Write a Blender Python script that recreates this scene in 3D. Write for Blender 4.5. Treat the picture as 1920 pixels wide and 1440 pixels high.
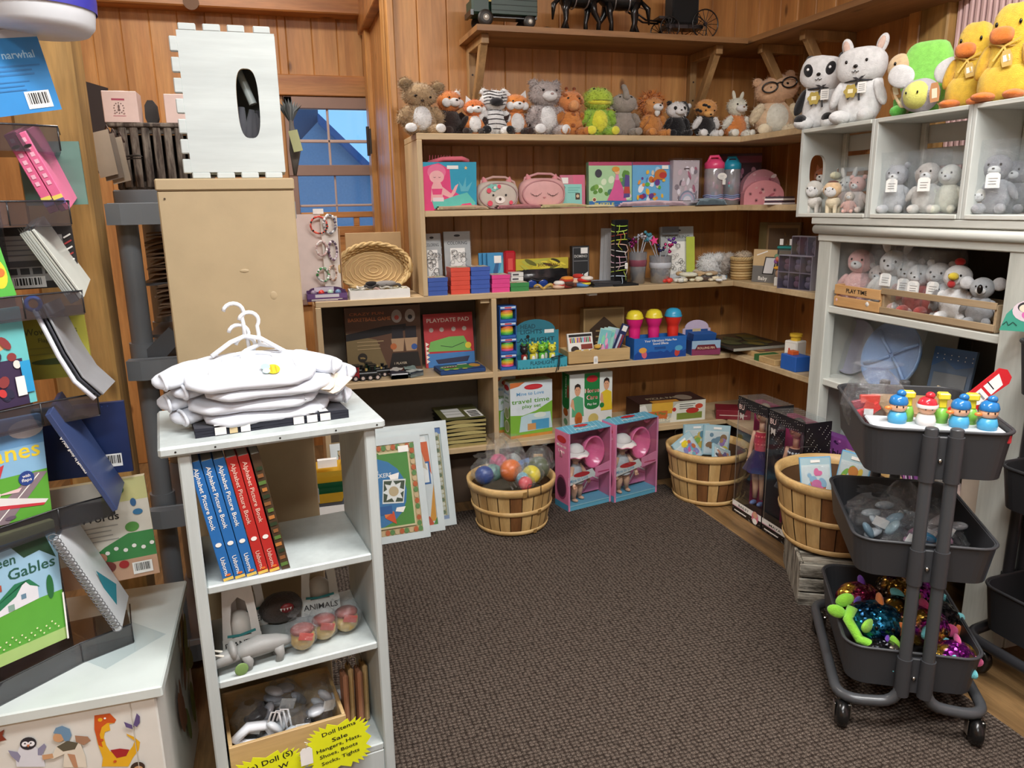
import bpy,math,random
from math import sin,cos,pi,radians,sqrt,atan2
from mathutils import Vector,Matrix,noise
V=Vector
random.seed(7)
for _o in list(bpy.data.objects):bpy.data.objects.remove(_o)
sc=bpy.context.scene
COL=sc.collection
#camera
YAW,PIT,ROL,FPX,CH=0.2936,-0.234,0.017,1411.9,1.31
def _rot(d):
 x,y,z=d
 x,z=cos(ROL)*x+sin(ROL)*z,-sin(ROL)*x+cos(ROL)*z
 y,z=cos(PIT)*y-sin(PIT)*z,sin(PIT)*y+cos(PIT)*z
 x,y=cos(YAW)*x+sin(YAW)*y,-sin(YAW)*x+cos(YAW)*y
 return V((x,y,z))
cam=bpy.data.cameras.new('camera');camo=bpy.data.objects.new('camera',cam);COL.objects.link(camo)
_r,_f,_u=_rot((1,0,0)),_rot((0,1,0)),_rot((0,0,1))
camo.matrix_world=Matrix(((_r.x,_u.x,-_f.x,0),(_r.y,_u.y,-_f.y,0),(_r.z,_u.z,-_f.z,CH),(0,0,0,1)))
cam.sensor_width=36;cam.lens=FPX/1920*36;cam.clip_start=0.05;cam.clip_end=100
sc.camera=camo
#view, world, lights
sc.view_settings.view_transform='Standard';sc.view_settings.look='None'
sc.view_settings.gamma=1;sc.view_settings.use_curve_mapping=False
sc.view_settings.exposure=0.26
world=bpy.data.worlds.new('dusk_sky');sc.world=world;world.use_nodes=True
_n=world.node_tree.nodes;_l=world.node_tree.links
_bg=_n['Background']
_tc=_n.new('ShaderNodeTexCoord');_sx=_n.new('ShaderNodeSeparateXYZ');_cr=_n.new('ShaderNodeValToRGB')
_l.new(_tc.outputs['Generated'],_sx.inputs[0]);_l.new(_sx.outputs['Z'],_cr.inputs[0]);_l.new(_cr.outputs[0],_bg.inputs[0])
_cr.color_ramp.elements[0].color=(.30,.54,.80,1);_cr.color_ramp.elements[1].color=(.20,.42,.75,1)
_bg.inputs[1].default_value=1.35
def area(name,loc,rot,sx,sy,power,colr):
 l=bpy.data.lights.new(name,'AREA');l.shape='RECTANGLE';l.size=sx;l.size_y=sy;l.energy=power;l.color=colr
 o=bpy.data.objects.new(name,l);o.location=loc;o.rotation_euler=rot;COL.objects.link(o);return o
area('ceiling_tube_light',(0.2,0.6,2.72),(0,0,0.2),1.2,0.3,36,(.97,.99,1))
area('ceiling_tube_light',(1.25,0.7,2.72),(0,0,0.2),1.2,0.3,50,(1,.98,.95))
area('ceiling_tube_light',(-0.6,-1.0,2.72),(0,0,0.2),1.2,0.3,46,(.97,.99,1))
area('ceiling_tube_light',(-0.3,3.0,2.72),(0,0,0.2),0.9,0.25,26,(1,.95,.88))
#pixel -> point on a real plane of the room
def P(u,v,x=None,y=None,z=None,pl=None):
 r=_rot(((u-960)/FPX,1.0,-(v-720)/FPX));c=V((0,0,CH))
 if pl:t=(pl[0]-c).dot(pl[1])/r.dot(pl[1])
 else:t=x/r.x if x is not None else y/r.y if y is not None else(z-CH)/r.z
 return c+r*t
#materials
MATS={}
def lin(h):
 h=h.lstrip('#');c=[int(h[i:i+2],16)/255 for i in(0,2,4)]
 return tuple(((v+.055)/1.055)**2.4 if v>.04045 else v/12.92 for v in c)
def nmat(key):
 m=bpy.data.materials.new(key);m.use_nodes=True
 n=m.node_tree.nodes;l=m.node_tree.links;b=n['Principled BSDF'];MATS[key]=m
 return m,n,l,b
def mix_col(n,l,fac,a,b_):
 mx=n.new('ShaderNodeMix');mx.data_type='RGBA'
 for i,s in((6,a),(7,b_)):
  if isinstance(s,tuple):mx.inputs[i].default_value=(*s[:3],1)
  else:l.new(s,mx.inputs[i])
 if isinstance(fac,float):mx.inputs[0].default_value=fac
 else:l.new(fac,mx.inputs[0])
 return mx.outputs[2]
def noise_n(n,l,vec,scale,detail=3,rough=.5):
 t=n.new('ShaderNodeTexNoise');t.inputs['Scale'].default_value=scale;t.inputs['Detail'].default_value=detail;t.inputs['Roughness'].default_value=rough
 if vec is not None:l.new(vec,t.inputs['Vector'])
 return t.outputs['Fac']
def ramp(n,l,src,stops):
 r=n.new('ShaderNodeValToRGB');l.new(src,r.inputs[0]);e=r.color_ramp.elements
 while len(e)<len(stops):e.new(.5)
 for i,(p,c)in enumerate(stops):
  e[i].position=p;e[i].color=(*c,1)if len(c)==3 else c
 return r.outputs[0]
def mapping(n,l,scale,src='Object'):
 tc=n.new('ShaderNodeTexCoord');mp=n.new('ShaderNodeMapping');mp.inputs['Scale'].default_value=scale
 l.new(tc.outputs[src],mp.inputs[0]);return mp.outputs[0]
def bump(n,l,b,h,st,dist=.002):
 bp=n.new('ShaderNodeBump');bp.inputs['Strength'].default_value=st;bp.inputs['Distance'].default_value=dist
 l.new(h,bp.inputs['Height']);l.new(bp.outputs[0],b.inputs['Normal'])
def C(h,rough=.5,kind='',metal=0.0):
 """plain coloured stuff with a faint mottled variation: print, plastic, cloth, plush"""
 key='c_%s_%s_%s_%s'%(h.lstrip('#'),rough,kind,metal)
 if key in MATS:return MATS[key]
 m,n,l,b=nmat(key);c=lin(h)
 v=mapping(n,l,(1,1,1))
 sc_,amt,bs,bsc={'':(35,.06,0,0),'cloth':(30,.10,.25,900),'plush':(60,.22,.9,260),'paint':(14,.08,.12,60),'plastic':(20,.03,0,0),'matte':(50,.1,.2,300)}.get(kind,(35,.06,0,0))
 f=noise_n(n,l,v,sc_,4)
 d=tuple(x*(1-amt*1.6)for x in c);u=tuple(min(1,x*(1+amt))for x in c)
 l.new(mix_col(n,l,f,d,u),b.inputs['Base Color'])
 b.inputs['Roughness'].default_value=rough;b.inputs['Metallic'].default_value=metal
 if kind in('plush','cloth'):
  b.inputs['Sheen Weight'].default_value=.35 if kind=='plush' else.15;b.inputs['Specular IOR Level'].default_value=.15
 if bs:bump(n,l,b,noise_n(n,l,v,bsc,4,.7),bs,.004 if kind=='plush' else.0015)
 return m
def G(h,rough=.3):return C(h,rough,'plastic')
def F(h):
 h=h.lstrip('#');return C('%02x%02x%02x'%tuple(min(246,int(int(h[i:i+2],16)*1.10+8))if h not in('17161a','141316','19171a')else int(h[i:i+2],16)for i in(0,2,4)),.9,'plush')
def K(h):return C(h,.9,'cloth')
def wood(key,dark,light,axis='z',scale=1.0,rough=.5,plank=0.0,paxis='x',knots=True,contrast=1.0,coord='Object',worn=None):
 if key in MATS:return MATS[key]
 m,n,l,b=nmat(key);k=9*scale;th=.9*scale
 s={'z':(k,k,th),'x':(th,k,k),'y':(k,th,k)}[axis]
 v=mapping(n,l,s,coord)
 raw=mapping(n,l,(1,1,1),coord)
 vec=v
 if plank:
  sx=n.new('ShaderNodeSeparateXYZ');l.new(raw,sx.inputs[0])
  dv=n.new('ShaderNodeMath');dv.operation='DIVIDE';dv.inputs[1].default_value=plank;l.new(sx.outputs[paxis.upper()],dv.inputs[0])
  fl=n.new('ShaderNodeMath');fl.operation='FLOOR';l.new(dv.outputs[0],fl.inputs[0])
  wn=n.new('ShaderNodeTexWhiteNoise');wn.noise_dimensions='1D';l.new(fl.outputs[0],wn.inputs['W'])
  ad=n.new('ShaderNodeVectorMath');ad.operation='MULTIPLY_ADD';l.new(wn.outputs['Color'],ad.inputs[0]);ad.inputs[1].default_value=(37,41,43);l.new(v,ad.inputs[2]);vec=ad.outputs[0]
 f1=noise_n(n,l,vec,1.6,5,.6)
 wv=n.new('ShaderNodeTexWave');wv.wave_type='BANDS';wv.bands_direction='DIAGONAL';wv.inputs['Scale'].default_value=.55;wv.inputs['Distortion'].default_value=7;wv.inputs['Detail'].default_value=3;wv.inputs['Detail Scale'].default_value=.8;l.new(vec,wv.inputs[0])
 f2=noise_n(n,l,vec,9,3,.6)
 md,ml=lin(dark),lin(light)
 c1=mix_col(n,l,ramp(n,l,f1,[(.3,(0,0,0)),(.7,(1,1,1))]),md,ml)
 mul=mix_col(n,l,ramp(n,l,wv.outputs['Fac'],[(0,(.0,)*3),(1,(1,)*3)]),tuple(x*(1-.22*contrast)for x in(1,1,1)),(1.0,1.0,1.0))
 def multiply(a,bb,fac=1.0):
  mx=n.new('ShaderNodeMix');mx.data_type='RGBA';mx.blend_type='MULTIPLY';mx.inputs[0].default_value=fac;l.new(a,mx.inputs[6]);l.new(bb,mx.inputs[7]);return mx.outputs[2]
 c1=multiply(c1,mul)
 c1=multiply(c1,ramp(n,l,f2,[(.35,(1-.25*contrast,)*3),(.65,(1,1,1))]))
 if plank:
  c1=multiply(c1,ramp(n,l,wn.outputs['Value'],[(0,(.80,.78,.74)),(1,(1.0,1.0,1.0))]))
 if knots:
  ks={'z':(7,7,3.2),'x':(3.2,7,7),'y':(7,3.2,7)}[axis]
  mp2=mapping(n,l,ks,coord);vo=n.new('ShaderNodeTexVoronoi');vo.inputs['Scale'].default_value=1.15*scale;l.new(mp2,vo.inputs[0])
  kf=ramp(n,l,vo.outputs['Distance'],[(.06,(1,1,1)),(.13,(0,0,0))])
  c1=mix_col(n,l,kf,c1,tuple(x*.35 for x in md))
 if worn:
  wf=ramp(n,l,noise_n(n,l,mapping(n,l,{'z':(30,30,4),'x':(4,30,30),'y':(30,4,30)}[axis],coord),2.0,6,.7),[(.42,(0,0,0)),(.6,(1,1,1))])
  c1=mix_col(n,l,wf,c1,lin(worn))
 l.new(c1,b.inputs['Base Color']);b.inputs['Roughness'].default_value=rough
 bump(n,l,b,f2,.12,.002)
 return m
def clear(key='clear_film',tint='ffffff',refl=.10,crinkle=1.0,rough=.12,body=.04,scale=55):
 if key in MATS:return MATS[key]
 m,n,l,b=nmat(key);n.remove(b);out=n['Material Output']
 tr=n.new('ShaderNodeBsdfTransparent');tr.inputs[0].default_value=(*lin(tint),1)
 gl=n.new('ShaderNodeBsdfGlossy');gl.inputs[0].default_value=(1,1,1,1);gl.inputs['Roughness'].default_value=rough
 df=n.new('ShaderNodeBsdfDiffuse');df.inputs[0].default_value=(.8,.82,.85,1)
 lw=n.new('ShaderNodeLayerWeight');lw.inputs[0].default_value=.35
 v=mapping(n,l,(1,1,1));h=noise_n(n,l,v,scale,4,.65)
 bp=n.new('ShaderNodeBump');bp.inputs['Strength'].default_value=crinkle;bp.inputs['Distance'].default_value=.01;l.new(h,bp.inputs['Height'])
 for nd in(gl,df,lw):l.new(bp.outputs[0],nd.inputs['Normal'])
 ma=n.new('ShaderNodeMath');ma.operation='MULTIPLY_ADD';l.new(lw.outputs['Facing'],ma.inputs[0]);ma.inputs[1].default_value=min(.45,refl*4);ma.inputs[2].default_value=refl
 m1=n.new('ShaderNodeMixShader');m1.inputs[0].default_value=body;l.new(tr.outputs[0],m1.inputs[1]);l.new(df.outputs[0],m1.inputs[2])
 m2=n.new('ShaderNodeMixShader');l.new(ma.outputs[0],m2.inputs[0]);l.new(m1.outputs[0],m2.inputs[1]);l.new(gl.outputs[0],m2.inputs[2])
 l.new(m2.outputs[0],out.inputs[0]);return m
#mesh builder
_TXT={}
def text_geo(s):
 if s in _TXT:return _TXT[s]
 cu=bpy.data.curves.new('t','FONT');cu.body=s;cu.resolution_u=2;cu.offset=.012;cu.size=1
 o=bpy.data.objects.new('t',cu);COL.objects.link(o)
 dg=bpy.context.evaluated_depsgraph_get();me=bpy.data.meshes.new_from_object(o.evaluated_get(dg))
 vs=[tuple(v.co)for v in me.vertices];fs=[tuple(p.vertices)for p in me.polygons]
 bpy.data.objects.remove(o);bpy.data.curves.remove(cu);bpy.data.meshes.remove(me)
 if vs:
  x0=min(v[0]for v in vs);x1=max(v[0]for v in vs);y0=min(v[1]for v in vs);y1=max(v[1]for v in vs)
 else:x0=y0=0;x1=y1=1
 _TXT[s]=(vs,fs,x0,x1,y0,y1);return _TXT[s]
class Fr:
 """a flat frame: origin o, unit axes U, V and normal N, size w x h; (0..1, 0..1) spans it"""
 def __init__(s,o,U,W,w,h):
  s.o=V(o);s.U=V(U).normalized();s.V=(V(W)-V(W).dot(s.U)*s.U).normalized();s.N=s.U.cross(s.V);s.w=w;s.h=h;s.k=0
 def pt(s,a,b,z=0):return s.o+s.U*(a*s.w)+s.V*(b*s.h)+s.N*z
def quad_frame(BL,BR,TL):
 U=BR-BL;W=TL-BL;w=U.length;u=U.normalized();h=(W-W.dot(u)*u).length
 return Fr(BL,U,W,w,h)
class MB:
 def __init__(s):s.v=[];s.f=[];s.m=[];s.mi=[];s.sm=[]
 def mid(s,m):
  if m not in s.m:s.m.append(m)
  return s.m.index(m)
 def add(s,vs,fs,m,smooth=False):
  b=len(s.v);s.v+=[tuple(v)for v in vs];i=s.mid(m)
  for f in fs:s.f.append(tuple(b+k for k in f));s.mi.append(i);s.sm.append(smooth)
  return s
 def box(s,c,d,m,R=None,bev=0.0):
  hx,hy,hz=d[0]/2,d[1]/2,d[2]/2;c=V(c)
  bev=min(bev,hx*.9,hy*.9,hz*.9)
  if bev<=0:
   vs=[V((x*hx,y*hy,z*hz))for x in(-1,1)for y in(-1,1)for z in(-1,1)]
   fs=[(0,1,3,2),(4,6,7,5),(0,4,5,1),(2,3,7,6),(0,2,6,4),(1,5,7,3)]
  else:
   vs=[];idx={}
   for x in(-1,1):
    for y in(-1,1):
     for z in(-1,1):
      for a in range(3):
       p=[x*(hx-bev),y*(hy-bev),z*(hz-bev)];p[a]=(x,y,z)[a]*(hx,hy,hz)[a]
       idx[(x,y,z,a)]=len(vs);vs.append(V(p))
   fs=[]
   for a in range(3):
    b_,c_=(a+1)%3,(a+2)%3
    for sg in(-1,1):
     q=[]
     for(i,j)in((-1,-1),(1,-1),(1,1),(-1,1)):
      k=[0,0,0];k[a]=sg;k[b_]=i;k[c_]=j;q.append(idx[(*k,a)])
     fs.append(tuple(q)if sg>0 else tuple(reversed(q)))
    for i in(-1,1):
     for j in(-1,1):
      k0=[0,0,0];k1=[0,0,0];k0[b_]=k1[b_]=i;k0[c_]=k1[c_]=j;k0[a]=-1;k1[a]=1
      q=[idx[(*k0,b_)],idx[(*k1,b_)],idx[(*k1,c_)],idx[(*k0,c_)]]
      fs.append(tuple(q)if i*j<0 else tuple(reversed(q)))
   for x in(-1,1):
    for y in(-1,1):
     for z in(-1,1):
      q=[idx[(x,y,z,a)]for a in range(3)]
      fs.append(tuple(q)if x*y*z>0 else tuple(reversed(q)))
  if R is not None:vs=[R@v for v in vs]
  return s.add([v+c for v in vs],fs,m)
 def ell(s,c,r,m,R=None,seg=20,ring=12,fuzz=0.0,fr=30.0):
  c=V(c);r=V((r,r,r))if isinstance(r,(int,float))else V(r)
  vs=[];fs=[]
  for i in range(ring+1):
   th=pi*i/ring
   for j in range(seg if 0<i<ring else 1):
    ph=2*pi*j/seg;p=V((sin(th)*cos(ph),sin(th)*sin(ph),cos(th)))
    k=1.0
    q=V((p.x*r.x,p.y*r.y,p.z*r.z))
    if fuzz:k+=fuzz*(noise.noise((q+c)*fr)+.6*noise.noise((q+c)*fr*2.3))
    q*=k
    if R is not None:q=R@q
    vs.append(q+c)
  def ix(i,j):return 0 if i==0 else(1+(ring-1)*seg if i==ring else 1+(i-1)*seg+j%seg)
  for i in range(ring):
   for j in range(seg):
    q=[ix(i,j),ix(i+1,j),ix(i+1,j+1),ix(i,j+1)]
    u=[]
    for t in q:
     if t not in u:u.append(t)
    fs.append(tuple(u))
  return s.add(vs,fs,m,True)
 def fur(s,c,r,m,n=300,ln=.008,R=None,wd=.0012,seed=1):
  rd=random.Random(seed);c=V(c);r=V((r,r,r))if isinstance(r,(int,float))else V(r);vs=[];fs=[]
  for k in range(n):
   p=V((rd.gauss(0,1),rd.gauss(0,1),rd.gauss(0,1)))
   if p.length<.01:continue
   p.normalize();q=V((p.x*r.x,p.y*r.y,p.z*r.z));nn=V((p.x/r.x,p.y/r.y,p.z/r.z)).normalized()
   d=(nn+V((rd.uniform(-.8,.8),rd.uniform(-.8,.8),rd.uniform(-.9,.5)))).normalized()
   t=nn.cross(V((rd.uniform(-1,1),rd.uniform(-1,1),rd.uniform(-1,1)))).normalized()*wd
   q0=q*.97
   a,b_,e=q0-t,q0+t,q0+d*ln*rd.uniform(.6,1.3)
   if R is not None:a,b_,e=R@a,R@b_,R@e
   i=len(vs);vs+=[a+c,b_+c,e+c];fs.append((i,i+1,i+2))
  return s.add(vs,fs,m)
 def lathe(s,prof,m,c=(0,0,0),R=None,seg=24,smooth=True,cap=True):
  c=V(c);vs=[];fs=[]
  for(r,z)in prof:
   for j in range(seg):
    a=2*pi*j/seg;p=V((r*cos(a),r*sin(a),z))
    if R is not None:p=R@p
    vs.append(p+c)
  for i in range(len(prof)-1):
   for j in range(seg):fs.append((i*seg+j,i*seg+(j+1)%seg,(i+1)*seg+(j+1)%seg,(i+1)*seg+j))
  s.add(vs,fs,m,smooth)
  if cap:
   for i,rv in((0,True),(len(prof)-1,False)):
    if prof[i][0]>1e-5:
     ring=vs[i*seg:(i+1)*seg];s.add(ring,[tuple(range(seg-1,-1,-1))if rv else tuple(range(seg))],m)
  return s
 def cyl(s,a,b,r,m,r2=None,seg=16,smooth=True,cap=True):
  a,b=V(a),V(b);d=b-a;R=d.to_track_quat('Z','Y').to_matrix()
  return s.lathe([(r,0),(r if r2 is None else r2,d.length)],m,a,R,seg,smooth,cap)
 def tube(s,path,r,m,seg=8,closed=False,smooth=True):
  pts=[V(p)for p in path];n=len(pts);vs=[];fs=[];up=None
  for i,p in enumerate(pts):
   a=pts[(i-1)%n]if(i>0 or closed)else p;b=pts[(i+1)%n]if(i<n-1 or closed)else p
   t=(b-a).normalized()
   if up is None:up=t.orthogonal().normalized()
   up=(up-up.dot(t)*t)
   up=up.normalized()if up.length>1e-6 else t.orthogonal().normalized()
   w=t.cross(up);rr=r[i]if isinstance(r,(list,tuple))else r
   for j in range(seg):
    an=2*pi*j/seg;vs.append(p+(up*cos(an)+w*sin(an))*rr)
  for i in range(n if closed else n-1):
   k=(i+1)%n
   for j in range(seg):fs.append((i*seg+j,i*seg+(j+1)%seg,k*seg+(j+1)%seg,k*seg+j))
  if not closed:fs.append(tuple(range(seg-1,-1,-1)));fs.append(tuple((n-1)*seg+j for j in range(seg)))
  return s.add(vs,fs,m,smooth)
 def prism(s,pts,fr,t,m,z=0.0,side=None):
  """outline pts (0..1 frame units) extruded from height z back to z - t"""
  n=len(pts)
  ar=sum(pts[i][0]*pts[(i+1)%n][1]-pts[(i+1)%n][0]*pts[i][1]for i in range(n))
  if ar<0:pts=list(reversed(pts))
  top=[fr.pt(a,b,z)for a,b in pts]
  if t<=0:return s.add(top,[tuple(range(n))],m)
  bot=[fr.pt(a,b,z-t)for a,b in pts]
  s.add(top,[tuple(range(n))],m)
  s.add(bot,[tuple(range(n-1,-1,-1))],side or m)
  fs=[(i,i+n,(i+1)%n+n,(i+1)%n)for i in range(n)]
  return s.add(top+bot,fs,side or m)
 def _z(s,fr):fr.k+=1;return.0004+fr.k*.00012
 def poly(s,fr,pts,m):return s.prism(pts,fr,0,m,s._z(fr))
 def rect(s,fr,a,b,c,d,m):return s.poly(fr,[(a,b),(c,b),(c,d),(a,d)],m)
 def oval(s,fr,a,b,ra,rb,m,n=18,ang=0,a0=0,a1=2*pi):
  pts=[]
  k=fr.h/fr.w
  for i in range(n+(0 if a1-a0>6.28 else 1)):
   t=a0+(a1-a0)*i/n;x,y=ra*cos(t),rb*sin(t)
   X=x*cos(ang)-y*sin(ang)*k;Y=x*sin(ang)/k+y*cos(ang);pts.append((a+X,b+Y))
  return s.poly(fr,pts,m)
 def circ(s,fr,a,b,r,m,n=18):return s.oval(fr,a,b,r/fr.w,r/fr.h,m,n)
 def star(s,fr,a,b,r,m,n=5,k=.45,rot=pi/2):
  return s.poly(fr,[(a+(r if i%2==0 else r*k)*cos(rot+pi*i/n)/fr.w,b+(r if i%2==0 else r*k)*sin(rot+pi*i/n)/fr.h)for i in range(2*n)],m)
 def line(s,fr,pts,w,m):
  """polyline of width w metres"""
  for(a,b),(c,d)in zip(pts[:-1],pts[1:]):
   dx,dy=(c-a)*fr.w,(d-b)*fr.h;L=sqrt(dx*dx+dy*dy)or 1;nx,ny=-dy/L*w/2/fr.w,dx/L*w/2/fr.h
   s.poly(fr,[(a-nx,b-ny),(c-nx,d-ny),(c+nx,d+ny),(a+nx,b+ny)],m)
  return s
 def text(s,fr,t,a,b,h,m,w=None,align='l',ang=0,z=None):
  """text with cap height h (metres) at frame position a,b; w = fit to width (metres)"""
  vs,fs,x0,x1,y0,y1=text_geo(t);k=h/.73;kx=k if w is None else w/(x1-x0)
  off=0 if align=='l' else(x1-x0)*kx*(.5 if align=='c' else 1)
  z=s._z(fr)if z is None else z;o=[]
  for p in vs:
   x=(p[0]-x0)*kx-off;y=p[1]*k;x,y=x*cos(ang)-y*sin(ang),x*sin(ang)+y*cos(ang)
   o.append(fr.o+fr.U*(a*fr.w+x)+fr.V*(b*fr.h+y)+fr.N*z)
  return s.add(o,fs,m)
 def barcode(s,fr,a,b,c,d,seed=3):
  s.rect(fr,a,b,c,d,C('f4f4f0'));rd=random.Random(seed);x=a+(c-a)*.1
  while x<c-(c-a)*.12:
   w=(c-a)*rd.choice((.02,.04,.06));s.rect(fr,x,b+(d-b)*.25,x+w,d-(d-b)*.1,C('202020'));x+=w+(c-a)*rd.choice((.03,.05))
  return s
 def grid(s,fn,nu,nv,m,smooth=True,wrap=False):
  vs=[fn(i/(nu-1 if not wrap else nu),j/(nv-1))for j in range(nv)for i in range(nu)];fs=[]
  for j in range(nv-1):
   for i in range(nu if wrap else nu-1):
    k=(i+1)%nu;fs.append((j*nu+i,j*nu+k,(j+1)*nu+k,(j+1)*nu+i))
  return s.add(vs,fs,m,smooth)
 def build(s,name,parent=None,origin=None):
  me=bpy.data.meshes.new(name)
  o_=V(origin)if origin is not None else V((0,0,0))
  if origin is None and parent is None and s.v:
   xs=[v[0]for v in s.v];ys=[v[1]for v in s.v];zs=[v[2]for v in s.v]
   o_=V(((min(xs)+max(xs))/2,(min(ys)+max(ys))/2,min(zs)))
  if parent is not None:
   o_=V(parent['_w'])if '_w' in parent else V((0,0,0))
  me.from_pydata([(v[0]-o_.x,v[1]-o_.y,v[2]-o_.z)for v in s.v],[],s.f)
  for m in s.m:me.materials.append(m)
  me.polygons.foreach_set('material_index',s.mi);me.polygons.foreach_set('use_smooth',s.sm);me.update()
  o=bpy.data.objects.new(name,me);COL.objects.link(o)
  if parent is None:o.location=o_;o['_w']=tuple(o_)
  else:o.parent=parent;o['_w']=tuple(o_)
  return o
def tag(o,label=None,cat=None,group=None,kind=None):
 if label:o['label']=label
 if cat:o['category']=cat
 if group:o['group']=group
 if kind:o['kind']=kind
 return o
def thing(name,loc,label,cat,group=None):
 o=bpy.data.objects.new(name,None);COL.objects.link(o);o.location=loc;o.empty_display_size=.05;o['_w']=tuple(loc)
 return tag(o,label,cat,group)
def struct(mb,name):return tag(mb.build(name),kind='structure')
def one(mb,name,label,cat,group=None):return tag(mb.build(name),label,cat,group)
def kids(o):return[c for c in bpy.data.objects if c.parent==o]
def copy_tree(o,parent=None):
 c=o.copy();COL.objects.link(c);c.parent=parent
 for ch in KIDS.get(o.name,None)or kids(o):copy_tree(ch,c)
 return c
KIDS={}
def rz(a):return Matrix.Rotation(a,3,'Z')
def rx(a):return Matrix.Rotation(a,3,'X')
def ry(a):return Matrix.Rotation(a,3,'Y')
#the room
PINE=wood('pine_wall_boards','b67a43','daa060','z',1.0,.42,.125,'x',contrast=.6)
PINEY=wood('pine_side_boards','b67a43','daa060','z',1.0,.42,.125,'y',contrast=.6)
TRIM=wood('pine_trim','b67c42','daa15e','z',.8,.4,0,knots=False)
TRIMX=wood('pine_beam','b06e3a','d29656','x',.8,.4,0)
TIMB=wood('old_timber','a97f45','d0a765','z',.7,.6,0,contrast=1.3)
SHELF=wood('birch_shelf','c0a47c','d6bd95','x',.8,.5,0,knots=False,contrast=.5)
SHELFV=wood('birch_upright','c0a47c','d6bd95','z',.8,.5,0,knots=False,contrast=.5)
DSHELF=wood('display_board','8a5f38','b08352','x',.8,.5,0,contrast=.8)
BRACK=wood('bracket_wood','9c764a','bd9766','z',1.2,.5,0,knots=False,contrast=.8)
FLOORW=wood('floor_boards','8d6b45','b08c5e','y',.9,.45,.14,'x',contrast=1.6)
WHITEW=wood('white_painted_wood','b4bcbb','c8d0ce','z',.8,.45,0,knots=False,contrast=.25)
CREAMW=wood('worn_cream_paint','bcbfb7','d0d2ca','z',1.2,.55,0,knots=False,contrast=.35)
GREYW=wood('weathered_grey_boards','564f45','7d7568','z',1.6,.8,0,knots=False,contrast=1.6,worn='b3aea0')
GREYX=wood('weathered_grey_slats','4a443b','6f685b','x',1.6,.8,0,knots=False,contrast=1.6,worn='b3aea0')
DARKW=wood('rustic_dark_slats','3a2f28','5a4a3f','z',1.6,.8,0,knots=False,contrast=1.5,worn='7d7266')
def carpet_mat():
 m,n,l,b=nmat('brown_loop_carpet')
 v=mapping(n,l,(1,1,1))
 dn=n.new('ShaderNodeTexNoise');dn.inputs['Scale'].default_value=90;l.new(v,dn.inputs['Vector'])
 ad=n.new('ShaderNodeVectorMath');ad.operation='MULTIPLY_ADD';l.new(dn.outputs['Color'],ad.inputs[0]);ad.inputs[1].default_value=(.005,)*3;l.new(v,ad.inputs[2])
 rt=n.new('ShaderNodeMapping');rt.inputs['Scale'].default_value=(80,88,1);l.new(ad.outputs[0],rt.inputs[0])
 vo=n.new('ShaderNodeTexVoronoi');vo.inputs['Scale'].default_value=1.0;vo.inputs['Randomness'].default_value=.30;l.new(rt.outputs[0],vo.inputs[0])
 yarn=noise_n(n,l,mapping(n,l,(420,300,1)),1.0,3,.7)
 base=ramp(n,l,yarn,[(.3,lin('2f2622')),(.48,lin('574c44')),(.62,lin('7e7268')),(.75,lin('bbae9f'))])
 sh=ramp(n,l,vo.outputs['Distance'],[(.22,(1,1,1)),(.62,(.16,.14,.13))])
 mx=n.new('ShaderNodeMix');mx.data_type='RGBA';mx.blend_type='MULTIPLY';mx.inputs[0].default_value=.9;l.new(base,mx.inputs[6]);l.new(sh,mx.inputs[7])
 l.new(mx.outputs[2],b.inputs['Base Color']);b.inputs['Roughness'].default_value=.95;b.inputs['Specular IOR Level'].default_value=.1
 iv=n.new('ShaderNodeMath');iv.operation='SUBTRACT';iv.inputs[0].default_value=1;l.new(vo.outputs['Distance'],iv.inputs[1])
 bump(n,l,b,iv.outputs[0],1.0,.006);return m
def boards(x0,x1,w,mk):
 k=math.floor(x0/w)
 while k*w<x1-1e-4:
  a,b_=max(x0,k*w),min(x1,(k+1)*w)
  if b_-a>.004:mk(a,b_)
  k+=1
XC,YW=2.31,3.33
H=2.75
m=MB();m.box((0,0.6,-.05),(6,8.6,.1),FLOORW);struct(m,'floor')
m=MB();m.box((.735,.2,.003),(1.86,5.64,.006),carpet_mat(),bev=.002);tag(m.build('carpet'),'dark brown looped carpet covering the shop floor up to the boards','carpet')
m=MB();boards(.52,XC+.04,.125,lambda a,b:m.box(((a+b)/2,YW+.02,H/2),(b-a,.04,H),PINE,bev=.004));struct(m,'wall_back')
m=MB();boards(2.39,YW+.01,.125,lambda a,b:m.box((XC+.02,(a+b)/2,H/2),(.04,b-a,H),PINEY,bev=.004));struct(m,'wall_right')
PINK=C('d9b7b4',.7,'paint');PINK2=C('b98a8c',.7,'paint')
m=MB();m.box((XC+.04,.14,H/2),(.04,4.28,H),PINK2)
yy=2.25
while yy>0.2:m.box((XC+.014,yy,H/2),(.014,.017,H),PINK,bev=.004);yy-=.0235
m.box((XC+.014,-.9,H/2),(.014,2.2,H),PINK);struct(m,'wall_striped')
m=MB();m.box((XC,2.415,H/2),(.05,.055,H),TRIM,bev=.004);m.box((XC+.01,2.325,H/2),(.07,.125,H),TIMB,bev=.006);struct(m,'trim_1')
RX=.52
m=MB();boards(YW+.04,4.2,.125,lambda a,b:m.box((RX+.02,(a+b)/2,H/2),(.04,b-a,H),PINEY,bev=.004));struct(m,'wall_return')
m=MB()
m.box((RX-.012,4.10,1.15),(.03,.10,2.3),TRIM,bev=.004);m.box((RX-.012,3.44,1.10),(.03,.09,2.2),TRIM,bev=.004)
m.box((RX-.02,3.78,2.24),(.045,.84,.15),TRIMX,bev=.004)
m.box((RX-.008,YW+.012,H/2),(.03,.05,H),TRIM,bev=.004)
struct(m,'trim_2')
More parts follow.
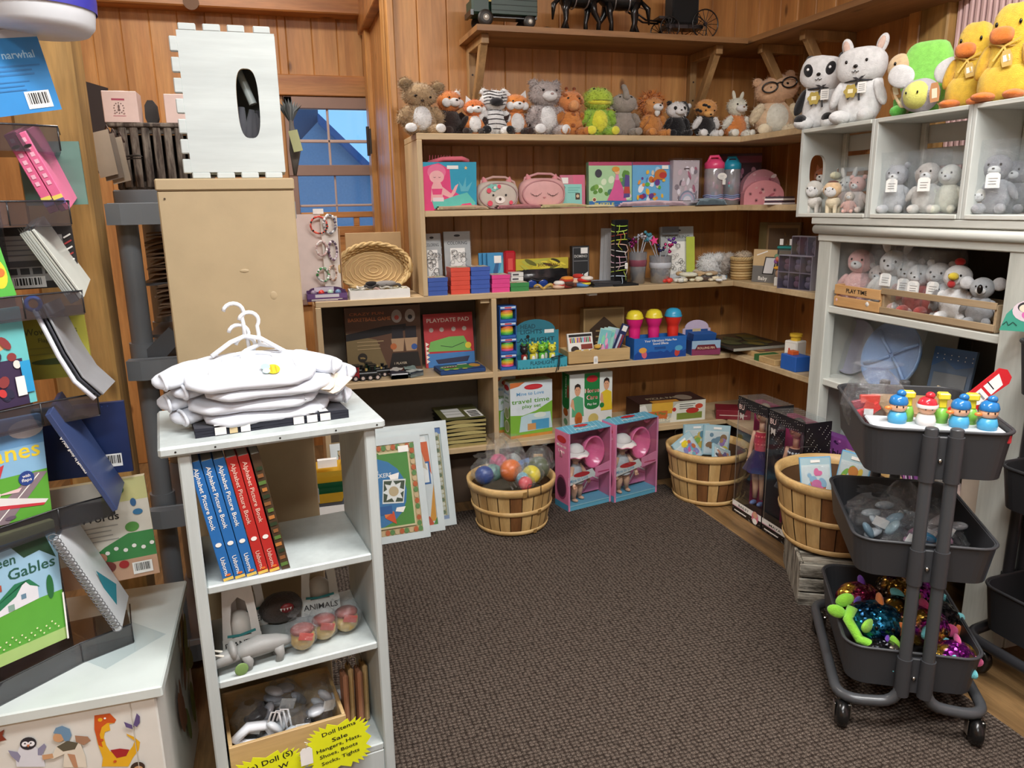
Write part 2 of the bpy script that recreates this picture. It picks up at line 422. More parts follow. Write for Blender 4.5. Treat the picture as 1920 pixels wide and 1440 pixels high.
m=MB();m.box((RX-.035,3.99,1.63),(.012,.02,.12),C('2c2622',.4));m.cyl((RX-.045,3.99,1.56),(RX-.045,3.99,1.70),.008,C('2c2622',.4))
one(m,'door_hinge','black hinge on the pine casing right of the window','hinge')
YF=4.22
wx0,wx1,wz0,wz1=P(530,180,y=YF).x,RX,.95,P(600,183,y=YF).z
m=MB()
boards(-2.2,wx0,.125,lambda a,b:m.box(((a+b)/2,YF+.02,H/2),(b-a,.04,H),PINE,bev=.004))
boards(wx0,RX,.125,lambda a,b:m.box(((a+b)/2,YF+.02,(wz1+H)/2),(b-a,.04,H-wz1),PINE,bev=.004))
m.box(((wx0+wx1)/2,YF+.02,.40),(wx1-wx0,.04,.80),PINE);struct(m,'wall_far')
zb=P(500,34,y=YF).z
m=MB();m.box((-.85,YF-.06,zb+.16),(2.7,.12,.30),TRIMX,bev=.006);m.box(((wx0+wx1)/2-.12,YF-.012,wz1+.055),(.66,.03,.10),TRIMX,bev=.004);struct(m,'trim_3')
m=MB();m.cyl((P(358,4,y=YF-.12).x,YF-.12,P(358,4,y=YF-.12).z),(P(358,4,y=YF-.12).x,YF-.126,P(358,4,y=YF-.12).z),.035,C('6b4a2e',.6));
one(m,'wooden_medallion','round dark knot plaque on the pine beam above the white crate','plaque')
MAUVE=C('8f7468',.5,'paint')
m=MB()
def bar(u0,v0,u1,v1,mt=MAUVE,d=.05,yo=0):
 a,b=P(u0,v0,y=YF),P(u1,v1,y=YF);m.box(((a.x+b.x)/2,YF+yo,(a.z+b.z)/2),(abs(b.x-a.x),d,abs(a.z-b.z)),mt,bev=.003)
X0,X1=wx0,RX
a=P(555,205,y=YF);pz=[P(600,v,y=YF).z for v in(183,205,262,268,310,330,382,388,398)]
px=[P(552,250,y=YF).x,P(616,250,y=YF).x,RX-.005]
def wb(x0,x1,z0,z1,mt=MAUVE,d=.05,yo=0):m.box(((x0+x1)/2,YF+yo,(z0+z1)/2),(x1-x0,d,abs(z1-z0)),mt,bev=.003)
wb(X0,X1,pz[0],pz[1]);wb(X0,px[0],.8,pz[0]);wb(X0,X1,pz[4],pz[5],d=.06)
MUN=C('c0a79c',.5,'paint')
wb(px[1]-.006,px[1]+.006,pz[5],pz[1],MUN,.02);wb(px[0],X1,pz[3],pz[2],MUN,.02)
wb(px[1]+.012,px[1]+.022,pz[8],pz[5],MUN,.02);wb(px[0],X1,pz[7],pz[6]-.004,MUN,.02)
wb(px[0],X1,pz[8]-.03,pz[8],TRIMX,.06);z2=pz[8]-.075
wb(px[0],X1,z2-.05,z2,TRIMX,.06);wb(px[1]+.10,px[1]+.13,z2,pz[8],TRIMX,.05);wb(px[0],X1,.8,z2-.05,TRIMX,.05)
w1=struct(m,'window_1')
m=MB();m.box(((X0+X1)/2,YF+.005,1.3),(X1-X0-.01,.003,1.0),clear('window_glass','e8f4ff',.04,0.02,.02,.0));tag(m.build('window_pane',w1))
m=MB();SN=0;RF=C('9aa0ac',.9,'matte')
ap=P(596,228,y=8.0);rr=P(690,318,y=8.0)
fr=Fr((0,8.0,0),(1,0,0),(0,0,1),1,1)
sl=(ap.z-rr.z)/(rr.x-ap.x)
m.prism([(ap.x-2.5,-1),(rr.x+2,-1),(rr.x+2,ap.z-sl*(rr.x+2-ap.x)),(ap.x,ap.z),(ap.x-2.5,ap.z-sl*2.5)],fr,1.0,RF,-.0)
m.prism([(ap.x,ap.z+.06),(rr.x+2,ap.z+.06-sl*(rr.x+2-ap.x)),(rr.x+2,ap.z-.02-sl*(rr.x+2-ap.x)),(ap.x,ap.z-.02)],fr,1.3,C('5a6c90',.9),.15)
m.box((ap.x-.12,8.2,ap.z+.05),(.26,.3,.5),C('5b5f70',.9))
one(m,'neighbouring_house','gabled house with chimney seen through the window at dusk','house')
m=MB();m.box((-2.22,.6,H/2),(.04,8,H),PINEY);struct(m,'wall_left')
m=MB();m.box((0,-2.7,H/2),(6,.04,H),C('cdbfa8',.8,'paint'));struct(m,'wall_front')
m=MB();m.box((0,.8,H+.02),(6,7.6,.04),C('e6dccb',.9,'paint'));struct(m,'ceiling')
#built-in corner shelving
ZB=[1.561,1.267,.928,.590,.267];T=.024;ZT=[z+T for z in ZB]
YS,XS=3.03,1.99;XL,XD,XLL=.547,.842,.12
shv=thing('corner_shelving',(1.3,3.2,0),'L-shaped birch shelving fixed to the pine walls of the corner','shelving')
def board(x0,x1,y0,y1,z0,z1,mt,name,par=None,bev=.002):
 q=MB();q.box(((x0+x1)/2,(y0+y1)/2,(z0+z1)/2),(x1-x0,y1-y0,z1-z0),mt,bev=bev);return q.build(name,par)
for i,z in enumerate(ZB):
 q=MB();x0=[XL,XL+.02,XLL,XLL,XLL][i]
 q.box(((x0+XS)/2,(YS+YW)/2,z+T/2),(XS-x0,YW-YS,T),SHELF,bev=.002)
 yr=2.51 if i<2 else 2.46;q.box((XS/2+XC/2,(yr+YW)/2,z+T/2),(XC-XS,YW-yr,T),SHELF,bev=.002)
 q.build('shelf_board',shv)
board(XL,XL+.02,YS-.002,YW-.001,ZT[2],ZB[0],SHELFV,'upright',shv)
board(XD-.01,XD+.012,YS-.002,YW-.001,.0,ZB[2],SHELFV,'upright',shv)
board(XLL-.002,XLL+.02,YS-.002,YW-.001,.0,ZB[2],SHELFV,'upright',shv)
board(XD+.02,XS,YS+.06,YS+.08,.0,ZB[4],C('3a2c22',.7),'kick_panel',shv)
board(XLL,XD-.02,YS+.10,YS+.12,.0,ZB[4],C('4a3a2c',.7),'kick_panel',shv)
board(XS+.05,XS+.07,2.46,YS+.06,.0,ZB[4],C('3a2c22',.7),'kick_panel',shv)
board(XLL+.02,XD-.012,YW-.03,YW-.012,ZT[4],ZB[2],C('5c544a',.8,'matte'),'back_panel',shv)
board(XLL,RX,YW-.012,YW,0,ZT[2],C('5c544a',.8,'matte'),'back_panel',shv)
board(.79,.83,YS+.02,YS+.06,ZB[2]-.02,ZB[2],SHELF,'cleat',shv)
board(1.28,1.32,YS+.02,YS+.05,ZB[2]-.012,ZB[2],C('e8e6e0'),'cleat',shv)
ZD=1.965
q=MB();fr=Fr((0,0,ZD),(1,0,0),(0,1,0),1,1)
q.prism([(.80,YS),(2.0,YS),(2.0,YW),(.80,YW)],fr,.022,DSHELF,.022)
q.prism([(2.0,2.19),(XC,2.19),(XC,YW),(2.0,YW)],fr,.022,wood('display_board_side','8a5f38','b08352','y',.8,.5,0,contrast=.8),.022)
disp=one(q,'display_shelf','stained pine display shelf high on the corner walls above the plush toys','shelf')
def bracket(p,d,name_lab):
 """p: wall point under the shelf, d: unit direction away from wall"""
 p=V(p);d=V(d);t=thing('shelf_bracket',(p.x,p.y,p.z-.3),name_lab,'bracket','brackets under the display shelf')
 sdir=V((0,0,1)).cross(d);L=.25;hh=.34
 R=Matrix((d,sdir,V((0,0,1)))).transposed()
 w=.032
 a=MB();a.box(p+d*(L/2+.0185)-V((0,0,.018)),(L-.037,w,.036),BRACK,R,.002);a.build('top_arm',t)
 a=MB();a.box(p+d*.018-V((0,0,hh/2)),(.036,w,hh),BRACK,R,.002)
 for zz in(.12,.2):a.cyl(p+d*.036-V((0,0,zz)),p+d*.0375-V((0,0,zz)),.004,C('2a221c'))
 a.build('wall_arm',t)
 p0=p+d*(L-.03)-V((0,0,.03));p1=p+d*.03-V((0,0,hh-.02));dd=(p1-p0);ln=dd.length;dd.normalize()
 R2=Matrix((dd,sdir,dd.cross(sdir))).transposed()
 a=MB();a.box((p0+p1)/2,(ln+.03,w*.94,.034),BRACK,R2,.002);a.build('brace',t)
bracket((.845,YW,ZD),(0,-1,0),'diagonal wooden bracket at the left end of the high display shelf')
bracket((1.895,YW,ZD),(0,-1,0),'diagonal wooden bracket right of centre on the back wall, above the calico dog')
bracket((XC,3.03,ZD),(-1,0,0),'diagonal wooden bracket on the right wall nearest the corner, behind the bespectacled plush')
bracket((XC,2.75,ZD),(-1,0,0),'diagonal wooden bracket on the right wall above the panda comforter')
#large furniture
def place(o,loc,a=0):o.location=loc;o.rotation_euler=(0,0,a);return o
L0=(0,0,0)
def panel_hole(mb,fr,t,m,cx,cy,rx_,ry_,sup=2.0,n=32,hole_m=None):
 """rectangular board in frame fr with an oval hole (metres from the centre of the hole)"""
 vs=[];fs=[]
 for i in range(n):
  a=2*pi*(i+.5)/n;c,s_=cos(a),sin(a)
  hx=cx*fr.w+rx_*math.copysign(abs(c)**(2/sup),c);hy=cy*fr.h+ry_*math.copysign(abs(s_)**(2/sup),s_)
  dx,dy=c,s_
  tx=((fr.w-cx*fr.w)/dx if dx>0 else-cx*fr.w/dx)if abs(dx)>1e-6 else 1e9
  ty=((fr.h-cy*fr.h)/dy if dy>0 else-cy*fr.h/dy)if abs(dy)>1e-6 else 1e9
  k=min(tx,ty);ox=cx*fr.w+dx*k;oy=cy*fr.h+dy*k
  for z in(0,-t):
   vs.append(fr.o+fr.U*hx+fr.V*hy+fr.N*z);vs.append(fr.o+fr.U*ox+fr.V*oy+fr.N*z)
 for(qx,qy)in((0,0),(fr.w,0),(fr.w,fr.h),(0,fr.h)):
  for z in(0,1):
   tgt=fr.o+fr.U*qx+fr.V*qy-fr.N*(t*z);best=min(range(n),key=lambda i:(vs[4*i+1+2*z]-tgt).length);vs[4*best+1+2*z]=tgt
 inner=[]
 for i in range(n):
  j=(i+1)%n
  fs.append((4*i,4*i+1,4*j+1,4*j));fs.append((4*i+3,4*i+2,4*j+2,4*j+3));fs.append((4*i+1,4*i+3,4*j+3,4*j+1))
  inner.append((4*i+2,4*i,4*j,4*j+2))
 mb.add(vs,fs,m);mb.add(vs,inner,hole_m or m);return mb
#white painted stand in the foreground
st=thing('display_stand',L0,'small white painted wooden stand with open shelves in the foreground','stand')
SW,SD,SH=.433,.30,.88
def bxp(name,par,x0,x1,y0,y1,z0,z1,mt,bev=.002,extra=None):
 q=MB();q.box(((x0+x1)/2,(y0+y1)/2,(z0+z1)/2),(x1-x0,y1-y0,z1-z0),mt,bev=bev)
 if extra:extra(q)
 return q.build(name,par)
def nails(q):
 for x in(.03,.10,.22,.33,.415):q.cyl((x,-.0005,SH-.011),(x,.001,SH-.011),.002,C('20201e'),seg=8)
bxp('top',st,0,SW,0,SD,SH-.021,SH,WHITEW,.005,nails)
bxp('side_panel',st,.032,.056,.012,SD-.015,0,SH-.021,WHITEW,.003);bxp('side_panel',st,SW-.043,SW-.019,.012,SD-.015,0,SH-.021,WHITEW,.003)
bxp('shelf',st,.056,SW-.043,.014,SD-.02,.560,.578,WHITEW,.003)
bxp('shelf',st,.056,SW-.043,.014,SD-.02,.345,.363,WHITEW,.003)
bxp('shelf',st,.056,SW-.043,.014,SD-.02,.085,.103,WHITEW,.003)
bxp('apron',st,.056,SW-.043,.014,.03,.0,.085,WHITEW,.003)
SO,SA=V((-.246,1.466,0)),radians(7.7)
place(st,SO,SA)
def S(x,y,z):return SO+rz(SA)@V((x,y,z))
#tall tan cabinet behind it
TAN=C('ab9775',.55,'paint')
tc_=thing('tall_cabinet',(-.10,2.02,0),'tall plain tan painted cabinet behind the white stand','cabinet')
def knock(q):
 q.cyl((-.232,1.868,1.335),(-.232,1.871,1.335),.0022,C('4a3a28'),seg=8)
 q.ell((-.08,1.871,1.17),(.012,.0025,.005),TAN,seg=12,ring=6);q.ell((-.02,1.871,1.11),(.010,.002,.012),TAN,seg=12,ring=6)
bxp('body',tc_,-.247,.045,1.87,2.09,.0,1.352,TAN,.003,knock)
bxp('top_board',tc_,-.249,.047,1.866,2.09,1.352,1.378,TAN,.003)
q=MB();q.tube([(.052,1.872,.955),(.056,1.865,.94),(.060,1.86,.925)],.0015,C('d9d4c4'),6);q.build('cord_end',tc_)
#white wooden crate on the cabinet, with finger joints and an oval hand hole
wc=thing('wooden_crate',(-.07,1.95,1.378),'white painted crate with finger joints and oval hand hole on the tan cabinet','crate')
q=MB();fy=1.885;x0,x1,z0,z1=-.172,.030,1.392,1.688
fr=Fr((x0,fy,z0),(1,0,0),(0,0,1),x1-x0,z1-z0)
PW=wood('crate_white_paint','bcc4c2','ced6d3','x',.9,.5,0,knots=False,contrast=.3)
panel_hole(q,fr,.012,PW,.665,.50,.0235,.074,3.0,40,C('cdb27a'))
for k in range(4):q.box((x0+.022+k*.050+(.0 if k<3 else.004),fy+.006,z1+.007),(.036,.014,.015),PW,bev=.002)
for k in range(4):q.box((x0+.020+k*.052,fy+.007,z0-.007),(.038,.016,.014),PW,bev=.002)
for k in range(7):q.box((x0-.008,fy+.006,z1-.028-k*.0425),(.017,.014,.031),PW,bev=.002)
q.build('front_panel',wc)
q=MB();q.box((x1-.004,fy+.09,(z0+z1)/2),(.010,.155,z1-z0),PW,bev=.002);q.build('side_panel',wc)
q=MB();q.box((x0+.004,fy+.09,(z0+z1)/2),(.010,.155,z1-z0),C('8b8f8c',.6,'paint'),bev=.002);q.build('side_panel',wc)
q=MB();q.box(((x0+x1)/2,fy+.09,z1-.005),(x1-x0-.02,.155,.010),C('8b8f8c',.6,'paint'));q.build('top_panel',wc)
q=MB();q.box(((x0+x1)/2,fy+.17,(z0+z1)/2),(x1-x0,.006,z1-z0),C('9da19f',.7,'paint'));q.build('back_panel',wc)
q=MB();q.box(((x0+x1)/2,fy+.09,z0+.0),(x1-x0-.02,.155,.010),PW);q.build('bottom_panel',wc)
q=MB();q.cyl((-.062,fy+.06,1.64),(-.028,fy+.05,1.545),.009,C('b9c4c2',.3));one(q,'roll_tube','pale rolled tube seen through the oval hole of the white crate','tube')
q=MB();rd=random.Random(5)
for k in range(9):
 x=-.075+.008*k;q.tube([(x-.01,fy+.07+.006*(k%3),1.40+.0),(x,fy+.05+.008*(k%2),1.47),(x+.012*rd.uniform(-1,1),fy+.055,1.53+rd.uniform(-.01,.01))],[.012,.014,.006],C('3b3b40' if k%2 else '57575c',.8,'cloth'),8)
for k in range(7):q.tube([(-.05+.006*k,fy+.035,1.455),(-.046+.006*k,fy+.03,1.43),(-.05+.007*k,fy+.032,1.41)],.0025,C('9a9aa0'),5)
one(q,'knitted_scarf','dark grey scarf with fringe bundled inside the white crate','scarf')
q=MB()
for k in range(10):
 a=-1.2+k*.28;b0=V((.055,2.02,1.51));t_=b0+V((sin(a)*.030,cos(k)*.02,.04+.02*cos(a)));m_=(b0+t_)/2+V((0,.0,.008));w=V((.005,0,.002))
 q.add([b0,m_-w,t_,m_+w],[(0,1,2,3)],C('3d3f3e' if k%2 else '5d5f5c',.6))
for k in range(5):q.tube([(.055,2.02,1.39),(.050+.005*k,2.02,1.45),(.055,2.02,1.52)],.004,C('4a433c',.7),6)
q.box((.062,2.0,1.47),(.022,.006,.05),C('8b8a5e',.6),R=ry(-.2))
one(q,'dried_bouquet','dusky bouquet of dried grey leaves poking out right of the white crate','bouquet')
#white toy chest, lower left
TX1,TY0,TY1,TZ=-.290,1.425,1.86,.42
tb=thing('toy_chest',L0,'white toy chest with storybook characters on its front, lower left corner','toy chest')
CW=C('dcdbd4',.4,'paint');CWT=C('ccd5d2',.35,'paint')
q=MB();q.box((.365,.0+.2175,TZ-.012),(.77,.445,.024),CWT,bev=.003);q.build('lid',tb)
fr=Fr((0.02,.0046,0),(1,0,0),(0,0,1),.70,TZ-.024)
q=MB();q.box((.365,.2175,(TZ-.024)/2),(.74,.425,TZ-.024),CW,bev=.003)
W_,Hh=fr.w,fr.h
def px2(u,v):
 p=P(u,v,y=TY0);return(p.x-(TX1-.745)-.02)/W_,p.z/Hh
fx=lambda pts:[px2(*p)for p in pts]
OR,YE,RD=C('c8551f'),C('e2ad22'),C('a32428')
q.poly(fr,fx([(176,1344),(205,1340),(217,1352),(214,1358),(204,1360),(206,1372),(196,1375),(194,1385),(198,1400),(206,1412),(224,1408),(240,1412),(248,1402),(252,1392),(238,1382),(236,1378),(250,1384),(262,1394),(260,1408),(248,1424),(240,1440),(190,1440),(192,1424),(182,1396),(176,1366)]),YE)
q.poly(fr,fx([(176,1344),(205,1340),(217,1352),(214,1358),(200,1358),(190,1366),(186,1380),(192,1404),(184,1400),(176,1370)]),OR)
q.poly(fr,fx([(206,1409),(224,1406),(242,1408),(236,1420),(218,1424)]),RD)
for(u,v,r)in((187,1352,.004),(184,1372,.003),(190,1390,.003),(215,1430,.003)):q.circ(fr,*px2(u,v),r,YE if v<1360 else OR)
q.circ(fr,*px2(196,1349),.002,C('ffffff'))
PG,PK=C('8c8ba6'),C('2b2b33')
q.poly(fr,fx([(36,1402),(66,1402),(80,1416),(84,1440),(30,1440),(28,1422)]),C('d8dbe4'));q.poly(fr,fx([(14,1409),(32,1412),(38,1420),(34,1432),(20,1420)]),PG);q.poly(fr,fx([(70,1406),(82,1396),(86,1402),(78,1418),(70,1418)]),PG)
q.circ(fr,*px2(52,1396),.0135,PK);q.circ(fr,*px2(46,1397),.0055,C('eef0f4'));q.circ(fr,*px2(58,1396),.0055,C('eef0f4'));q.circ(fr,*px2(46,1396),.0016,PK);q.circ(fr,*px2(57,1395),.0016,PK);q.poly(fr,fx([(49,1398),(56,1397),(52,1403)]),C('c87a50'))
SKN=C('c79a72');q.circ(fr,*px2(110,1384),.010,SKN);q.poly(fr,fx([(99,1376),(104,1366),(116,1362),(130,1368),(134,1380),(128,1392),(120,1390),(114,1378)]),C('6b8fae'))
q.poly(fr,fx([(106,1400),(120,1392),(150,1394),(160,1420),(162,1440),(118,1440),(120,1415),(100,1424),(78,1422),(80,1417),(98,1416)]),C('ddd6c6'));q.poly(fr,fx([(78,1417),(98,1414),(100,1422),(80,1426)]),SKN)
q.poly(fr,fx([(106,1401),(126,1390),(146,1394),(140,1406),(118,1410)]),C('5b5646'));q.poly(fr,fx([(140,1380),(164,1382),(170,1390),(156,1398),(142,1392)]),C('a47d62'));q.poly(fr,fx([(126,1414),(140,1416),(146,1440),(138,1440)]),C('b98a6a'))
BF=C('5e5080');q.poly(fr,fx([(250,1360),(256,1338),(262,1344),(262,1356),(256,1364)]),BF);q.poly(fr,fx([(252,1362),(232,1354),(236,1364),(248,1368)]),BF)
q.poly(fr,fx([(-5,1376),(8,1368),(4,1380),(12,1388),(-5,1392)]),C('7d3322'));q.circ(fr,*px2(258,1440),.013,C('3a2a22'));q.circ(fr,*px2(259,1444),.009,SKN)
q.rect(fr,.955,0,.957,1,C('b9b7ae'))
f2=Fr((.74,.01,0),(0,1,0),(0,0,1),.41,TZ-.03)
rd=random.Random(2)
for k in range(16):
 a,b_=rd.uniform(.08,.92),rd.uniform(.1,.9);q.oval(f2,a,b_,rd.uniform(.02,.07),rd.uniform(.05,.2),C(rd.choice(['8a6a34','5c4a2a','a8862e','7c4a2a','6f7a3a','8d8a5a'])),10,rd.uniform(-1,1))
q.build('body',tb)
place(tb,(TX1-.745,TY0,0))
#old timber post
q=MB();q.box((-.475,2.07,H/2),(.14,.12,H),TIMB,bev=.008)
tag(q.build('timber_post'),'square rough timber post from floor to ceiling behind the acrylic book rack','post')
#grey plastic shelving rack
RK=C('868c91',.35,'plastic');RKD=C('606367',.4,'plastic')
rk=thing('plastic_shelving',(-.3,2.4,0),'grey plastic utility shelving with round posts behind the timber post','shelving')
for i,(x,y)in enumerate(((-.372,2.21),(-.372,2.62),(.02,2.62),(.02,2.21))):
 q=MB();q.cyl((x,y,.0),(x,y,1.30),.027,RK,seg=20)
 for z in(.93,.50):q.cyl((x,y,z-.035),(x,y,z+.035),.033,RK,seg=20)
 q.build('post',rk)
for i,z in enumerate((1.30,.90,.48,.06)):
 q=MB();q.box((-.176,2.415,z),(.46,.50,.03),RKD,bev=.005)
 q.box((-.176,2.16,z+.005),(.46,.012,.05),RK,bev=.004)
 q.prism([(-.402,2.166),(-.405,2.135),(-.37,2.125),(-.32,2.128),(-.27,2.14),(-.23,2.155),(-.23,2.166)],Fr((0,0,z+.028),(1,0,0),(0,1,0),1,1),.052,RK)
 q.build('shelf_tray',rk)
q=MB();ox,oy,oz=-.40,2.42,1.375
q=MB()
for k in range(8):q.box((ox+.012+k*.029,oy,1.42+.035),(.021,.012,.165),DARKW,bev=.003)
for z in(1.38,1.53):q.box((ox+.105,oy+.012,z),(.24,.014,.022),DARKW,bev=.003)
q.box((ox+.105,oy+.16,1.45),(.24,.012,.16),C('2d241d',.8));q.box((ox-.01,oy+.08,1.45),(.012,.17,.16),DARKW);q.box((ox+.225,oy+.08,1.45),(.012,.17,.16),DARKW)
q.box((ox+.105,oy+.08,1.372),(.24,.16,.012),DARKW)
q.box((ox+.105,oy+.085,1.543),(.26,.19,.012),DARKW,bev=.003)
q.box((ox+.105,oy+.08,1.342),(.27,.20,.052),RK,bev=.004)
one(q,'slatted_crate','rustic dark slatted wooden crate on top of the grey plastic shelving','crate')
def pinkbox(x,y,z,w,d,h,lab,art=True):
 q=MB();q.box((x,y,z+h/2),(w,d,h),C('dfc4ba',.5),bev=.0015);q.box((x,y-.0,z+h+.0005),(w*.3,d*.9,.001),C('cdb0a6',.5))
 fr=Fr((x-w/2,y-d/2,z),(1,0,0),(0,0,1),w,h)
 if art:
  q.rect(fr,.27,.70,.64,.76,C('a8455c'));q.rect(fr,.27,.20,.64,.215,C('a8455c'))
  for a in range(12):q.circ(fr,.46+.14*cos(a*pi/6),.46+.16*sin(a*pi/6),.0016,C('6b5550'),8)
  q.oval(fr,.46,.50,.025,.07,C('6b5550'));q.oval(fr,.46,.40,.04,.03,C('6b5550'));q.oval(fr,.34,.30,.03,.02,C('a88a84'));q.oval(fr,.6,.29,.03,.02,C('a88a84'))
 return one(q,'gift_box',lab,'box')
pinkbox(-.385,2.46,1.549,.088,.08,.083,'pale pink square box with a small figure emblem on the slatted crate')
pinkbox(-.235,2.46,1.549,.075,.08,.078,'pale pink box half hidden behind the white finger-jointed crate',False)
q=MB();q.prism([(.2,0),(.8,0),(1,.3),(.95,.8),(.7,1),(.3,1),(.05,.8),(0,.3)],Fr((-.336,2.50,1.549),(1,0,0),(0,0,1),.035,.07),.03,C('33302e',.7));one(q,'lantern','small black eight-sided lantern shape beside the pale pink box','lantern')
q=MB();fr=Fr(P(150,150,y=4.19),P(184,160,y=4.19)-P(150,150,y=4.19),V((0.02,0,-1)),.12,.27);q.prism([(0,0),(1,0),(1.25,1),(.25,1)],fr,.012,C('2e2220',.7))
for k in range(1,4):q.rect(fr,.02+.05*k,.25*k,1.0+.06*k,.25*k+.01,C('5a4a46'))
q.rect(fr,.5,0,.52,1,C('5a4a46'));one(q,'hanging_organizer','dark brown pocket organizer hanging on the wall right of the timber post','organizer')
q=MB()
for k,(u0,v0,u1,v1)in enumerate(((168,250,172,330),(178,256,190,320),(190,262,207,300))):
 a=P(u0,v0,y=2.25);b_=P(u1,v1,y=2.25)
 fr=Fr(a+V((0,.012*k,0)),V((1,0,.25)),V((.15,.1,-1)),.045,.11);q.prism([(0,0),(1,0),(.6,1),(-.4,1)],fr,.004,C('8b7d70' if k%2 else 'b8a894',.6));q.rect(fr,-.05,0,.95,.12,C('e8e4de'))
 q.tube([fr.pt(.8,.0,.006),fr.pt(.95,-.1,.01),fr.pt(1.0,.15,.01)],.0022,C('4a3630'),6)
one(q,'clipped_card_stack','grey and white cards on hooks hanging beside the timber post','cards')
q=MB();a=P(180,318,y=2.3);b_=P(262,290,y=2.3);q.grid(lambda s,t:a.lerp(b_,s)+V((0,.05*t,.012*sin(s*pi)-.002*t)),12,4,C('e0dfe0',.5));q.grid(lambda s,t:a.lerp(b_,s)+V((0,.05*t,.012*sin(s*pi)-.008)),12,4,C('4d4846',.5))
q.tube([a,a+V((-.012,0,-.02)),a+V((-.016,0,-.10)),a+V((-.02,0,-.16))],.008,C('4a4341',.5),6)
one(q,'open_pamphlet','curled white pamphlet held out on a dark arm above the grey shelving','pamphlet')
#stacks of brown paper bags on the rack
BAG=C('7b634d',.85,'matte');BAG2=C('5b4838',.85,'matte')
def bagstack(x,y,z,w,n,dz,lab,sd=1):
 q=MB();rd=random.Random(sd)
 for k in range(n):
  zz=z+k*dz;o1,o2=rd.uniform(-.006,.006),rd.uniform(.0,.012);ph=rd.uniform(0,6)
  q.grid(lambda s,t:V((x+o1+s*w,y-o2+t*.26,zz+.006*sin(s*3+ph)*(1-t)+.007*sin(s*pi)+.0005)),10,3,BAG if k%3 else BAG2)
  q.grid(lambda s,t:V((x+o1+s*w,y-o2,zz+.006*sin(s*3+ph)+.007*sin(s*pi)-.004*t)),10,2,C('9a8168',.85,'matte')if k%2 else BAG)
 tag(one(q,'paper_bag_stack',lab,'paper bags','paper bags on the grey shelving'),kind='stuff')
bagstack(-.345,2.30,1.13,.16,17,.0072,'upper loose stack of brown paper bags on the grey plastic shelving',1)
bagstack(-.335,2.30,1.02,.16,13,.0075,'middle stack of brown paper bags, just below the upper one',2)
bagstack(-.335,2.30,.78,.16,10,.007,'stack of brown paper bags below the diagonal grey brace',3)
bagstack(-.335,2.30,.64,.16,12,.0075,'lowest stack of brown paper bags, behind the white stand top',4)
for z in(.97,1.115,.765,.62):q=MB();q.box((-.25,2.43,z-.004),(.24,.26,.008),RKD);q.build('shelf_divider',rk)
q=MB();a=P(262,668,y=2.2);b_=P(318,612,y=2.2);fr=Fr(a,b_-a,V((0,0,-1)),(b_-a).length,.05);q.prism([(0,0),(1,.0),(1,.9),(.15,1)],fr,.02,RKD);q.build('brace',rk)
q=MB()
for k in range(3):
 fr=Fr(P(286+4*k,838,y=2.19)+V((0,.01*k,0)),V((1,0,.12)),V((.1,0,1)),.034,.062);q.prism([(0,0),(1,.25),(.8,.85),(.45,1),(.1,.8)],fr,.002,C('f0ece6'));q.prism([(.12,.08),(.85,.3),(.7,.75),(.45,.88),(.2,.7)],fr,.001,C('8f2f33'),.001);q.line(fr,[(.2,.35),(.45,.6),(.4,.35),(.7,.6)],.003,C('f0ece6'))
q.box((-.262,2.26,.655),(.07,.16,.32),C('8a7458',.7));one(q,'sticker_box','box of red and white die-cut stickers peeking out left of the white stand top','stickers')
q=MB();a=P(345,1120,y=1.98);fr=Fr(V((a.x+.03,a.y,.008)),V((1,0,0)),V((-.08,0.05,1)),.05,a.z+.10);q.prism([(0,0),(1,0),(1,1),(0,1)],fr,.09,C('53353a'));
for k in range(7):q.rect(fr,.05,.1+.12*k,.9,.15+.12*k,C('b9a8a4'))
one(q,'magazine_bundle','bundle of dark patterned magazines on the floor between chest and white stand','magazines')
#white shop cabinet on the right
CX,CY0,CY1,CZ=1.92,1.485,2.385,1.245
cb=thing('display_cabinet',(2.1,1.85,0),'tall cream painted cabinet with open shelves against the right wall','cabinet')
CRY=wood('worn_cream_long','c4c7bf','dcddd5','y',1.2,.55,0,knots=False,contrast=.4)
q=MB();q.box(((CX-.02+XC-.04)/2,(CY0+CY1)/2,CZ-.012),(XC-.02-CX,CY1-CY0+.05,.024),CRY,bev=.003)
q.tube([(CX-.006,CY1+.012,CZ-.042),(CX-.006,CY0,CZ-.042)],.017,CRY,12);q.tube([(CX-.006,CY1+.012,CZ-.042),(XC-.03,CY1+.012,CZ-.042)],.017,CRY,12)
q.box((CX+.01,(CY0+CY1)/2,CZ-.055),(.03,CY1-CY0,.06),CRY,bev=.003);q.build('top',cb)
bxp('post',cb,CX,CX+.045,CY1-.068,CY1,0,CZ-.06,CREAMW,.003);bxp('post',cb,CX,CX+.045,1.49,1.605,0,CZ-.06,CREAMW,.003)
bxp('side_panel',cb,CX+.045,XC-.04,CY1-.02,CY1,0,CZ-.06,C('b9bab2',.6,'paint'));bxp('side_panel',cb,CX+.045,XC-.04,CY0,CY0+.02,0,CZ-.06,C('b9bab2',.6,'paint'))
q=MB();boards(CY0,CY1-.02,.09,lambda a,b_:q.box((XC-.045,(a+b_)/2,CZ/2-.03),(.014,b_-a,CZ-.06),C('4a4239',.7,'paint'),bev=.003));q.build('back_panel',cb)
for z in(.926,.650,.30):bxp('shelf',cb,CX+.012,XC-.052,CY0+.02,CY1-.02,z-.026,z,CRY,.003)
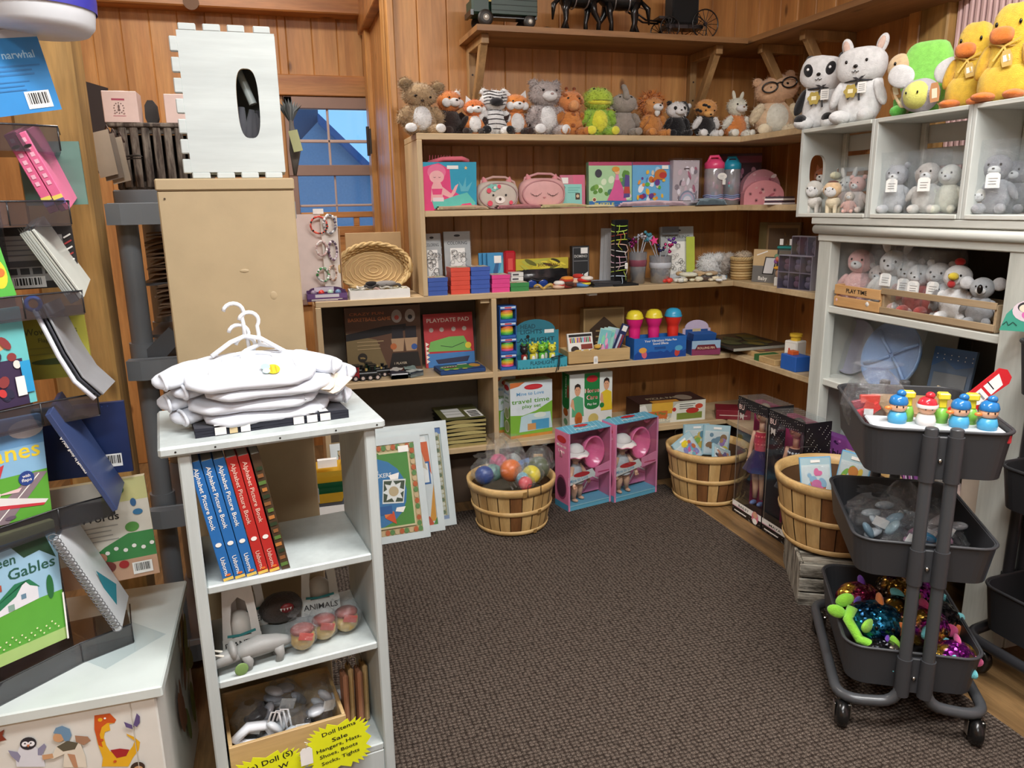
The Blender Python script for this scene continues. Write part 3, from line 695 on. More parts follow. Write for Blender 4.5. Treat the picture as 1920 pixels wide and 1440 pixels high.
#white crates on top of the cabinet
def crate(y1,y0,lab,hole):
 t=thing('wooden_crate',(2.05,(y0+y1)/2,CZ),lab,'crate','white crates on the cabinet');z0,z1,X0,X1=CZ+.001,CZ+.318,1.90,2.10;th=.014
 W2=CREAMW
 for k,y in enumerate((y1,y0+th)):
  q=MB();fr=Fr((X0,y,z0),(1,0,0),(0,0,1),X1-X0,z1-z0)
  if hole and k==0:panel_hole(q,fr,-th if False else th,C('c4c7c2',.55,'paint'),.36,.53,.016,.058,3.0,32)if False else panel_hole(q,Fr((X0,y-th,z0),(1,0,0),(0,0,1),X1-X0,z1-z0),th,C('c4c7c2',.55,'paint'),.36,.53,.035,.058,3.0,32)
  else:q.box(((X0+X1)/2,y-th/2,(z0+z1)/2),(X1-X0,th,z1-z0),C('c4c7c2',.55,'paint'),bev=.002)
  q.build('end_panel',t)
 for z in(z0+th/2,z1-th/2):
  q=MB();q.box(((X0+X1)/2,(y0+y1)/2,z),(X1-X0+.006,y1-y0-2*th+.02 if False else y1-y0-2*th-.001,th),CRY,bev=.002);q.build('long_panel',t)
 for k in range(4):
  q=MB();q.box((X1-.006,(y0+y1)/2,z0+.045+k*.074),(.010,y1-y0-2*th,.058),C('c4c7c2',.55,'paint'),bev=.002);q.build('back_slat',t)
 for y in(y0+th+.012,y1-th-.012):
  q=MB();q.box((X1-.02,y,(z0+z1)/2),(.016,.02,z1-z0-2*th),CRY,bev=.002);q.build('corner_batten',t)
crate(2.50,2.130,'white crate on the cabinet nearest the corner, holding a lamb and knitted toys',True)
crate(2.129,1.760,'middle white crate on the cabinet holding two bagged grey plush toys',False)
crate(1.759,1.400,'right-hand white crate on the cabinet, under the yellow duck comforters',False)
#rolling utility carts
def cart(col,colr,lab,full=True):
 t=thing('utility_cart',L0,lab,'cart',None);Mt=C(col,.45,'plastic');Tb=C(colr,.3,'plastic');CH_=C('c9c6c0',.25,'',1.0);BK=C('151515',.25)
 def rr(w,h,r,n=6):
  o=[]
  for(cx,cy,a0)in((w/2-r,h/2-r,0),(-w/2+r,h/2-r,pi/2),(-w/2+r,-h/2+r,pi),(w/2-r,-h/2+r,1.5*pi)):
   for k in range(n+1):a=a0+pi/2*k/n;o.append((cx+r*cos(a),cy+r*sin(a)))
  return o
 for zt,zb in((.79,.675),(.51,.415),(.222,.115)):
  q=MB();out=rr(.318,.452,.05);inn=rr(.306,.440,.045);bt=rr(.292,.425,.045);n=len(out)
  vs=[(x,y,zt)for x,y in out]+[(x,y,zb)for x,y in bt]+[(x,y,zt)for x,y in inn]+[(x*.98,y*.98,zb+.006)for x,y in bt]
  fs=[]
  for i in range(n):
   j=(i+1)%n;fs+=[(i+n,j+n,j,i),(i,j,j+2*n,i+2*n),(i+2*n,j+2*n,j+3*n,i+3*n)]
  fs+=[tuple(range(2*n-1,n-1,-1)),tuple(range(3*n,4*n))]
  q.add(vs,fs,Mt,False);q.tube([(x,y,zt)for x,y in out],.004,Mt,6,True);tr=q.build('tray',t)
  for s in(-1,1):
   b2=MB();b2.box((0,s*.230,(zt+zb)/2-.004),(.075,.010,zt-zb-.012),Mt,bev=.002)
   for sx in(-1,1):b2.cyl((sx*.026,s*.241,zb),(sx*.026,s*.241,zt-.006),.0175,Mt,seg=14)
   b2.ell((0,s*.237,(zt+zb)/2-.01),(.0055,.003,.0055),CH_,seg=12,ring=6);b2.build('bracket',tr)
 for s in(-1,1):
  for sx in(-1,1):
   q=MB();q.cyl((sx*.026,s*.241,.14),(sx*.026,s*.241,.80),.0145,Tb,seg=14);q.ell((sx*.026,s*.241,.80),(.0145,.0145,.005),Tb,seg=14,ring=6);q.build('post',t)
 for sx in(-1,1):
  q=MB();pth=[]
  def arc(p0,p1,p2,n=5):
   for k in range(n+1):f=k/n;a_=V(p0).lerp(V(p1),f);b_=V(p1).lerp(V(p2),f);pth.append(a_.lerp(b_,f))
  arc((sx*.026,-.241,.16),(sx*.026,-.241,.092),(sx*.075,-.241,.088));arc((sx*.11,-.241,.085),(sx*.165,-.241,.083),(sx*.168,-.19,.083))
  arc((sx*.168,.19,.083),(sx*.165,.241,.083),(sx*.11,.241,.085));arc((sx*.075,.241,.088),(sx*.026,.241,.092),(sx*.026,.241,.16))
  q.tube(pth,.0135,Tb,12);q.build('base_tube',t)
  for s in(-1,1):
   x,y=sx*.152,s*.215;c_=thing('caster',L0,None,None);c_.parent=t
   q=MB();q.cyl((x,y,.052),(x,y,.076),.013,CH_,seg=14);q.cyl((x,y,.064),(x,y,.068),.016,CH_,seg=14)
   q.box((x+.016,y-.016,.046),(.003,.024,.04),CH_,bev=.001);q.box((x-.022,y-.016,.046),(.003,.024,.04),CH_,bev=.001)
   q.lathe([(.0001,-.015),(.022,-.015),(.032,-.010),(.0345,0),(.032,.010),(.022,.015),(.0001,.015)],BK,(x-.004,y-.022,.0375),ry(pi/2)@rx(0),28);q.box((x,y-.008,.05),(.036,.012,.012),CH_,bev=.002)
   bpy.data.objects.remove(c_);q.build('caster',t)
 return t
crt=cart('3a3b3e','46484b','charcoal three-tier rolling cart at the front right, filled with toys')
CC,CA=V((1.529,1.48,0)),radians(-31.3);place(crt,CC,CA)
def Ct(x,y,z):return CC+rz(CA)@V((x,y,z))
crt2=cart('2a2a2c','2d2d30','black three-tier rolling cart at the right edge, partly behind the charcoal cart')
DC,DA=V((1.955,1.235,0)),radians(2);place(crt2,DC,DA);crt2.scale=(1,1,1.2)
def Dt(x,y,z):return DC+rz(DA)@V((x,y,z))
#slatted bushel baskets
BSK=wood('basket_stave_light','b98f55','dcb87c','z',1.5,.5,0,knots=False,contrast=.6);BSKD=wood('basket_stave_dark','6b4526','8a5c34','z',1.5,.5,0,knots=False,contrast=.6);HOOP=wood('basket_hoop','c49a5e','e0bd82','x',1.5,.45,0,knots=False,contrast=.5)
def basket(lab,h=.225,r0=.140,r1=.180,dark=(3,9,15),seed=1):
 t=thing('bushel_basket',L0,lab,'basket','round slatted wooden baskets');n=22;rd=random.Random(seed)
 R_=lambda z:r0+(r1-r0)*(z/h)**.75
 q=MB()
 for k in range(n):
  a0,a1=2*pi*(k+.04)/n,2*pi*(k+.96)/n;mt=BSKD if k in dark else BSK;off=.0008*(k%2)
  q.grid(lambda s,tt:V(((R_(tt*h)+off)*cos(a0+(a1-a0)*s),(R_(tt*h)+off)*sin(a0+(a1-a0)*s),.004+tt*(h-.006))),3,7,mt)
 q.lathe([(r0-.006,.004),(R_(h/2)-.005,h/2),(r1-.005,h-.004)],C('5a3d22',.7),seg=36,cap=False)
 q.lathe([(.0001,.006),(r0,.006)],BSKD,seg=36,cap=False);q.build('body',t)
 for z,w in((h-.018,.034),(h*.48,.02),(.014,.02)):
  q=MB();r=R_(z)
  q.lathe([(R_(z-w/2)+.001,z-w/2),(R_(z-w/2)+.006,z-w/2+.002),(R_(z+w/2)+.006,z+w/2-.002),(R_(z+w/2)+.001,z+w/2),(R_(z+w/2)-.007,z+w/2),(R_(z-w/2)-.007,z-w/2)]if z>h*.6 else[(R_(z-w/2)+.001,z-w/2),(R_(z-w/2)+.005,z-w/2+.002),(R_(z+w/2)+.005,z+w/2-.002),(R_(z+w/2)+.001,z+w/2)],HOOP,seg=44,cap=False)
  a=-1.45+rd.uniform(-.3,.3);q.box(((r+.006)*cos(a),(r+.006)*sin(a),z),(.002,.016,w*.8),C('8a6a3c',.5),rz(a));q.build('hoop',t)
 for a in(-pi/2+.12,pi/2):
  q=MB();r=r1+.009;pts=[]
  for k in range(2):pass
  p0,p1=a-.16,a+.16
  q.tube([(r*cos(p0),r*sin(p0),h-.03),(r*cos(p0),r*sin(p0),h+.015),(r*cos(p0+.02)*.99,r*sin(p0+.02)*.99,h+.022),(r*cos(p1-.02)*.99,r*sin(p1-.02)*.99,h+.022),(r*cos(p1),r*sin(p1),h+.015),(r*cos(p1),r*sin(p1),h-.03)],.0014,C('2c2620',.4),6);q.build('wire_handle',t)
 return t
B1,B2,B3=V((.845,2.80,.006)),V((1.780,2.845,0)),V((1.755,2.00,.158))
B1=V((.845,2.83,.006))
place(basket('round slatted basket on the carpet by the travel play sets, full of bagged bath toys',.212),B1,.1)
place(basket('round slatted basket in front of the corner, full of carded hair accessories',.245,.142,.183,(1,3,13,15,16,17,19),3),B2,.2)
place(basket('round slatted basket standing on the weathered crate beside the charcoal cart',.25,.150,.195,(8,14,15,16),5),B3,-.2)
#weathered crate under the third basket
ok=thing('weathered_crate',L0,'weathered grey slatted crate on the floor under the third basket','crate')
for k in range(3):
 q=MB();q.box((.155,.0,.026+k*.051),(.31,.010,.046),GREYX,bev=.003);q.build('front_slat',ok)
 q=MB();q.box((.155,.32,.026+k*.051),(.31,.010,.046),GREYX,bev=.003);q.build('back_slat',ok)
for x in(.006,.304):
 q=MB();q.box((x,.16,.077),(.012,.308,.154),GREYW,bev=.003);q.build('side_panel',ok)
q=MB();q.box((.155,.16,.010),(.284,.30,.010),GREYX);q.build('bottom',ok)
q=MB();q.box((.155,.16,.1465),(.284,.30,.010),GREYX);q.build('top',ok)
c0=P(1494,1135,z=0);c1=P(1470,1059,z=0);A_=atan2(c1.y-c0.y,c1.x-c0.x)-pi/2
place(ok,(c0.x,c0.y,.0),A_)
#plush toys
def place3(o,loc,a=0,tilt=0,roll=0):o.location=loc;o.rotation_euler=(tilt,roll,a);return o
def sup(mb,c,r,m,e=.5,seg=24,ring=14,R=None,fuzz=0.0):
 """super-ellipsoid cushion shape"""
 c=V(c);vs=[];fs=[];pw=lambda v,k:math.copysign(abs(v)**k,v)
 for i in range(ring+1):
  th=pi*i/ring
  for j in range(seg):
   ph=2*pi*j/seg;q=V((r[0]*pw(sin(th),e)*pw(cos(ph),e),r[1]*pw(sin(th),e)*pw(sin(ph),e),r[2]*pw(cos(th),e)))
   if fuzz:q*=1+fuzz*noise.noise((q+c)*40)
   if R is not None:q=R@q
   vs.append(q+c)
 for i in range(ring):
  for j in range(seg):fs.append((i*seg+j,(i+1)*seg+j,(i+1)*seg+(j+1)%seg,i*seg+(j+1)%seg))
 return mb.add(vs,fs,m,True)
EYE=C('120f0e',.12);EYEB=C('4a2c18',.15)
def plush(lab,h,body,belly=None,head=None,muzzle=None,ear='round',earc=None,limb=None,foot=None,nose='1c1614',fur=1.0,cat='plush toy',hw=1.0,bw=1.0,yaw=0.0,stripes=None,patches=None,extra=None,tilt=0.0,legs=True,arms=True,mz=1.0,seed=1,nod=0.0,group='plush animals on the top shelf',name='plush_toy',eyes=True,earin=None):
 t=thing(name,L0,lab,cat,group);s=h;head=head or body;limb=limb or body;foot=foot or limb;earc=earc or head
 nf=int(260*fur);fl=.010*s/.2
 q=MB();br=(.245*s*bw,.19*s,.27*s);bc=V((0,.02*s,.27*s))
 q.ell(bc,br,F(body),None,28,18,.05);q.fur(bc,br,F(body),int(nf*1.6),fl,seed=seed)
 if belly:q.ell(bc+V((0,-.075*s,.0)),(.165*s*bw,.14*s,.22*s),F(belly),None,22,14,.04);q.fur(bc+V((0,-.075*s,0)),(.16*s*bw,.14*s,.21*s),F(belly),nf//2,fl*.7,seed=seed+3)
 if stripes:
  for k in range(5):
   zz=.12+k*.09;rr=sqrt(max(.02,1-((zz-.27)/.27)**2));q.tube([(.242*s*bw*rr*cos(a),.02*s+.190*s*rr*sin(a),(zz+.012*sin(3*a))*s)for a in[pi*1.05+pi*.9*j/10 for j in range(11)]],.011*s,F(stripes),6)
 if patches:
  rd=random.Random(seed)
  for k in range(9):
   a=rd.uniform(pi*1.0,pi*2.0);e=rd.uniform(-.8,.9);cc=bc+V((br[0]*cos(a)*cos(e),br[1]*sin(a)*cos(e),br[2]*sin(e)))*.93;q.ell(cc,(.05*s,.03*s,.045*s),F(patches),None,10,8)
 q.build('body',t)
 hc=V((0,-.02*s,.67*s));hr=V((.235*s*hw,.195*s,.20*s));Rh=rz(yaw)@rx(nod)@ry(tilt)
 hp=lambda x,y,z:hc+Rh@V((x*s,y*s,z*s))
 q=MB();q.ell(hc,hr,F(head),Rh,28,18,.05);q.fur(hc,hr,F(head),int(nf*1.2),fl,Rh,seed=seed+1)
 if stripes:
  for k in range(5):q.tube([hp(-.20+.40*j/8,-.197*sqrt(max(0,1-((-.20+.40*j/8)/.235)**2-((.15-.06*k)/.205)**2))-.004,.15-.06*k+.02*sin(j))for j in range(9)],.009*s,F(stripes),6)
 if patches:
  rd=random.Random(seed+9)
  for k in range(5):
   a=rd.uniform(pi*1.1,pi*1.9);e=rd.uniform(-.2,1.0);d=V((hr.x*cos(a)*cos(e),hr.y*sin(a)*cos(e),hr.z*sin(e)))*.9;q.ell(hc+Rh@d,(.05*s,.04*s,.04*s),F(patches),None,10,8)
 hd=q.build('head',t)
 if muzzle:
  q=MB();q.ell(hp(0,-.165*mz,-.045),(.115*s,.085*s*mz,.085*s),F(muzzle),Rh,20,12,.03);q.build('muzzle',hd)
 if nose:
  q=MB();q.ell(hp(0,(-.25 if muzzle else-.198)*mz**.7,-.02),(.026*s,.018*s,.018*s),C(nose,.25),Rh,12,8);q.build('nose',hd)
 if eyes:
  for sx in(-1,1):q=MB();q.ell(hp(sx*.10,-.170,.04),(.022*s,.012*s,.020*s),EYE,Rh,12,8);q.build('eye',hd)
 for sx in(-1,1):
  q=MB()
  if ear=='round':q.ell(hp(sx*.175*hw,.01,.165),(.065*s,.035*s,.065*s),F(earc),Rh@ry(sx*.4),16,10,.05);q.fur(hp(sx*.175*hw,.01,.165),(.065*s,.035*s,.065*s),F(earc),nf//6,fl,seed=seed+5)
  elif ear=='big':q.ell(hp(sx*.22*hw,.01,.16),(.085*s,.035*s,.10*s),F(earc),Rh@ry(sx*.5),16,10,.06);q.fur(hp(sx*.22*hw,.01,.16),(.085*s,.035*s,.10*s),F(earc),nf//3,fl,seed=seed+5)
  elif ear=='point':
   b0,b1,tp,bk=hp(sx*.07,-.03,.17),hp(sx*.21,-.02,.09),hp(sx*.19,-.01,.29),hp(sx*.14,.05,.14)
   q.add([b0,b1,tp,bk],[(0,1,2)if sx>0 else(0,2,1),(1,3,2)if sx>0 else(1,2,3),(3,0,2)if sx>0 else(3,2,0)],F(earc),False)
  elif ear=='flop':q.ell(hp(sx*.19,-.01,.02),(.035*s,.05*s,.11*s),F(earc),Rh@ry(-sx*.3),16,10,.04)
  elif ear=='tall':q.ell(hp(sx*.09,.0,.24),(.04*s,.028*s,.11*s),F(earc),Rh@ry(sx*.25),16,10,.04)
  elif ear=='eyes':q.ell(hp(sx*.09,-.02,.15),(.06*s,.06*s,.055*s),F(earc),Rh,16,10,.04);q.ell(hp(sx*.09,-.07,.17),(.022*s,.015*s,.022*s),EYE,Rh,10,8)
  elif ear=='fan':q.ell(hp(sx*.20,.02,.0),(.10*s,.02*s,.12*s),F(earc),Rh@rz(sx*.5),16,10)
  else:continue
  if earin and ear in('round','big','tall'):q.ell(hp(sx*.15*hw,-.024,.145),(.038*s,.016*s,.04*s),F(earin),Rh,12,8)
  q.build('ear',hd)
 if arms:
  for sx in(-1,1):
   q=MB();c=V((sx*.225*s*bw,-.06*s,.33*s));R=ry(-sx*.40)@rx(.35);r=(.075*s,.075*s,.16*s);q.ell(c,r,F(limb),R,16,12,.05);q.fur(c,r,F(limb),nf//3,fl,R,seed=seed+7);q.build('arm',t)
 if legs:
  for sx in(-1,1):
   q=MB();c=V((sx*.155*s,-.18*s,.085*s));R=rz(sx*.35);r=(.085*s,.16*s,.085*s);q.ell(c,r,F(limb),R,16,12,.05);q.fur(c,r,F(limb),nf//3,fl,R,seed=seed+8)
   lg=q.build('leg',t)
   q=MB();c2=c+R@V((0,-.135*s,.01*s));q.ell(c2,(.078*s,.04*s,.078*s),F(foot),R,16,10,.03);q.build('foot',lg)
 if extra:extra(t,hd,s,hp)
 return t
def on1(u,y=3.14):return P(u,240,y=y).x
S1=ZT[0]
def ex_frog(t,hd,s,hp):
 q=MB();q.ell(hp(0,-.07,-.06),(.20*s,.14*s,.07*s),F('d8cf3c'),None,20,10,.04);q.tube([hp(x,-.208+.7*x*x,-.035)for x in(-.15,-.1,-.05,0,.05,.1,.15)],.004*s,C('4a4a20'),5);q.build('mouth',hd)
def ex_giraffe(t,hd,s,hp):
 q=MB();q.ell(hp(0,-.13,-.09),(.095*s,.12*s,.11*s),F('d0905c'),None,20,12,.03);q.build('snout',hd)
 for sx in(-1,1):
  q=MB();q.cyl(hp(sx*.06,0,.14),hp(sx*.07,0,.24),.02*s,F('b5652c'));q.ell(hp(sx*.07,0,.245),(.032*s,)*3,F('7c3c1c'),None,12,8);q.build('horn',hd)
def ex_lion(t,hd,s,hp):
 q=MB();q.ell(hp(0,.05,.03),(.27*s,.13*s,.26*s),F('a8601f'),None,24,14,.10);q.fur(hp(0,.04,.04),(.27*s,.13*s,.26*s),F('b4692a'),700,.022,wd=.002);q.build('mane',hd)
 q=MB();q.ell(hp(0,-.14,-.15),(.06*s,.05*s,.09*s),F('e8ddd0'),None,12,8,.06);q.build('chin',hd)
def ex_ele(t,hd,s,hp):
 q=MB();q.tube([hp(0,-.14,0),hp(.0,-.21,.04),hp(-.0,-.22,.14),hp(0,-.18,.24),hp(0,-.15,.30)],[.07*s,.06*s,.05*s,.05*s,.055*s],F('8d857c'),14);q.ell(hp(0,-.16,.31),(.045*s,.03*s,.04*s),F('c9b3a6'),None,12,8);q.build('trunk',hd)
def ex_panda(t,hd,s,hp):
 for sx in(-1,1):q=MB();q.ell(hp(sx*.10,-.165,.03),(.045*s,.016*s,.055*s),F('17161a'),ry(sx*.5),14,8);q.build('eye_patch',hd)
def ex_mask(col):
 def f(t,hd,s,hp):
  for sx in(-1,1):q=MB();q.ell(hp(sx*.13,-.115,-.05),(.085*s,.075*s,.09*s),F(col),None,16,10,.03);q.build('cheek',hd)
 return f
def ex_glasses(t,hd,s,hp):
 for sx in(-1,1):
  q=MB();pts=[hp(sx*.125+.095*cos(a),-.200+.25*abs(sx*.125+.095*cos(a)-sx*.05)**1.6*1.2,.045+.07*sin(a))for a in[2*pi*k/18 for k in range(18)]]
  q.tube(pts,.011*s,C('1d1a1a',.25),8,True);q.build('glasses_rim',hd)
 q=MB();q.tube([hp(-.035,-.205,.07),hp(0,-.208,.08),hp(.035,-.205,.07)],.010*s,C('1d1a1a',.25),8);q.build('glasses_bridge',hd)
rows=[(787,.225,dict(lab='shaggy taupe long-eared plush with white belly at the left end of the top shelf',body='a48a68',belly='e9e6e0',ear='big',earc='97805f',foot='efece6',fur=4,nod=.5,nose='3a2a22',seed=11,tilt=.1),.12),(848,.185,dict(lab='red panda plush with white face and black chin sitting behind the small fox',body='2a1c18',head='c47436',muzzle='f0ece6',ear='round',earc='e8e0d6',limb='2a1c18',extra=ex_mask('f1ebe2'),seed=12,nod=-.1),.4),(889,.145,dict(lab='smallest fox plush, white faced with an orange cap, left of the zebra',body='c87a3c',belly='efe8e0',head='c56c34',muzzle='f2ece4',ear='point',earc='efe6dc',limb='241a18',seed=13,extra=ex_mask('f1ebe2'),yaw=.3),-.2),(925,.185,dict(lab='black and white striped zebra plush with a black muzzle',body='e8e4df',head='ece8e4',muzzle='17151a',ear='round',limb='e8e4df',foot='141316',stripes='1c1a1e',nose=None,seed=14,mz=1.15),0),(965,.170,dict(lab='fox plush with white cheeks and bib, right of the zebra',body='c87a3c',belly='f0ece6',head='cc7a34',muzzle='f2eee6',ear='point',earc='f0e6da',limb='2a1a16',seed=15,extra=ex_mask('f3eee8')),.05),(1019,.225,dict(lab='shaggy grey wolf-like plush with white chest and foot pads',body='a49a98',belly='e6e2de',head='a09694',muzzle='eeebe8',ear='round',foot='f0ece8',fur=3.5,seed=16,nose='b49a98'),.15),(1066,.190,dict(lab='giraffe plush with orange patches and a big tan snout',body='c07a3c',head='c87f48',ear='none',patches='8f4f22',limb='a8672e',seed=17,nose=None,extra=ex_giraffe),.05),(1117,.205,dict(lab='lime green frog plush with yellow belly and lips',body='8fb33a',belly='d8d03c',head='a3bc3c',ear='eyes',limb='86ae38',foot='d0c83c',fur=2.2,nose=None,eyes=False,seed=18,extra=ex_frog),0),(1165,.185,dict(lab='grey elephant plush lifting its trunk upwards',body='8a8178',head='8d857c',ear='fan',earc='a89a90',limb='857c73',nose=None,seed=19,extra=ex_ele,fur=.6,nod=-.5),-.1),(1219,.175,dict(lab='lion plush with a tufted ginger mane',body='b4773a',head='b98048',muzzle='efe4d8',ear='round',limb='b4773a',seed=20,extra=ex_lion,nod=-.05),.25),(1264,.155,dict(lab='small panda plush with white face and black body',body='17161a',head='f1efec',ear='round',earc='17161a',muzzle='f4f2ef',seed=21,extra=ex_panda),0),(1318,.170,dict(lab='calico black, orange and white dog plush bowing its head',body='191618',head='c98f4c',belly='191618',muzzle='d09a58',ear='flop',earc='17161a',limb='ece6de',patches='17161a',seed=22,nod=.6),.1),(1375,.180,dict(lab='llama plush with cream head and rust orange coat',body='c87c40',head='e8d8c2',muzzle='efe3d2',ear='tall',earc='e6d6c0',limb='ecdcc8',seed=23,nose='8a6a54',hw=.8,tilt=.05,fur=1.5),.1),]
for k,(u,h,sp_,a)in enumerate(rows):
 t=plush(h=h,**sp_);place3(t,(on1(u),3.125-(.0 if k not in(1,)else-.06),S1),a);t.scale=(1.34,1.08,1.0)if k==0 else(1.32,1.12,1.10)
q=MB();q.ell((0,0,.13),(.036,.02,.036),F('17161a'),None,20,12);q.ell((0,.0,.05),(.04,.035,.05),F('2b2829'),None,18,12,.05);q.ell((.03,-.005,.145),(.012,.01,.012),F('efece8'),None,10,8)
t=q.build('plush_toy');tag(t,'black round-headed plush peeking from behind the calico dog','plush toy','plush animals on the top shelf');place3(t,(on1(1296),3.22,S1+.03));t.location.z=S1
t=plush('large cream hamster-like plush wearing black glasses',.285,'e0b494',belly='f0d6c4',head='deaa88',muzzle='f0dfd2',ear='round',limb='e4c4a8',nose='d9a892',hw=1.2,bw=1.1,seed=24,extra=ex_glasses,tilt=-.25,fur=1.3,mz=.6);place3(t,(P(1437,240,y=3.06).x+.04,3.06,S1),-.35);t.scale=(1.2,1.05,1.05)
t=plush('candy pink shaggy plush squeezed between the bespectacled plush and panda comforter',.20,'e39aa2',head='e8a0a8',ear='flop',limb='e59aa4',seed=25,fur=2.5,eyes=False,nose=None);place3(t,(2.10,2.66,S1),-1.2)
#comforters standing on the white crates (top at CT)
CT=CZ+.3195
def rib(q,p,d,l,w,mt):
 p=V(p);d=V(d).normalized();s_=d.cross(V((0,1,0))).normalized()*w/2;q.add([p-s_,p+s_,p+d*l+s_,p+d*l-s_],[(0,1,2,3)],mt)
def comforter(lab,kind,loc,a,s=1.0):
 t=thing('plush_comforter',L0,lab,'plush comforter','plush comforters on the white crates')
 q=MB();bc={'panda':'f0ede6','bear':'e6e2da','turtle':'7fcf5c','duck':'e0ad34'}[kind];Bm=F(bc)
 if kind=='duck':
  sup(q,(0,.0,.15),(.062,.045,.15),Bm,.62,fuzz=.03);sup(q,(0,-.005,.06),(.085,.05,.06),Bm,.7,fuzz=.03);bd=q.build('body',t)
  q=MB();sup(q,(-.012,-.052,.20),(.034,.026,.026),F('e0752c'),.75);q.build('beak',t)
  for sx in(-1,1):
   q=MB();q.ell((sx*.045,-.055,.016),(.032,.042,.015),F('e0702a'),rz(sx*.3),18,10,.03);q.build('foot',t)
   q=MB();q.ell((sx*.068,-.03,.125),(.018,.025,.055),F('dba630'),ry(sx*-.3),14,10,.05);q.build('wing',t)
   q=MB();q.ell((sx*.035,-.045,.235),(.005,.004,.008),EYE,None,8,6);q.build('eye',t)
  q=MB();q.tube([(.05*cos(a_),-.002+.047*sin(a_),.165)for a_ in[2*pi*k/20 for k in range(20)]],.003,C('c9a24a',.4),6,True)
  for d in((-.6,-.2,-1),(.5,-.2,-1),(.9,0,.4),(-.9,0,.3)):rib(q,(.0,-.055,.165),d,.05,.006,C('d8b45a',.4))
  q.build('ribbon',t);q=MB();fr=Fr((.0,-.06,.10),(1,0,.15),(0,0,1),.035,.05);q.prism([(.1,0),(.9,0),(1,.5),(.8,1),(.2,1),(0,.5)],fr,.0015,C('cfae62',.5));q.rect(fr,.2,.3,.8,.7,C('f2eee2'));q.build('tag',t)
 elif kind=='turtle':
  sup(q,(.02,0,.155),(.085,.035,.115),F('86d85a'),.6,fuzz=.03);bd=q.build('shell',t)
  q=MB();q.ell((-.075,-.01,.185),(.045,.035,.05),F('d8b48c'),None,20,12,.02);q.build('head',t)
  q=MB();q.ell((-.085,-.045,.195),(.005,.004,.007),EYE,None,8,6);q.build('eye',t)
  q=MB();sup(q,(-.01,-.015,.06),(.075,.045,.06),F('63b84c'),.8,fuzz=.03);q.ell((-.03,-.05,.06),(.03,.02,.05),F('e2cba4'),None,16,10);q.build('body',t)
  for sx in(-1,1):
   q=MB();q.ell((sx*.055,-.06,.02),(.03,.035,.022),F('5cb544'),None,14,10,.03);q.build('foot',t)
  q=MB();q.tube([(-.06,-.05,.13),(-.07,-.07,.08),(-.04,-.08,.03),(0,-.08,.04),(.03,-.07,.09)],.006,F('dcb890'),8);q.build('arm',t)
  q=MB();fr=Fr((-.075,-.075,.06),(1,0,.3),(-.2,0,1),.035,.065);q.prism([(.1,0),(.9,0),(1,.5),(.8,1),(.2,1),(0,.5)],fr,.0015,C('a8763c',.5));q.rect(fr,.25,.2,.75,.7,C('e8dcc0'));q.build('tag',t)
 else:
  sup(q,(0,0,.09),(.075,.04,.09),Bm,.7,fuzz=.04);bd=q.build('body',t)
  q=MB();sup(q,(0,-.01,.195),(.085,.05,.062),Bm,.75,fuzz=.03,R=ry(.2 if kind=='panda' else 0));hd=q.build('head',t)
  for sx in(-1,1):
   dk=F('19171a')
   q=MB();q.ell((sx*.06,.005,.262 if kind=='bear' else.245),(.020,.012,.034 if kind=='bear' else.022),Bm if kind=='bear' else dk,ry(sx*.3),14,10);
   if kind=='bear':q.ell((sx*.06,-.006,.262),(.012,.006,.024),F('e0b4a6'),ry(sx*.3),12,8)
   q.build('ear',hd)
   q=MB()
   if kind=='panda':q.ell((sx*.04,-.056,.205),(.018,.007,.024),dk,ry(sx*.4),14,10);q.ell((sx*.04,-.063,.208),(.005,.003,.005),C('f4f4f4'),None,8,6)
   else:q.ell((sx*.035,-.058,.205),(.005,.004,.006),EYE,None,8,6)
   q.build('eye',hd)
   q=MB();q.ell((sx*.075,-.02,.10),(.018,.022,.05),dk if kind=='panda' else Bm,ry(-sx*.4),14,10,.04);q.build('arm',t)
   q=MB();q.ell((sx*.045,-.055,.022),(.028,.045,.024),Bm,rz(sx*.3),16,10,.03)
   if kind=='panda':q.ell((sx*.05,-.075,.032),(.022,.025,.02),dk,rz(sx*.3),12,8)
   q.build('foot',t)
  q=MB();q.ell((0,-.062,.188),(.008,.005,.006),EYE,None,10,8);q.tube([(-.012,-.06,.172),(-.005,-.062,.168),(0,-.062,.175),(.005,-.062,.168),(.012,-.06,.172)],.0014,EYE,5);q.build('nose',hd)
  q=MB();q.tube([(.06*cos(a_),.045*sin(a_)-.002,.142)for a_ in[2*pi*k/20 for k in range(20)]],.0035,C('232326',.4),6,True)
  for d in((-.5,-.1,-1),(.15,-.1,-1),(.8,0,.7),(-.8,0,.6)):rib(q,(.01,-.052,.142),d,.07 if d[2]<0 else.03,.007,C('2a2a2e',.4))
  q.build('ribbon',t)
  q=MB();fr=Fr((-.035,-.058,.085),(1,0,0),(0,0,1),.045,.045)
  q.prism([(.5+.5*cos(2*pi*k/24)*(1+.14*cos(6*2*pi*k/24)),.5+.5*sin(2*pi*k/24)*(1+.14*cos(6*2*pi*k/24)))for k in range(24)],fr,.0015,C('b09a4a',.5));q.rect(fr,.3,.35,.7,.65,C('efe8c8'))
  fr=Fr((.012,-.060,.098),(1,0,0),(0,0,1),.03,.036);q.prism([(0,0),(1,0),(1,1),(0,1)],fr,.001,C('f2f2ee'));
  for k in range(4):q.rect(fr,.15,.2+.18*k,.85,.26+.18*k,C('9a9a98'))
  q.build('tag',t)
 o=place3(t,loc,a);o.scale=(s,s,s);return t
yc=lambda u,v=200,x=1.99:P(u,v,x=x).y
comforter('white panda comforter with black eye patches and ribbon on the left crate','panda',(1.985,yc(1545),CT),-1.05,1.0)
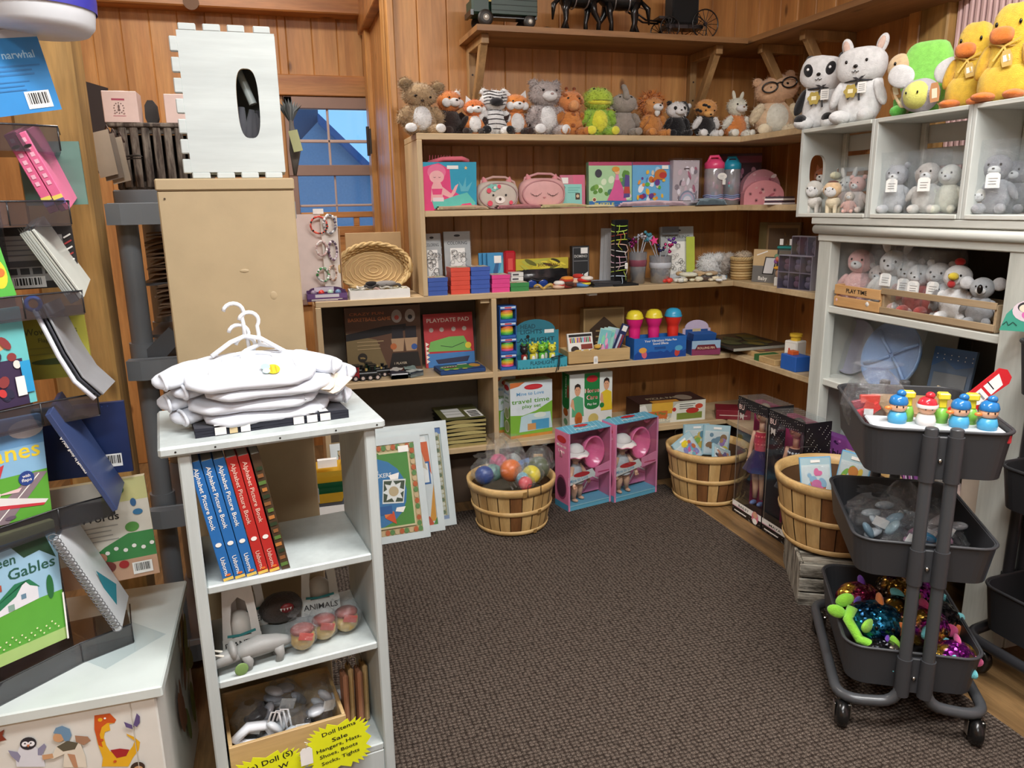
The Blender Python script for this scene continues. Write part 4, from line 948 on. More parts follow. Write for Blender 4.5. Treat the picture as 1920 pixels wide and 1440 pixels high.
comforter('white long-eared bear comforter with black ribbon bow and gold flower tag','bear',(1.975,yc(1618),CT),-1.10,.97)
comforter('lime green turtle comforter with beige head standing on the crates','turtle',(2.01,yc(1712),CT),-1.0,.84)
comforter('yellow duck comforter, left one of the two, with orange beak','duck',(1.98,yc(1822),CT),-1.25,.78)
comforter('yellow duck comforter at the right edge of the photo, taller of the two','duck',(1.96,yc(1900,190),CT),-1.25,.84)
t=thing('bee_plush',L0,'round bee plush with yellow face and pale wings below the turtle comforter','plush toy')
q=MB();q.ell((0,0,.05),(.055,.05,.05),F('a9a4ac'),None,22,14,.04);q.ell((-.0,-.02,.05),(.042,.04,.042),F('e2dc6c'),None,20,12,.02);q.build('body',t)
for sx in(-1,1):q=MB();sup(q,(sx*.07,.01,.115),(.042,.010,.034),F('e4e6e6'),.9,R=ry(sx*-.4));q.build('wing',t);q=MB();q.ell((sx*.017,-.06,.055),(.003,.003,.004),EYE,None,8,6);q.build('eye',t)
q=MB();fr=Fr((.05,-.05,.02),(1,0,.1),(0,0,1),.03,.055);q.prism([(.1,0),(.9,0),(1,.5),(.8,1),(.2,1),(0,.5)],fr,.0015,C('c08a5c',.5));q.rect(fr,.25,.2,.75,.7,C('e8dcc0'));q.build('tag',t)
place3(t,(1.925,yc(1725,190,1.925),CT),-1.2)
#products on the shelves
FILM=clear('clear_film','fcfdff',.03,.7,.08,.01);BAGM=clear('crinkled_bag','f8fbfd',.05,1.0,.10,.03,60);ACR=clear('smoked_acrylic','bcbfc5',.05,.03,.04,.02,8);CLR=clear('clear_plastic','f4f8fa',.035,.05,.05,.01,10)
W=C('f2f0ea');BKC=C('1c1b1d');TAGW=C('f4f3ef')
def frames(w,d,h,z=0):
 return dict(f=Fr((-w/2,-d/2,z),(1,0,0),(0,0,1),w,h),t=Fr((-w/2,-d/2,z+h),(1,0,0),(0,1,0),w,d),l=Fr((-w/2,d/2,z),(0,-1,0),(0,0,1),d,h),r=Fr((w/2,-d/2,z),(0,1,0),(0,0,1),d,h))
def pbox(name,lab,cat,loc,w,d,h,col,art=None,a=0,tilt=0,group=None,bev=.0015,roll=0,kidsfn=None):
 mt=C(col,.45)if isinstance(col,str)else col
 q=MB();q.box((0,0,h/2),(w,d,h),mt,bev=bev);F4=frames(w,d,h)
 if art:art(q,F4['f'],F4)
 if kidsfn:
  t=thing(name,L0,lab,cat,group);q.build('box',t);kidsfn(t,F4)
 else:t=q.build(name,None,L0);tag(t,lab,cat,group)
 return place3(t,loc,a,tilt,roll)
def sp(u0,u1,v0,i,y=3.12):
 vm=v0+20;a,b_=P(u0,vm,y=y),P(u1,vm,y=y);um=(u0+u1)/2
 return((a.x+b_.x)/2,y,ZT[i]),b_.x-a.x,P(um,v0,y=y).z-ZT[i]
def spx(u0,u1,v0,i,x=2.10):
 vm=v0+20;a,b_=P(u0,vm,x=x),P(u1,vm,x=x)
 return(x,(a.y+b_.y)/2,ZT[i]),abs(a.y-b_.y),P((u0+u1)/2,v0,x=x).z-ZT[i]
def scribble(q,fr,m,n=14,seed=1,a0=.1,b0=.1,a1=.9,b1=.9,w=.0012):
 rd=random.Random(seed)
 for k in range(n):
  x,y=rd.uniform(a0,a1),rd.uniform(b0,b1);r=rd.uniform(.006,.014)
  q.line(fr,[(x+r*cos(t)/fr.w*(1+.3*sin(3*t+k)),y+r*sin(t)/fr.h)for t in[2*pi*j/7 for j in range(8)]],w,m)
def blobs(q,fr,cols,n=12,seed=1,a0=.05,b0=.05,a1=.95,b1=.95,r0=.08,r1=.2):
 rd=random.Random(seed)
 for k in range(n):
  ra=rd.uniform(r0,r1)*(a1-a0)*.5;rb=rd.uniform(r0,r1)*(b1-b0)*.6
  x=rd.uniform(a0+ra,a1-ra);y=rd.uniform(b0+rb,b1-rb);q.oval(fr,x,y,ra,rb,C(rd.choice(cols)),12,rd.uniform(-.6,.6))
def lines(q,fr,a,b,c,n,dz,m,th=.012,seed=1):
 rd=random.Random(seed)
 for k in range(n):q.rect(fr,a,b-k*dz,c-rd.uniform(0,.2)*(c-a),b-k*dz+th,m)
def bag(name,lab,cat,loc,r,a=0,mt=None,group=None,inner=None,ties=True,seed=1,spec=None):
 """crumpled clear bag with inner things modelled as parts"""
 t=thing(name,L0,lab,cat,group);q=MB();mt=mt or BAGM
 rx_,ry_,rz_=r
 def fn(s,tt):
  ph=2*pi*s;k=sin(pi*min(1,tt*1.04+.0))**.55 if tt<.93 else.25+.55*(tt-.93)/.07
  k=max(k,.12);n_=1+.30*noise.noise(V((cos(ph)*2.2,sin(ph)*2.2,tt*4+seed*3.3)))+.22*noise.noise(V((cos(ph)*5,sin(ph)*5,tt*7+seed)))
  return V((rx_*k*cos(ph)*n_,ry_*k*sin(ph)*n_,rz_*2*tt*(1.0)))
 q.grid(fn,26,16,mt,False,True);
 if inner:inner(t)
 q.build('clear_bag',t);return place3(t,loc,a)
def pricetag(t,x,y,z,w=.02,h=.03,a=0):
 q=MB();R=rz(a);fr=Fr(V((x,y,z)),R@V((1,0,0)),V((0,0,1)),w,h);q.prism([(0,0),(1,0),(1,.85),(.8,1),(.2,1),(0,.85)],fr,.0008,TAGW);lines(q,fr,.2,.6,.85,3,.18,C('8f8d88'),.05);q.build('price_tag',t)
#shelf 2 (second from top)
def a_mermaid(q,f,F4):
 q.rect(f,0,0,1,1,C('2a9dbd'));q.poly(f,[(.0,.0),(.0,.9),(.30,.98),(.50,.86),(.52,.45),(.85,.2),(1,.1),(1,0)],C('e2447e'));q.oval(f,.26,.80,.17,.16,C('e9739b'));q.oval(f,.26,.70,.135,.13,C('f0b4b4'))
 q.poly(f,[(.20,.60),(.32,.60),(.36,.50),(.52,.36),(.60,.52),(.66,.56),(.60,.38),(.52,.26),(.36,.34),(.38,.20),(.14,.20),(.16,.5)],C('f0b0b2'));q.poly(f,[(.16,.46),(.36,.46),(.34,.34),(.18,.34)],C('e2447e'))
 q.poly(f,[(.16,.22),(.40,.24),(.62,.32),(.82,.38),(.98,.16),(.92,.05),(.70,.10),(.40,.03),(.2,.05)],C('63c4b8'));q.poly(f,[(.62,.02),(.72,.14),(.88,.16),(.98,.02)],C('e63f7c'))
 q.rect(f,.18,.20,.38,.28,C('ead8dc'));q.poly(f,[(.70,.40),(.66,.62),(.74,.50),(.80,.70),(.80,.48),(.92,.60),(.84,.40)],C('5fb6c8'))
 for x in(.22,.31):q.line(f,[(x-.02,.70),(x,.685),(x+.02,.70)],.0012,C('5a3040'))
 q.star(f,.80,.88,.008,C('e8c070'));q.rect(f,.45,.86,.66,.93,W)
l,w,h=sp(788,888,302,1,3.10);
def k_merm(t,F4):
 q=MB();q.tube([(-w*.35,-.0,h*.96),(-w*.1,-.02,h*1.04),(w*.25,-.02,h*1.05),(w*.38,0,h*1.0)],.009,C('dd7080',.6,'cloth'),8)
 for k in range(9):q.cyl((-w*.33+k*.011,-.0,h),(-w*.33+k*.0118,-.004,h+.022),.0012,C('c2566a'))
 q.build('zip_handle',t)
pbox('mermaid_bag','pink and teal mermaid picture bag with zip at left of the second shelf','bag',l,w,.07,h*.98,'c83c70',a_mermaid,bev=.012,kidsfn=k_merm,tilt=.06)
def facebag(lab,u0,u1,v0,col,kind,y=3.10):
 l,w,h=sp(u0,u1,v0,1,y);t=thing('handbag',L0,lab,'bag','small animal face bags on the second shelf');q=MB();m_=C(col,.45,'cloth')
 sup(q,(0,0,h*.47),(w*.5,.035,h*.47),m_,.62);q.tube([(w*.45*cos(a),-.030,h*.45+h*.42*sin(a))for a in[2*pi*k/28 for k in range(28)]],.003,C('c48d90' if kind=='cat' else 'b59a98',.5),6,True);q.build('body',t)
 fr=Fr((-w/2,-.0365,0),(1,0,0),(0,0,1),w,h*.94);q=MB()
 if kind=='bear':
  for x in(.36,.66):q.circ(fr,x,.50,.0045,BKC)
  q.oval(fr,.52,.34,.12,.13,C('ece6dc'));q.circ(fr,.52,.36,.006,C('4a3030'));q.circ(fr,.28,.22,.011,C('dd4a60'));q.circ(fr,.78,.24,.008,C('dd4a60'))
  for k in range(6):q.circ(fr,.36+.09*cos(k),.76+.07*sin(k),.008,C('7fc0b4'))
  q.circ(fr,.50,.80,.008,C('dd4a60'));q.circ(fr,.26,.66,.010,C('dd4a60'));q.circ(fr,.40,.76,.006,C('f0e8dc'))
 else:
  for x in(.32,.68):
   q.line(fr,[(x-.08,.48),(x-.04,.42),(x+.04,.42),(x+.08,.48)],.002,C('4a3434'))
   for d in(-.08,0,.08):q.line(fr,[(x+d,.44),(x+d*1.5,.38 if d==0 else.52)],.0014,C('4a3434'))
  q.poly(fr,[(.46,.38),(.54,.38),(.5,.33)],C('c27a80'))
 q.build('face',t)
 for sx in(-1,1):
  q=MB();q.lathe([(.014,0),(.010,.016),(.001,.026)],C('d98f94',.6,'cloth'),(sx*w*.28,0,h*.88),ry(sx*.3),10);q.build('ear',t)
 q=MB();q.tube([(-w*.42,0,h*.6),(-w*.36,.0,h*.95),(-w*.1,-.01,h*1.07),(w*.2,-.005,h*1.06),(w*.42,0,h*.9),(w*.48,0,h*.6)],.005,C('c9a49c' if kind=='bear' else 'd09a9c',.6,'cloth'),8);q.build('strap',t)
 place3(t,l)
facebag('grey bear-face handbag with red cheeks and flowers on the second shelf',892,970,336,'c9bfb2','bear')
facebag('pink cat-face handbag with closed lashes beside the bear bag',972,1058,330,'dcaaa8','cat')
def a_card(cols,seed,hdr=None,txt=None):
 def f(q,fr,F4):
  blobs(q,fr,cols,10,seed)
  if hdr:q.rect(fr,0,.8,1,1,C(hdr))
  if txt:q.text(fr,txt,.5,.85,.012,W,fr.w*.8,'c')
 return f
def a_tiger(q,f,F4):
 q.poly(f,[(.55,.6),(.9,.6),(.95,1),(.5,1)],C('d86a8a'));q.rect(f,.04,.05,.86,.72,C('8fcfc6'));q.rect(f,.05,.74,.32,.92,W);q.rect(f,.6,.25,.78,.45,C('4a3a2a'));q.circ(f,.69,.36,.007,C('d8c0a0'));q.circ(f,.12,.62,.009,C('6a4a44'));lines(q,f,.3,.6,.8,3,.07,C('6ab0a8'),.02)
l,w,h=sp(1050,1097,328,1,3.14);pbox('notebook_set','teal notebook set with a small tiger badge in pink wrapper','notebook',l,w,.012,h,'c9738a',a_tiger,tilt=-.05)
def a_princess(q,f,F4):
 q.rect(f,.0,.0,1,1,C('a8d0a0'));q.rect(f,0,.92,1,1,C('b2476a'));blobs(q,f,['5c8f3c','78a848','d8e8c8','4a7a6a','e6c8d8'],16,4,.0,.15,1,.9);q.poly(f,[(.42,.15),(.88,.13),(.78,.45),(.70,.62),(.60,.62),(.56,.45)],C('d45a96'));q.poly(f,[(.60,.6),(.70,.6),(.68,.72),(.62,.72)],C('e08ab4'));q.oval(f,.65,.78,.06,.06,C('e8b890'));q.oval(f,.62,.84,.09,.06,C('d8963c'));q.oval(f,.22,.75,.08,.09,C('3a3a44'))
 q.poly(f,[(.80,.2),(.95,.22),(.94,.7),(.84,.72)],C('5a4a8a'));q.poly(f,[(.8,.3),(.96,.3),(.94,.45),(.82,.45)],C('b8443c'));q.rect(f,0,0,1,.14,C('2f6fae'));q.text(f,'PUZZLE',.13,.03,.014,C('e6e04a'),f.w*.45);q.circ(f,.12,.17,.010,C('e8d8b8'));q.circ(f,.12,.17,.007,C('8a4a3a'));q.text(f,'100',.72,.04,.010,W)
l,w,h=sp(1103,1182,304,1,3.13);pbox('puzzle_box','princess puzzle box with a pink gown figure on the second shelf','puzzle',l,w*1.02,.03,h,'7fb090',a_princess,tilt=-.04)
def a_puz2(q,f,F4):
 q.rect(f,0,0,1,1,C('6aaedb'));q.rect(f,0,.93,1,1,C('9a3a5a'));blobs(q,f,['e8ecf4','a8d0ec','4a8ac8'],8,3);blobs(q,f,['c8762c','e8b83c','b83c34','6a3a8a','e8943c','d8c8b0','5ab04c'],26,7,.05,.1,.95,.9,.06,.16);q.oval(f,.72,.72,.16,.12,C('c87a34'));q.oval(f,.78,.70,.1,.07,C('b83a34'));q.rect(f,.75,.84,.92,.92,W)
l,w,h=sp(1184,1256,304,1,3.15);pbox('puzzle_box','bright blue puzzle box with little flying figures, right of the princess puzzle','puzzle',l,w,.03,h,'5c9ccc',a_puz2,tilt=-.04)
def a_gift(q,f,F4):
 q.rect(f,.02,.02,.98,.98,C('c4b8bc'));blobs(q,f,['e6e0e4','8a8088','b06a80','d8c0c8','6a6068','f0eaf0'],26,5,.05,.05,.95,.9);q.rect(f,.4,.8,.6,.83,C('5a4a50'))
 for k in range(4):q.oval(f,.55,.12,.30-.05*k,.22-.04*k,C(['8a94a8','c8b0c4','b4c4d4','e8e0e8'][k]),16,0,0,pi)
l,w,h=sp(1258,1309,298,1,3.13);pbox('gift_set','silver and pink unicorn gift set in a clear bag on the second shelf','gift set',l,w,.03,h*.97,'b4a8ac',a_gift,a=.05,kidsfn=lambda t,F4:(lambda q:(q.box((0,-.002,h*.5),(w*1.08,.045,h*1.02),FILM),q.build('clear_wrap',t)))(MB()))
def bottle(lab,u0,u1,v0,cap,body,y=3.12):
 l,w,h=sp(u0,u1,v0,1,y);t=thing('drink_bottle',L0,lab,'drink bottle','drink bottles on the second shelf');r=w*.46
 q=MB();q.lathe([(.001,0),(r,.002),(r,h*.74),(r*.9,h*.78),(.001,h*.78)],clear('bottle_'+body,body,.10,.1,.1,.35,20),seg=20);rd=random.Random(len(lab))
 for k in range(9):q.ell((r*.8*cos(-1.57+rd.uniform(-.9,.9)),-abs(r*.8*cos(.6)),h*rd.uniform(.1,.65)),(.010,.003,.012),C(rd.choice(['d87a9a','e8e0e8','6ac0c8','8a6ab0','e8b0c0'])),None,8,6)
 for z in(.12,.16,.2):q.tube([(r*1.01*cos(a),r*1.01*sin(a),h*z+.003*sin(4*a))for a in[2*pi*k/24 for k in range(24)]],.003,C('e8b8cc' if z<.15 else '8a9ac4'),5,True)
 q.build('body',t)
 q=MB();q.lathe([(r*.95,h*.74),(r*1.02,h*.76),(r*1.02,h*.86),(r*.6,h*.94),(.001,h*.95)],G(cap),seg=20);q.tube([(-r*.8,0,h*.86),(-r*.5,0,h*.99),(r*.4,0,h*1.0),(r*.8,0,h*.9)],.007,G(cap),8);q.build('lid',t)
 q=MB();fr=Fr((.0,-r-.004,h*.42),(1,0,0),(0,0,1),.04,.03);q.oval(fr,.3,1.2,.6,.5,W,20);lines(q,fr,0,1.3,.6,3,.2,C('9a98a0'),.04);q.rect(fr,.35,.0,.75,.75,W);q.build('paper_tag',t)if cap.startswith('e')else None
 place3(t,l)
bottle('drink bottle with a hot pink lid and white paper tag',1322,1357,293,'e04a78','e8c8d8');bottle('drink bottle with a turquoise lid behind the pink-lidded one',1357,1388,295,'2a9ab8','d8dce8',3.17)
def a_sticker(q,f,F4):
 q.rect(f,0,.82,1,.95,C('8a4460'));q.oval(f,.2,.55,.16,.15,C('d87a98'));q.oval(f,.2,.55,.12,.11,C('c4587c'));blobs(q,f,['d8a0b4','c47a98','e8dce0','8a4460'],14,6,.3,.1,.98,.75);q.rect(f,.02,.2,.3,.3,C('6a3450'))
l,w,h=spx(1399,1482,283,1,2.16);pbox('sticker_pack','dark pink heart sticker pack standing behind the flowered case','stickers',(2.13,3.24,ZT[1]),.20,.012,h,'4a2838',a_sticker,a=-.35)
t=thing('vanity_case',L0,'pink flowered half-round vanity case with clear lid on the second shelf','case');cw,chh=.185,.16
q=MB();fr=Fr((-cw/2,-.045,0),(1,0,0),(0,0,1),cw,chh);arcp=lambda s,yo:[(0,0),(1,0)]+[(.5+.5*cos(a)*s,(yo+(1-yo)*sin(a)*s))for a in[pi*k/16 for k in range(17)]]
q.prism([(0,0),(1,0)]+[(.5+.5*cos(a),.25+.42*sin(a))for a in[pi*k/18 for k in range(19)]],fr,.05,C('e89ca4',.5));blobs(q,fr,['c86a7a','e8b4b4'],7,3,.1,.08,.9,.5)
for(x,y)in((.15,.3),(.45,.42),(.75,.4),(.3,.12),(.62,.2),(.88,.2)):
 for k in range(8):q.line(fr,[(x,y),(x+.045*cos(k*pi/4),y+.055*sin(k*pi/4))],.0012,C('4a2430'))
q.build('body',t)
q=MB();q.prism([(0.02,.3),(.98,.3)]+[(.5+.48*cos(a),.4+.58*sin(a))for a in[pi*k/18 for k in range(19)]],Fr((-cw/2,-.01,0),(1,0,0),(0,0,1),cw,chh),.055,C('c28a94',.5));f2=Fr((-cw/2,-.0098,0),(1,0,0),(0,0,1),cw,chh);blobs(q,f2,['e8dce0','a85a70','d8b0b8','b87a88'],12,4,.1,.4,.9,.9);q.build('inner_tray',t)
q=MB();q.tube([(cw*.47*cos(a),-.004,chh*(.42+.56*sin(a)))for a in[pi*k/18 for k in range(19)]],.004,CLR,6);q.box((0,-.006,chh*.62),(.06,.012,.05),C('c98a98',.4));q.build('handle_window',t)
place3(t,(P(1434,360,y=3.04).x+.02,3.10,ZT[1]),-.25)
t=MB()
for k,cl in enumerate(('e8e0e0','3a2c3c','f0ece8','4a3a44')):t.box((0,0,.004+.0085*k),(.085-.004*(k%2),.10,.0075),C(cl),R=rz(.04*k),bev=.001)
place3(tag(t.build('notebook_stack',None,L0),'small stack of thin dark and white notebooks before the vanity case','notebooks'),(P(1460,375,x=2.03).x,P(1462,375,x=2.03).y,ZT[1]),-1.2)
t=plush('chestnut horse plush with a gold plush below it at the end of the second shelf',.16,'7a4422',head='8a4c28',muzzle='e8dcd0',ear='point',limb='7a4422',foot='b8863c',seed=31,group=None,fur=.6);place3(t,(2.08,2.58,ZT[1]),-1.1)
def pouch(lab,u0,u1,v0,cols,i=1,y=3.055,n=3,d=.05,name='zip_pouch',cat='pouch',group='folded zip pouches on the second shelf'):
 a,b_=P(u0,v0,y=y),P(u1,v0,y=y);w=b_.x-a.x;q=MB()
 for k in range(n):q.grid(lambda s,t_:V(((s-.5)*w*(1-.05*k),(t_-.5)*d,.003+.006*k+.004*sin(s*pi)+.0015*sin(s*9+k))),14,5,C(cols[k%len(cols)],.7,'cloth'));q.grid(lambda s,t_:V(((s-.5)*w*(1-.05*k),-d/2,.006*k*t_+.003+(.004*sin(s*pi)+.0015*sin(s*9+k))*t_)),14,2,C(cols[(k+1)%len(cols)],.7,'cloth'))
 t=q.build(name,None,L0);tag(t,lab,cat,group);return place3(t,((a.x+b_.x)/2,y,ZT[i]),.02)
pouch('cream flat zip pouches in front of the mermaid and bear bags',815,915,393,['d9c8a0','c9a88c'])
pouch('dusty pink flat zip pouches in front of the cat bag',927,1015,388,['c48a8c','b9787c'])
pouch('pale yellow zip pouches in front of the teal notebook set',1008,1100,386,['dccf9c','c9b88a'])
pouch('cream zip pouches with beads before the princess puzzle',1060,1150,384,['d8cba0','e0d4b0'],n=2,y=3.075)
pouch('shiny pale pink film packets before the puzzles',1150,1285,380,['d4b4c0','e0c4cc','c8a8b8'],n=4,d=.06)
pouch('folded grey-blue towels at the corner of the second shelf',1297,1356,380,['8fa2ac','7f929c'],n=5,d=.07,name='folded_towel',cat='towel',group='folded towels')
#shelf 3
def a_color(seed,col='d8d8d6'):
 def f(q,fr,F4):
  q.rect(fr,.0,.0,1,1,C('a9acac'));q.oval(fr,.5,.93,.12,.02,BKC);q.text(fr,'COLORING',.5,.78,.014,C('4a4a4c'),fr.w*.75,'c');q.rect(fr,.22,.04,.78,.72,W);scribble(q,fr,C('3a3a3c'),22,seed,.27,.08,.73,.68,.0014)
 return f
for(u0,u1,v0,y,a,lab,sd)in((793,828,438,3.19,.12,'coloring activity pack leaning at the far left of the third shelf',3),(833,882,434,3.20,-.02,'coloring activity pack with whimsical line drawings, second from the left',5)):
 l,w,h=sp(u0,u1,v0,2,y);pbox('coloring_pack',lab,'coloring pack',l,w,.02,h,'b4b6b4',a_color(sd),a=a,tilt=-.08,group='coloring packs on the third shelf',kidsfn=lambda t,F4,w=w,h=h:(lambda q:(q.box((w*.5,0,h*.5),(.008,.03,h),FILM),q.build('clear_sleeve',t)))(MB()))
def lidbox(lab,loc,col,w=.082,d=.09,h=.036):
 t=thing('card_game_box',L0,lab,'box','small coloured game boxes on the third shelf');q=MB();q.box((0,0,h*.36),(w*.96,d*.96,h*.72),C(col,.5));q.build('base',t)
 q=MB();q.box((0,0,h*.76),(w,d,h*.46),C(col,.45),bev=.001);f=Fr((-w/2,-d/2,h*.99),(1,0,0),(0,1,0),w,d);q.rect(f,.05,.05,.95,.95,C('e6dcc4'));blobs(q,f,['d86a4a','5a9ac8','8ab84a'],5,2);q.build('lid',t);return place3(t,loc)
for(u,cols,y,nm)in((817,['3b5aa8','3b5aa8'],3.085,'far left'),(859,['dc4f3c','dc4f3c','dc4f3c'],3.095,'second'),(896,['3c5cb0','3c5cb0','3c5cb0'],3.095,'third'),(934,['e0448c','e0448c'],3.09,'fourth'),(969,['3a8a4a'],3.09,'last')):
 x=P(u,540,y=y).x
 for k,cl in enumerate(cols):
  cn={'3b5aa8':'blue','3c5cb0':'royal blue','dc4f3c':'red','e0448c':'magenta','3a8a4a':'green'}[cl]
  pos='' if len(cols)==1 else(', topmost of its stack' if k==len(cols)-1 else ', bottom of its stack' if k==0 else ', middle of its stack')
  lidbox('%s lidded game box in the %s pile from the left%s'%(cn,nm,pos),(x+.001*k,y,ZT[2]+.0365*k),cl,w=.083 if u!=934 else.080)
def a_shark(q,f,F4):q.rect(f,0,0,1,1,C('3f8fc0'));q.poly(f,[(.3,.2),(.55,.55),(.7,.9),(.95,.8),(.9,.5),(.6,.15)],C('6ab8c8'));q.poly(f,[(.2,.15),(.4,.3),(.55,.85),(.4,.8),(.25,.5)],C('2a5a8a'));q.rect(f,.3,.72,.62,.92,W);q.poly(f,[(.6,.1),(.95,.05),(1,.35),(.68,.42)],W);q.circ(f,.8,.25,.004,C('c83c3c'));q.oval(f,.85,.85,.13,.07,C('8a9ac0'))
for k in range(3):
 l,w,h=sp(898+8*k,940+8*k,474,2,3.21-.018*k);pbox('activity_card_pack',['rear','middle','front'][k]+' blue shark activity pack in a row of three on the third shelf','card pack',l,w,.012,h,'4a94c4',a_shark,tilt=-.06,group='blue shark activity packs')
l,w,h=sp(944,966,470,2,3.17);pbox('spout_pouch','shiny red foil pack beside the shark packs','foil pack',l,w,.03,h,C('b82430',.2),lambda q,f,F4:(q.rect(f,.3,.5,.7,.8,C('d8504a'))),bev=.008)
for k in range(2):pbox('white_carton',['lower','upper'][k]+' flat white carton on the green game box','carton',(P(968,520,y=3.12).x,3.13,ZT[2]+.037+.019*k),.055,.05,.018,'dcdcd8',lambda q,f,F4:(q.rect(f,.1,.3,.6,.7,C('4a4a50'))),a=.05*k,group='white cartons on the third shelf')
def a_wood(q,f,F4):blobs(q,f,['b8b84a','e8d84a','6a6a2a','d8c83c','3a3a24'],16,8,0,0,1,1,.15,.3);q.text(f,'BOOMERANG',.62,.28,.014,C('6a4420'),f.w*.42,'c')
l,w,h=sp(965,1067,468,2,3.18);pbox('toy_glasses_pack','yellow header card over a black cellophane bag of toys on the third shelf','toy pack',(l[0],l[1],l[2]+.075),w,.006,.05,'c4b43c',a_wood,a=.08,kidsfn=lambda t,F4,w=w:(lambda q:(q.grid(lambda s,tt:V(((s-.5)*w*.95,-.012*sin(s*pi)-.01*tt-.008*noise.noise(V((s*5,tt*3,1))),.004-.078*tt)),16,8,C('1d1d20',.2)),q.build('bag',t)))(MB()))
t=thing('toy_sunglasses',L0,'toy sunglasses with blue lenses in front of the yellow header pack','sunglasses');q=MB()
for sx in(-1,1):q.ell((sx*.026,0,.024),(.022,.006,.018),C('1f3f8a',.1),None,18,10)
q.build('lens',t);q=MB();q.tube([(-.052,.0,.03),(-.03,-.004,.044),(0,-.006,.036),(.03,-.004,.044),(.052,0,.03)],.003,BKC,6);q.tube([(-.052,0,.03),(-.05,.05,.006)],.0025,BKC,6);q.tube([(.052,0,.03),(.05,.05,.006)],.0025,BKC,6);q.build('frame',t);place3(t,(P(1008,515,y=3.10).x,3.10,ZT[2]),0)
q=MB();q.tube([((k/24-.5)*.16,-.0+.008*cos(k*.9),.010+.009*sin(k*.75)+.003)for k in range(25)],[.0045+.002*sin(k/24*pi)for k in range(25)],C('c9a85c',.4),8);q.ell((.083,0,.012),(.010,.007,.006),C('6a4a2a'),None,10,8);place3(tag(q.build('toy_snake',None,L0),'yellow-gold bendy toy snake lying on the front of the third shelf','toy snake'),(P(1035,535,y=3.06).x,3.06,ZT[2]),.0)
def beanie(lab,x,y,z,cs,a):
 q=MB();rd=random.Random(int(x*1000));
 for k,cl in enumerate(cs):sup(q,(rd.uniform(-.018,.018),rd.uniform(-.008,.008),.010+.008*k),(.032-.004*k,.026-.003*k,.010),K(cl),.8,seg=16,ring=10,R=rz(rd.uniform(-1,1)))
 t=q.build('finger_puppet',None,L0);tag(t,lab,'puppet','knitted finger puppets piled on the third shelf');place3(t,(x,y,z),a)
for k,(u,v,cs,nm)in enumerate(((1048,525,['d8b8a0','c83c34','e8e0d8'],'red and white'),(1062,512,['b8442c','e8943c'],'rust and orange'),(1085,510,['e8e0d8','8aa08a','c83c34'],'grey-green and red'),(1100,520,['d8342c','e8dcd0'],'bright red and cream'),(1095,535,['5a8ac0','e8d84a','e8e4dc'],'blue, yellow and cream'),(1078,530,['6a3a2a','e8842c','e8c0a0'],'brown and orange'),(1064,538,['7a2c24','4a2a20'],'dark maroon'))):
 y=3.06+.022*(k%3);beanie('%s knitted finger puppet in the pile right of the toy snake'%nm,P(u,v,y=y).x,y,ZT[2]+(.022 if k in(1,2,3)else 0),cs,k*.7)
def a_dom(q,f,F4):q.rect(f,.05,.04,.95,.96,C('8a8a8c'));q.rect(f,.07,.05,.93,.95,C('26282a'));q.text(f,'DOMINO',.5,.70,.012,C('d0d0cc'),f.w*.75,'c');q.rect(f,.1,.60,.9,.615,C('8a8a8c'));q.rect(f,.5,.8,.9,.95,W);q.poly(f,[(.4,.1),(.6,.16),(.62,.28),(.42,.22)],W);q.poly(f,[(.66,.12),(.9,.18),(.92,.32),(.7,.26)],W)
l,w,h=sp(1071,1103,461,2,3.22);pbox('domino_set','black domino game box standing at the back of the third shelf','game box',l,w,.03,h,'26282a',a_dom,tilt=-.03)
def tins(lab,u0,u1,v0,n,cl,y=3.08):
 for k in range(n):
  l,w,h=sp(u0,u1,v0,2,y);pbox('flat_tin','%s, %s of the pile'%(lab,['lowest','second','third','topmost'][k]),'tin',(l[0]+.003*(k%2),y,ZT[2]+.0072*k),w,.07,.0065,cl,None,a=.03*(k%2),group='flat metal tins on the third shelf')
tins('dark flat pocket mirror tin before the bracelet stand',1107,1158,535,3,'3c3c40');tins('flat blue-white tin behind the knitted puppets',1082,1135,510,2,'a8b4c4',3.19)
for k in range(4):
 l,w,h=sp(1127+7*k,1150+7*k,428+4*k,2,3.19-.02*k);pbox('sleeved_pack',['first','second','third','last'][k]+' of four silver coloring sleeves leaning behind the black bracelet stand','coloring pack',l,.075,.008,h,'b8babc',a_color(20+k)if k==3 else None,a=-.9,tilt=-.05,group='silver sleeves leaning by the bracelet stand')
t=thing('bracelet_stand',L0,'black upright stand wrapped with neon and pastel string bracelets','display stand');l,w,h=sp(1149,1175,412,2,3.09)
q=MB();q.box((0,0,h/2),(w*.95,.04,h),C('0e0e10',.8,'cloth'),bev=.002);q.box((.01,-.01,.004),(w*1.8,.09,.008),C('0e0e10',.8));q.build('post',t)
rd=random.Random(4)
for k,cl in enumerate(['b8e04a','c8e86a','b04a3a','d8e84a','e8c0b0','d8d8d8','e8b8c8','c8a8b8','e8d8d0','b0c84a','c8d8e8']):
 z=h*(.93-.08*k+rd.uniform(-.01,.01));q=MB();n_=22;q.tube([((w*.5+.004+.002*sin(3*a))*cos(a),(.024+.003)*sin(a),z+.006*sin(a+k))for a in[2*pi*j/n_ for j in range(n_)]],.0022,C(cl,.5),5,True)
 dx=rd.uniform(-.6,.9)*w*.5;q.tube([(dx,-.028,z),(dx+rd.uniform(-.012,.012),-.030,z-.02),(dx+rd.uniform(-.015,.015),-.03,z-.04)],.0015,C(cl,.5),5);q.build('string_bracelet',t)
pricetag(t,.012,-.032,h*.26,.014,.026);place3(t,l,.03)
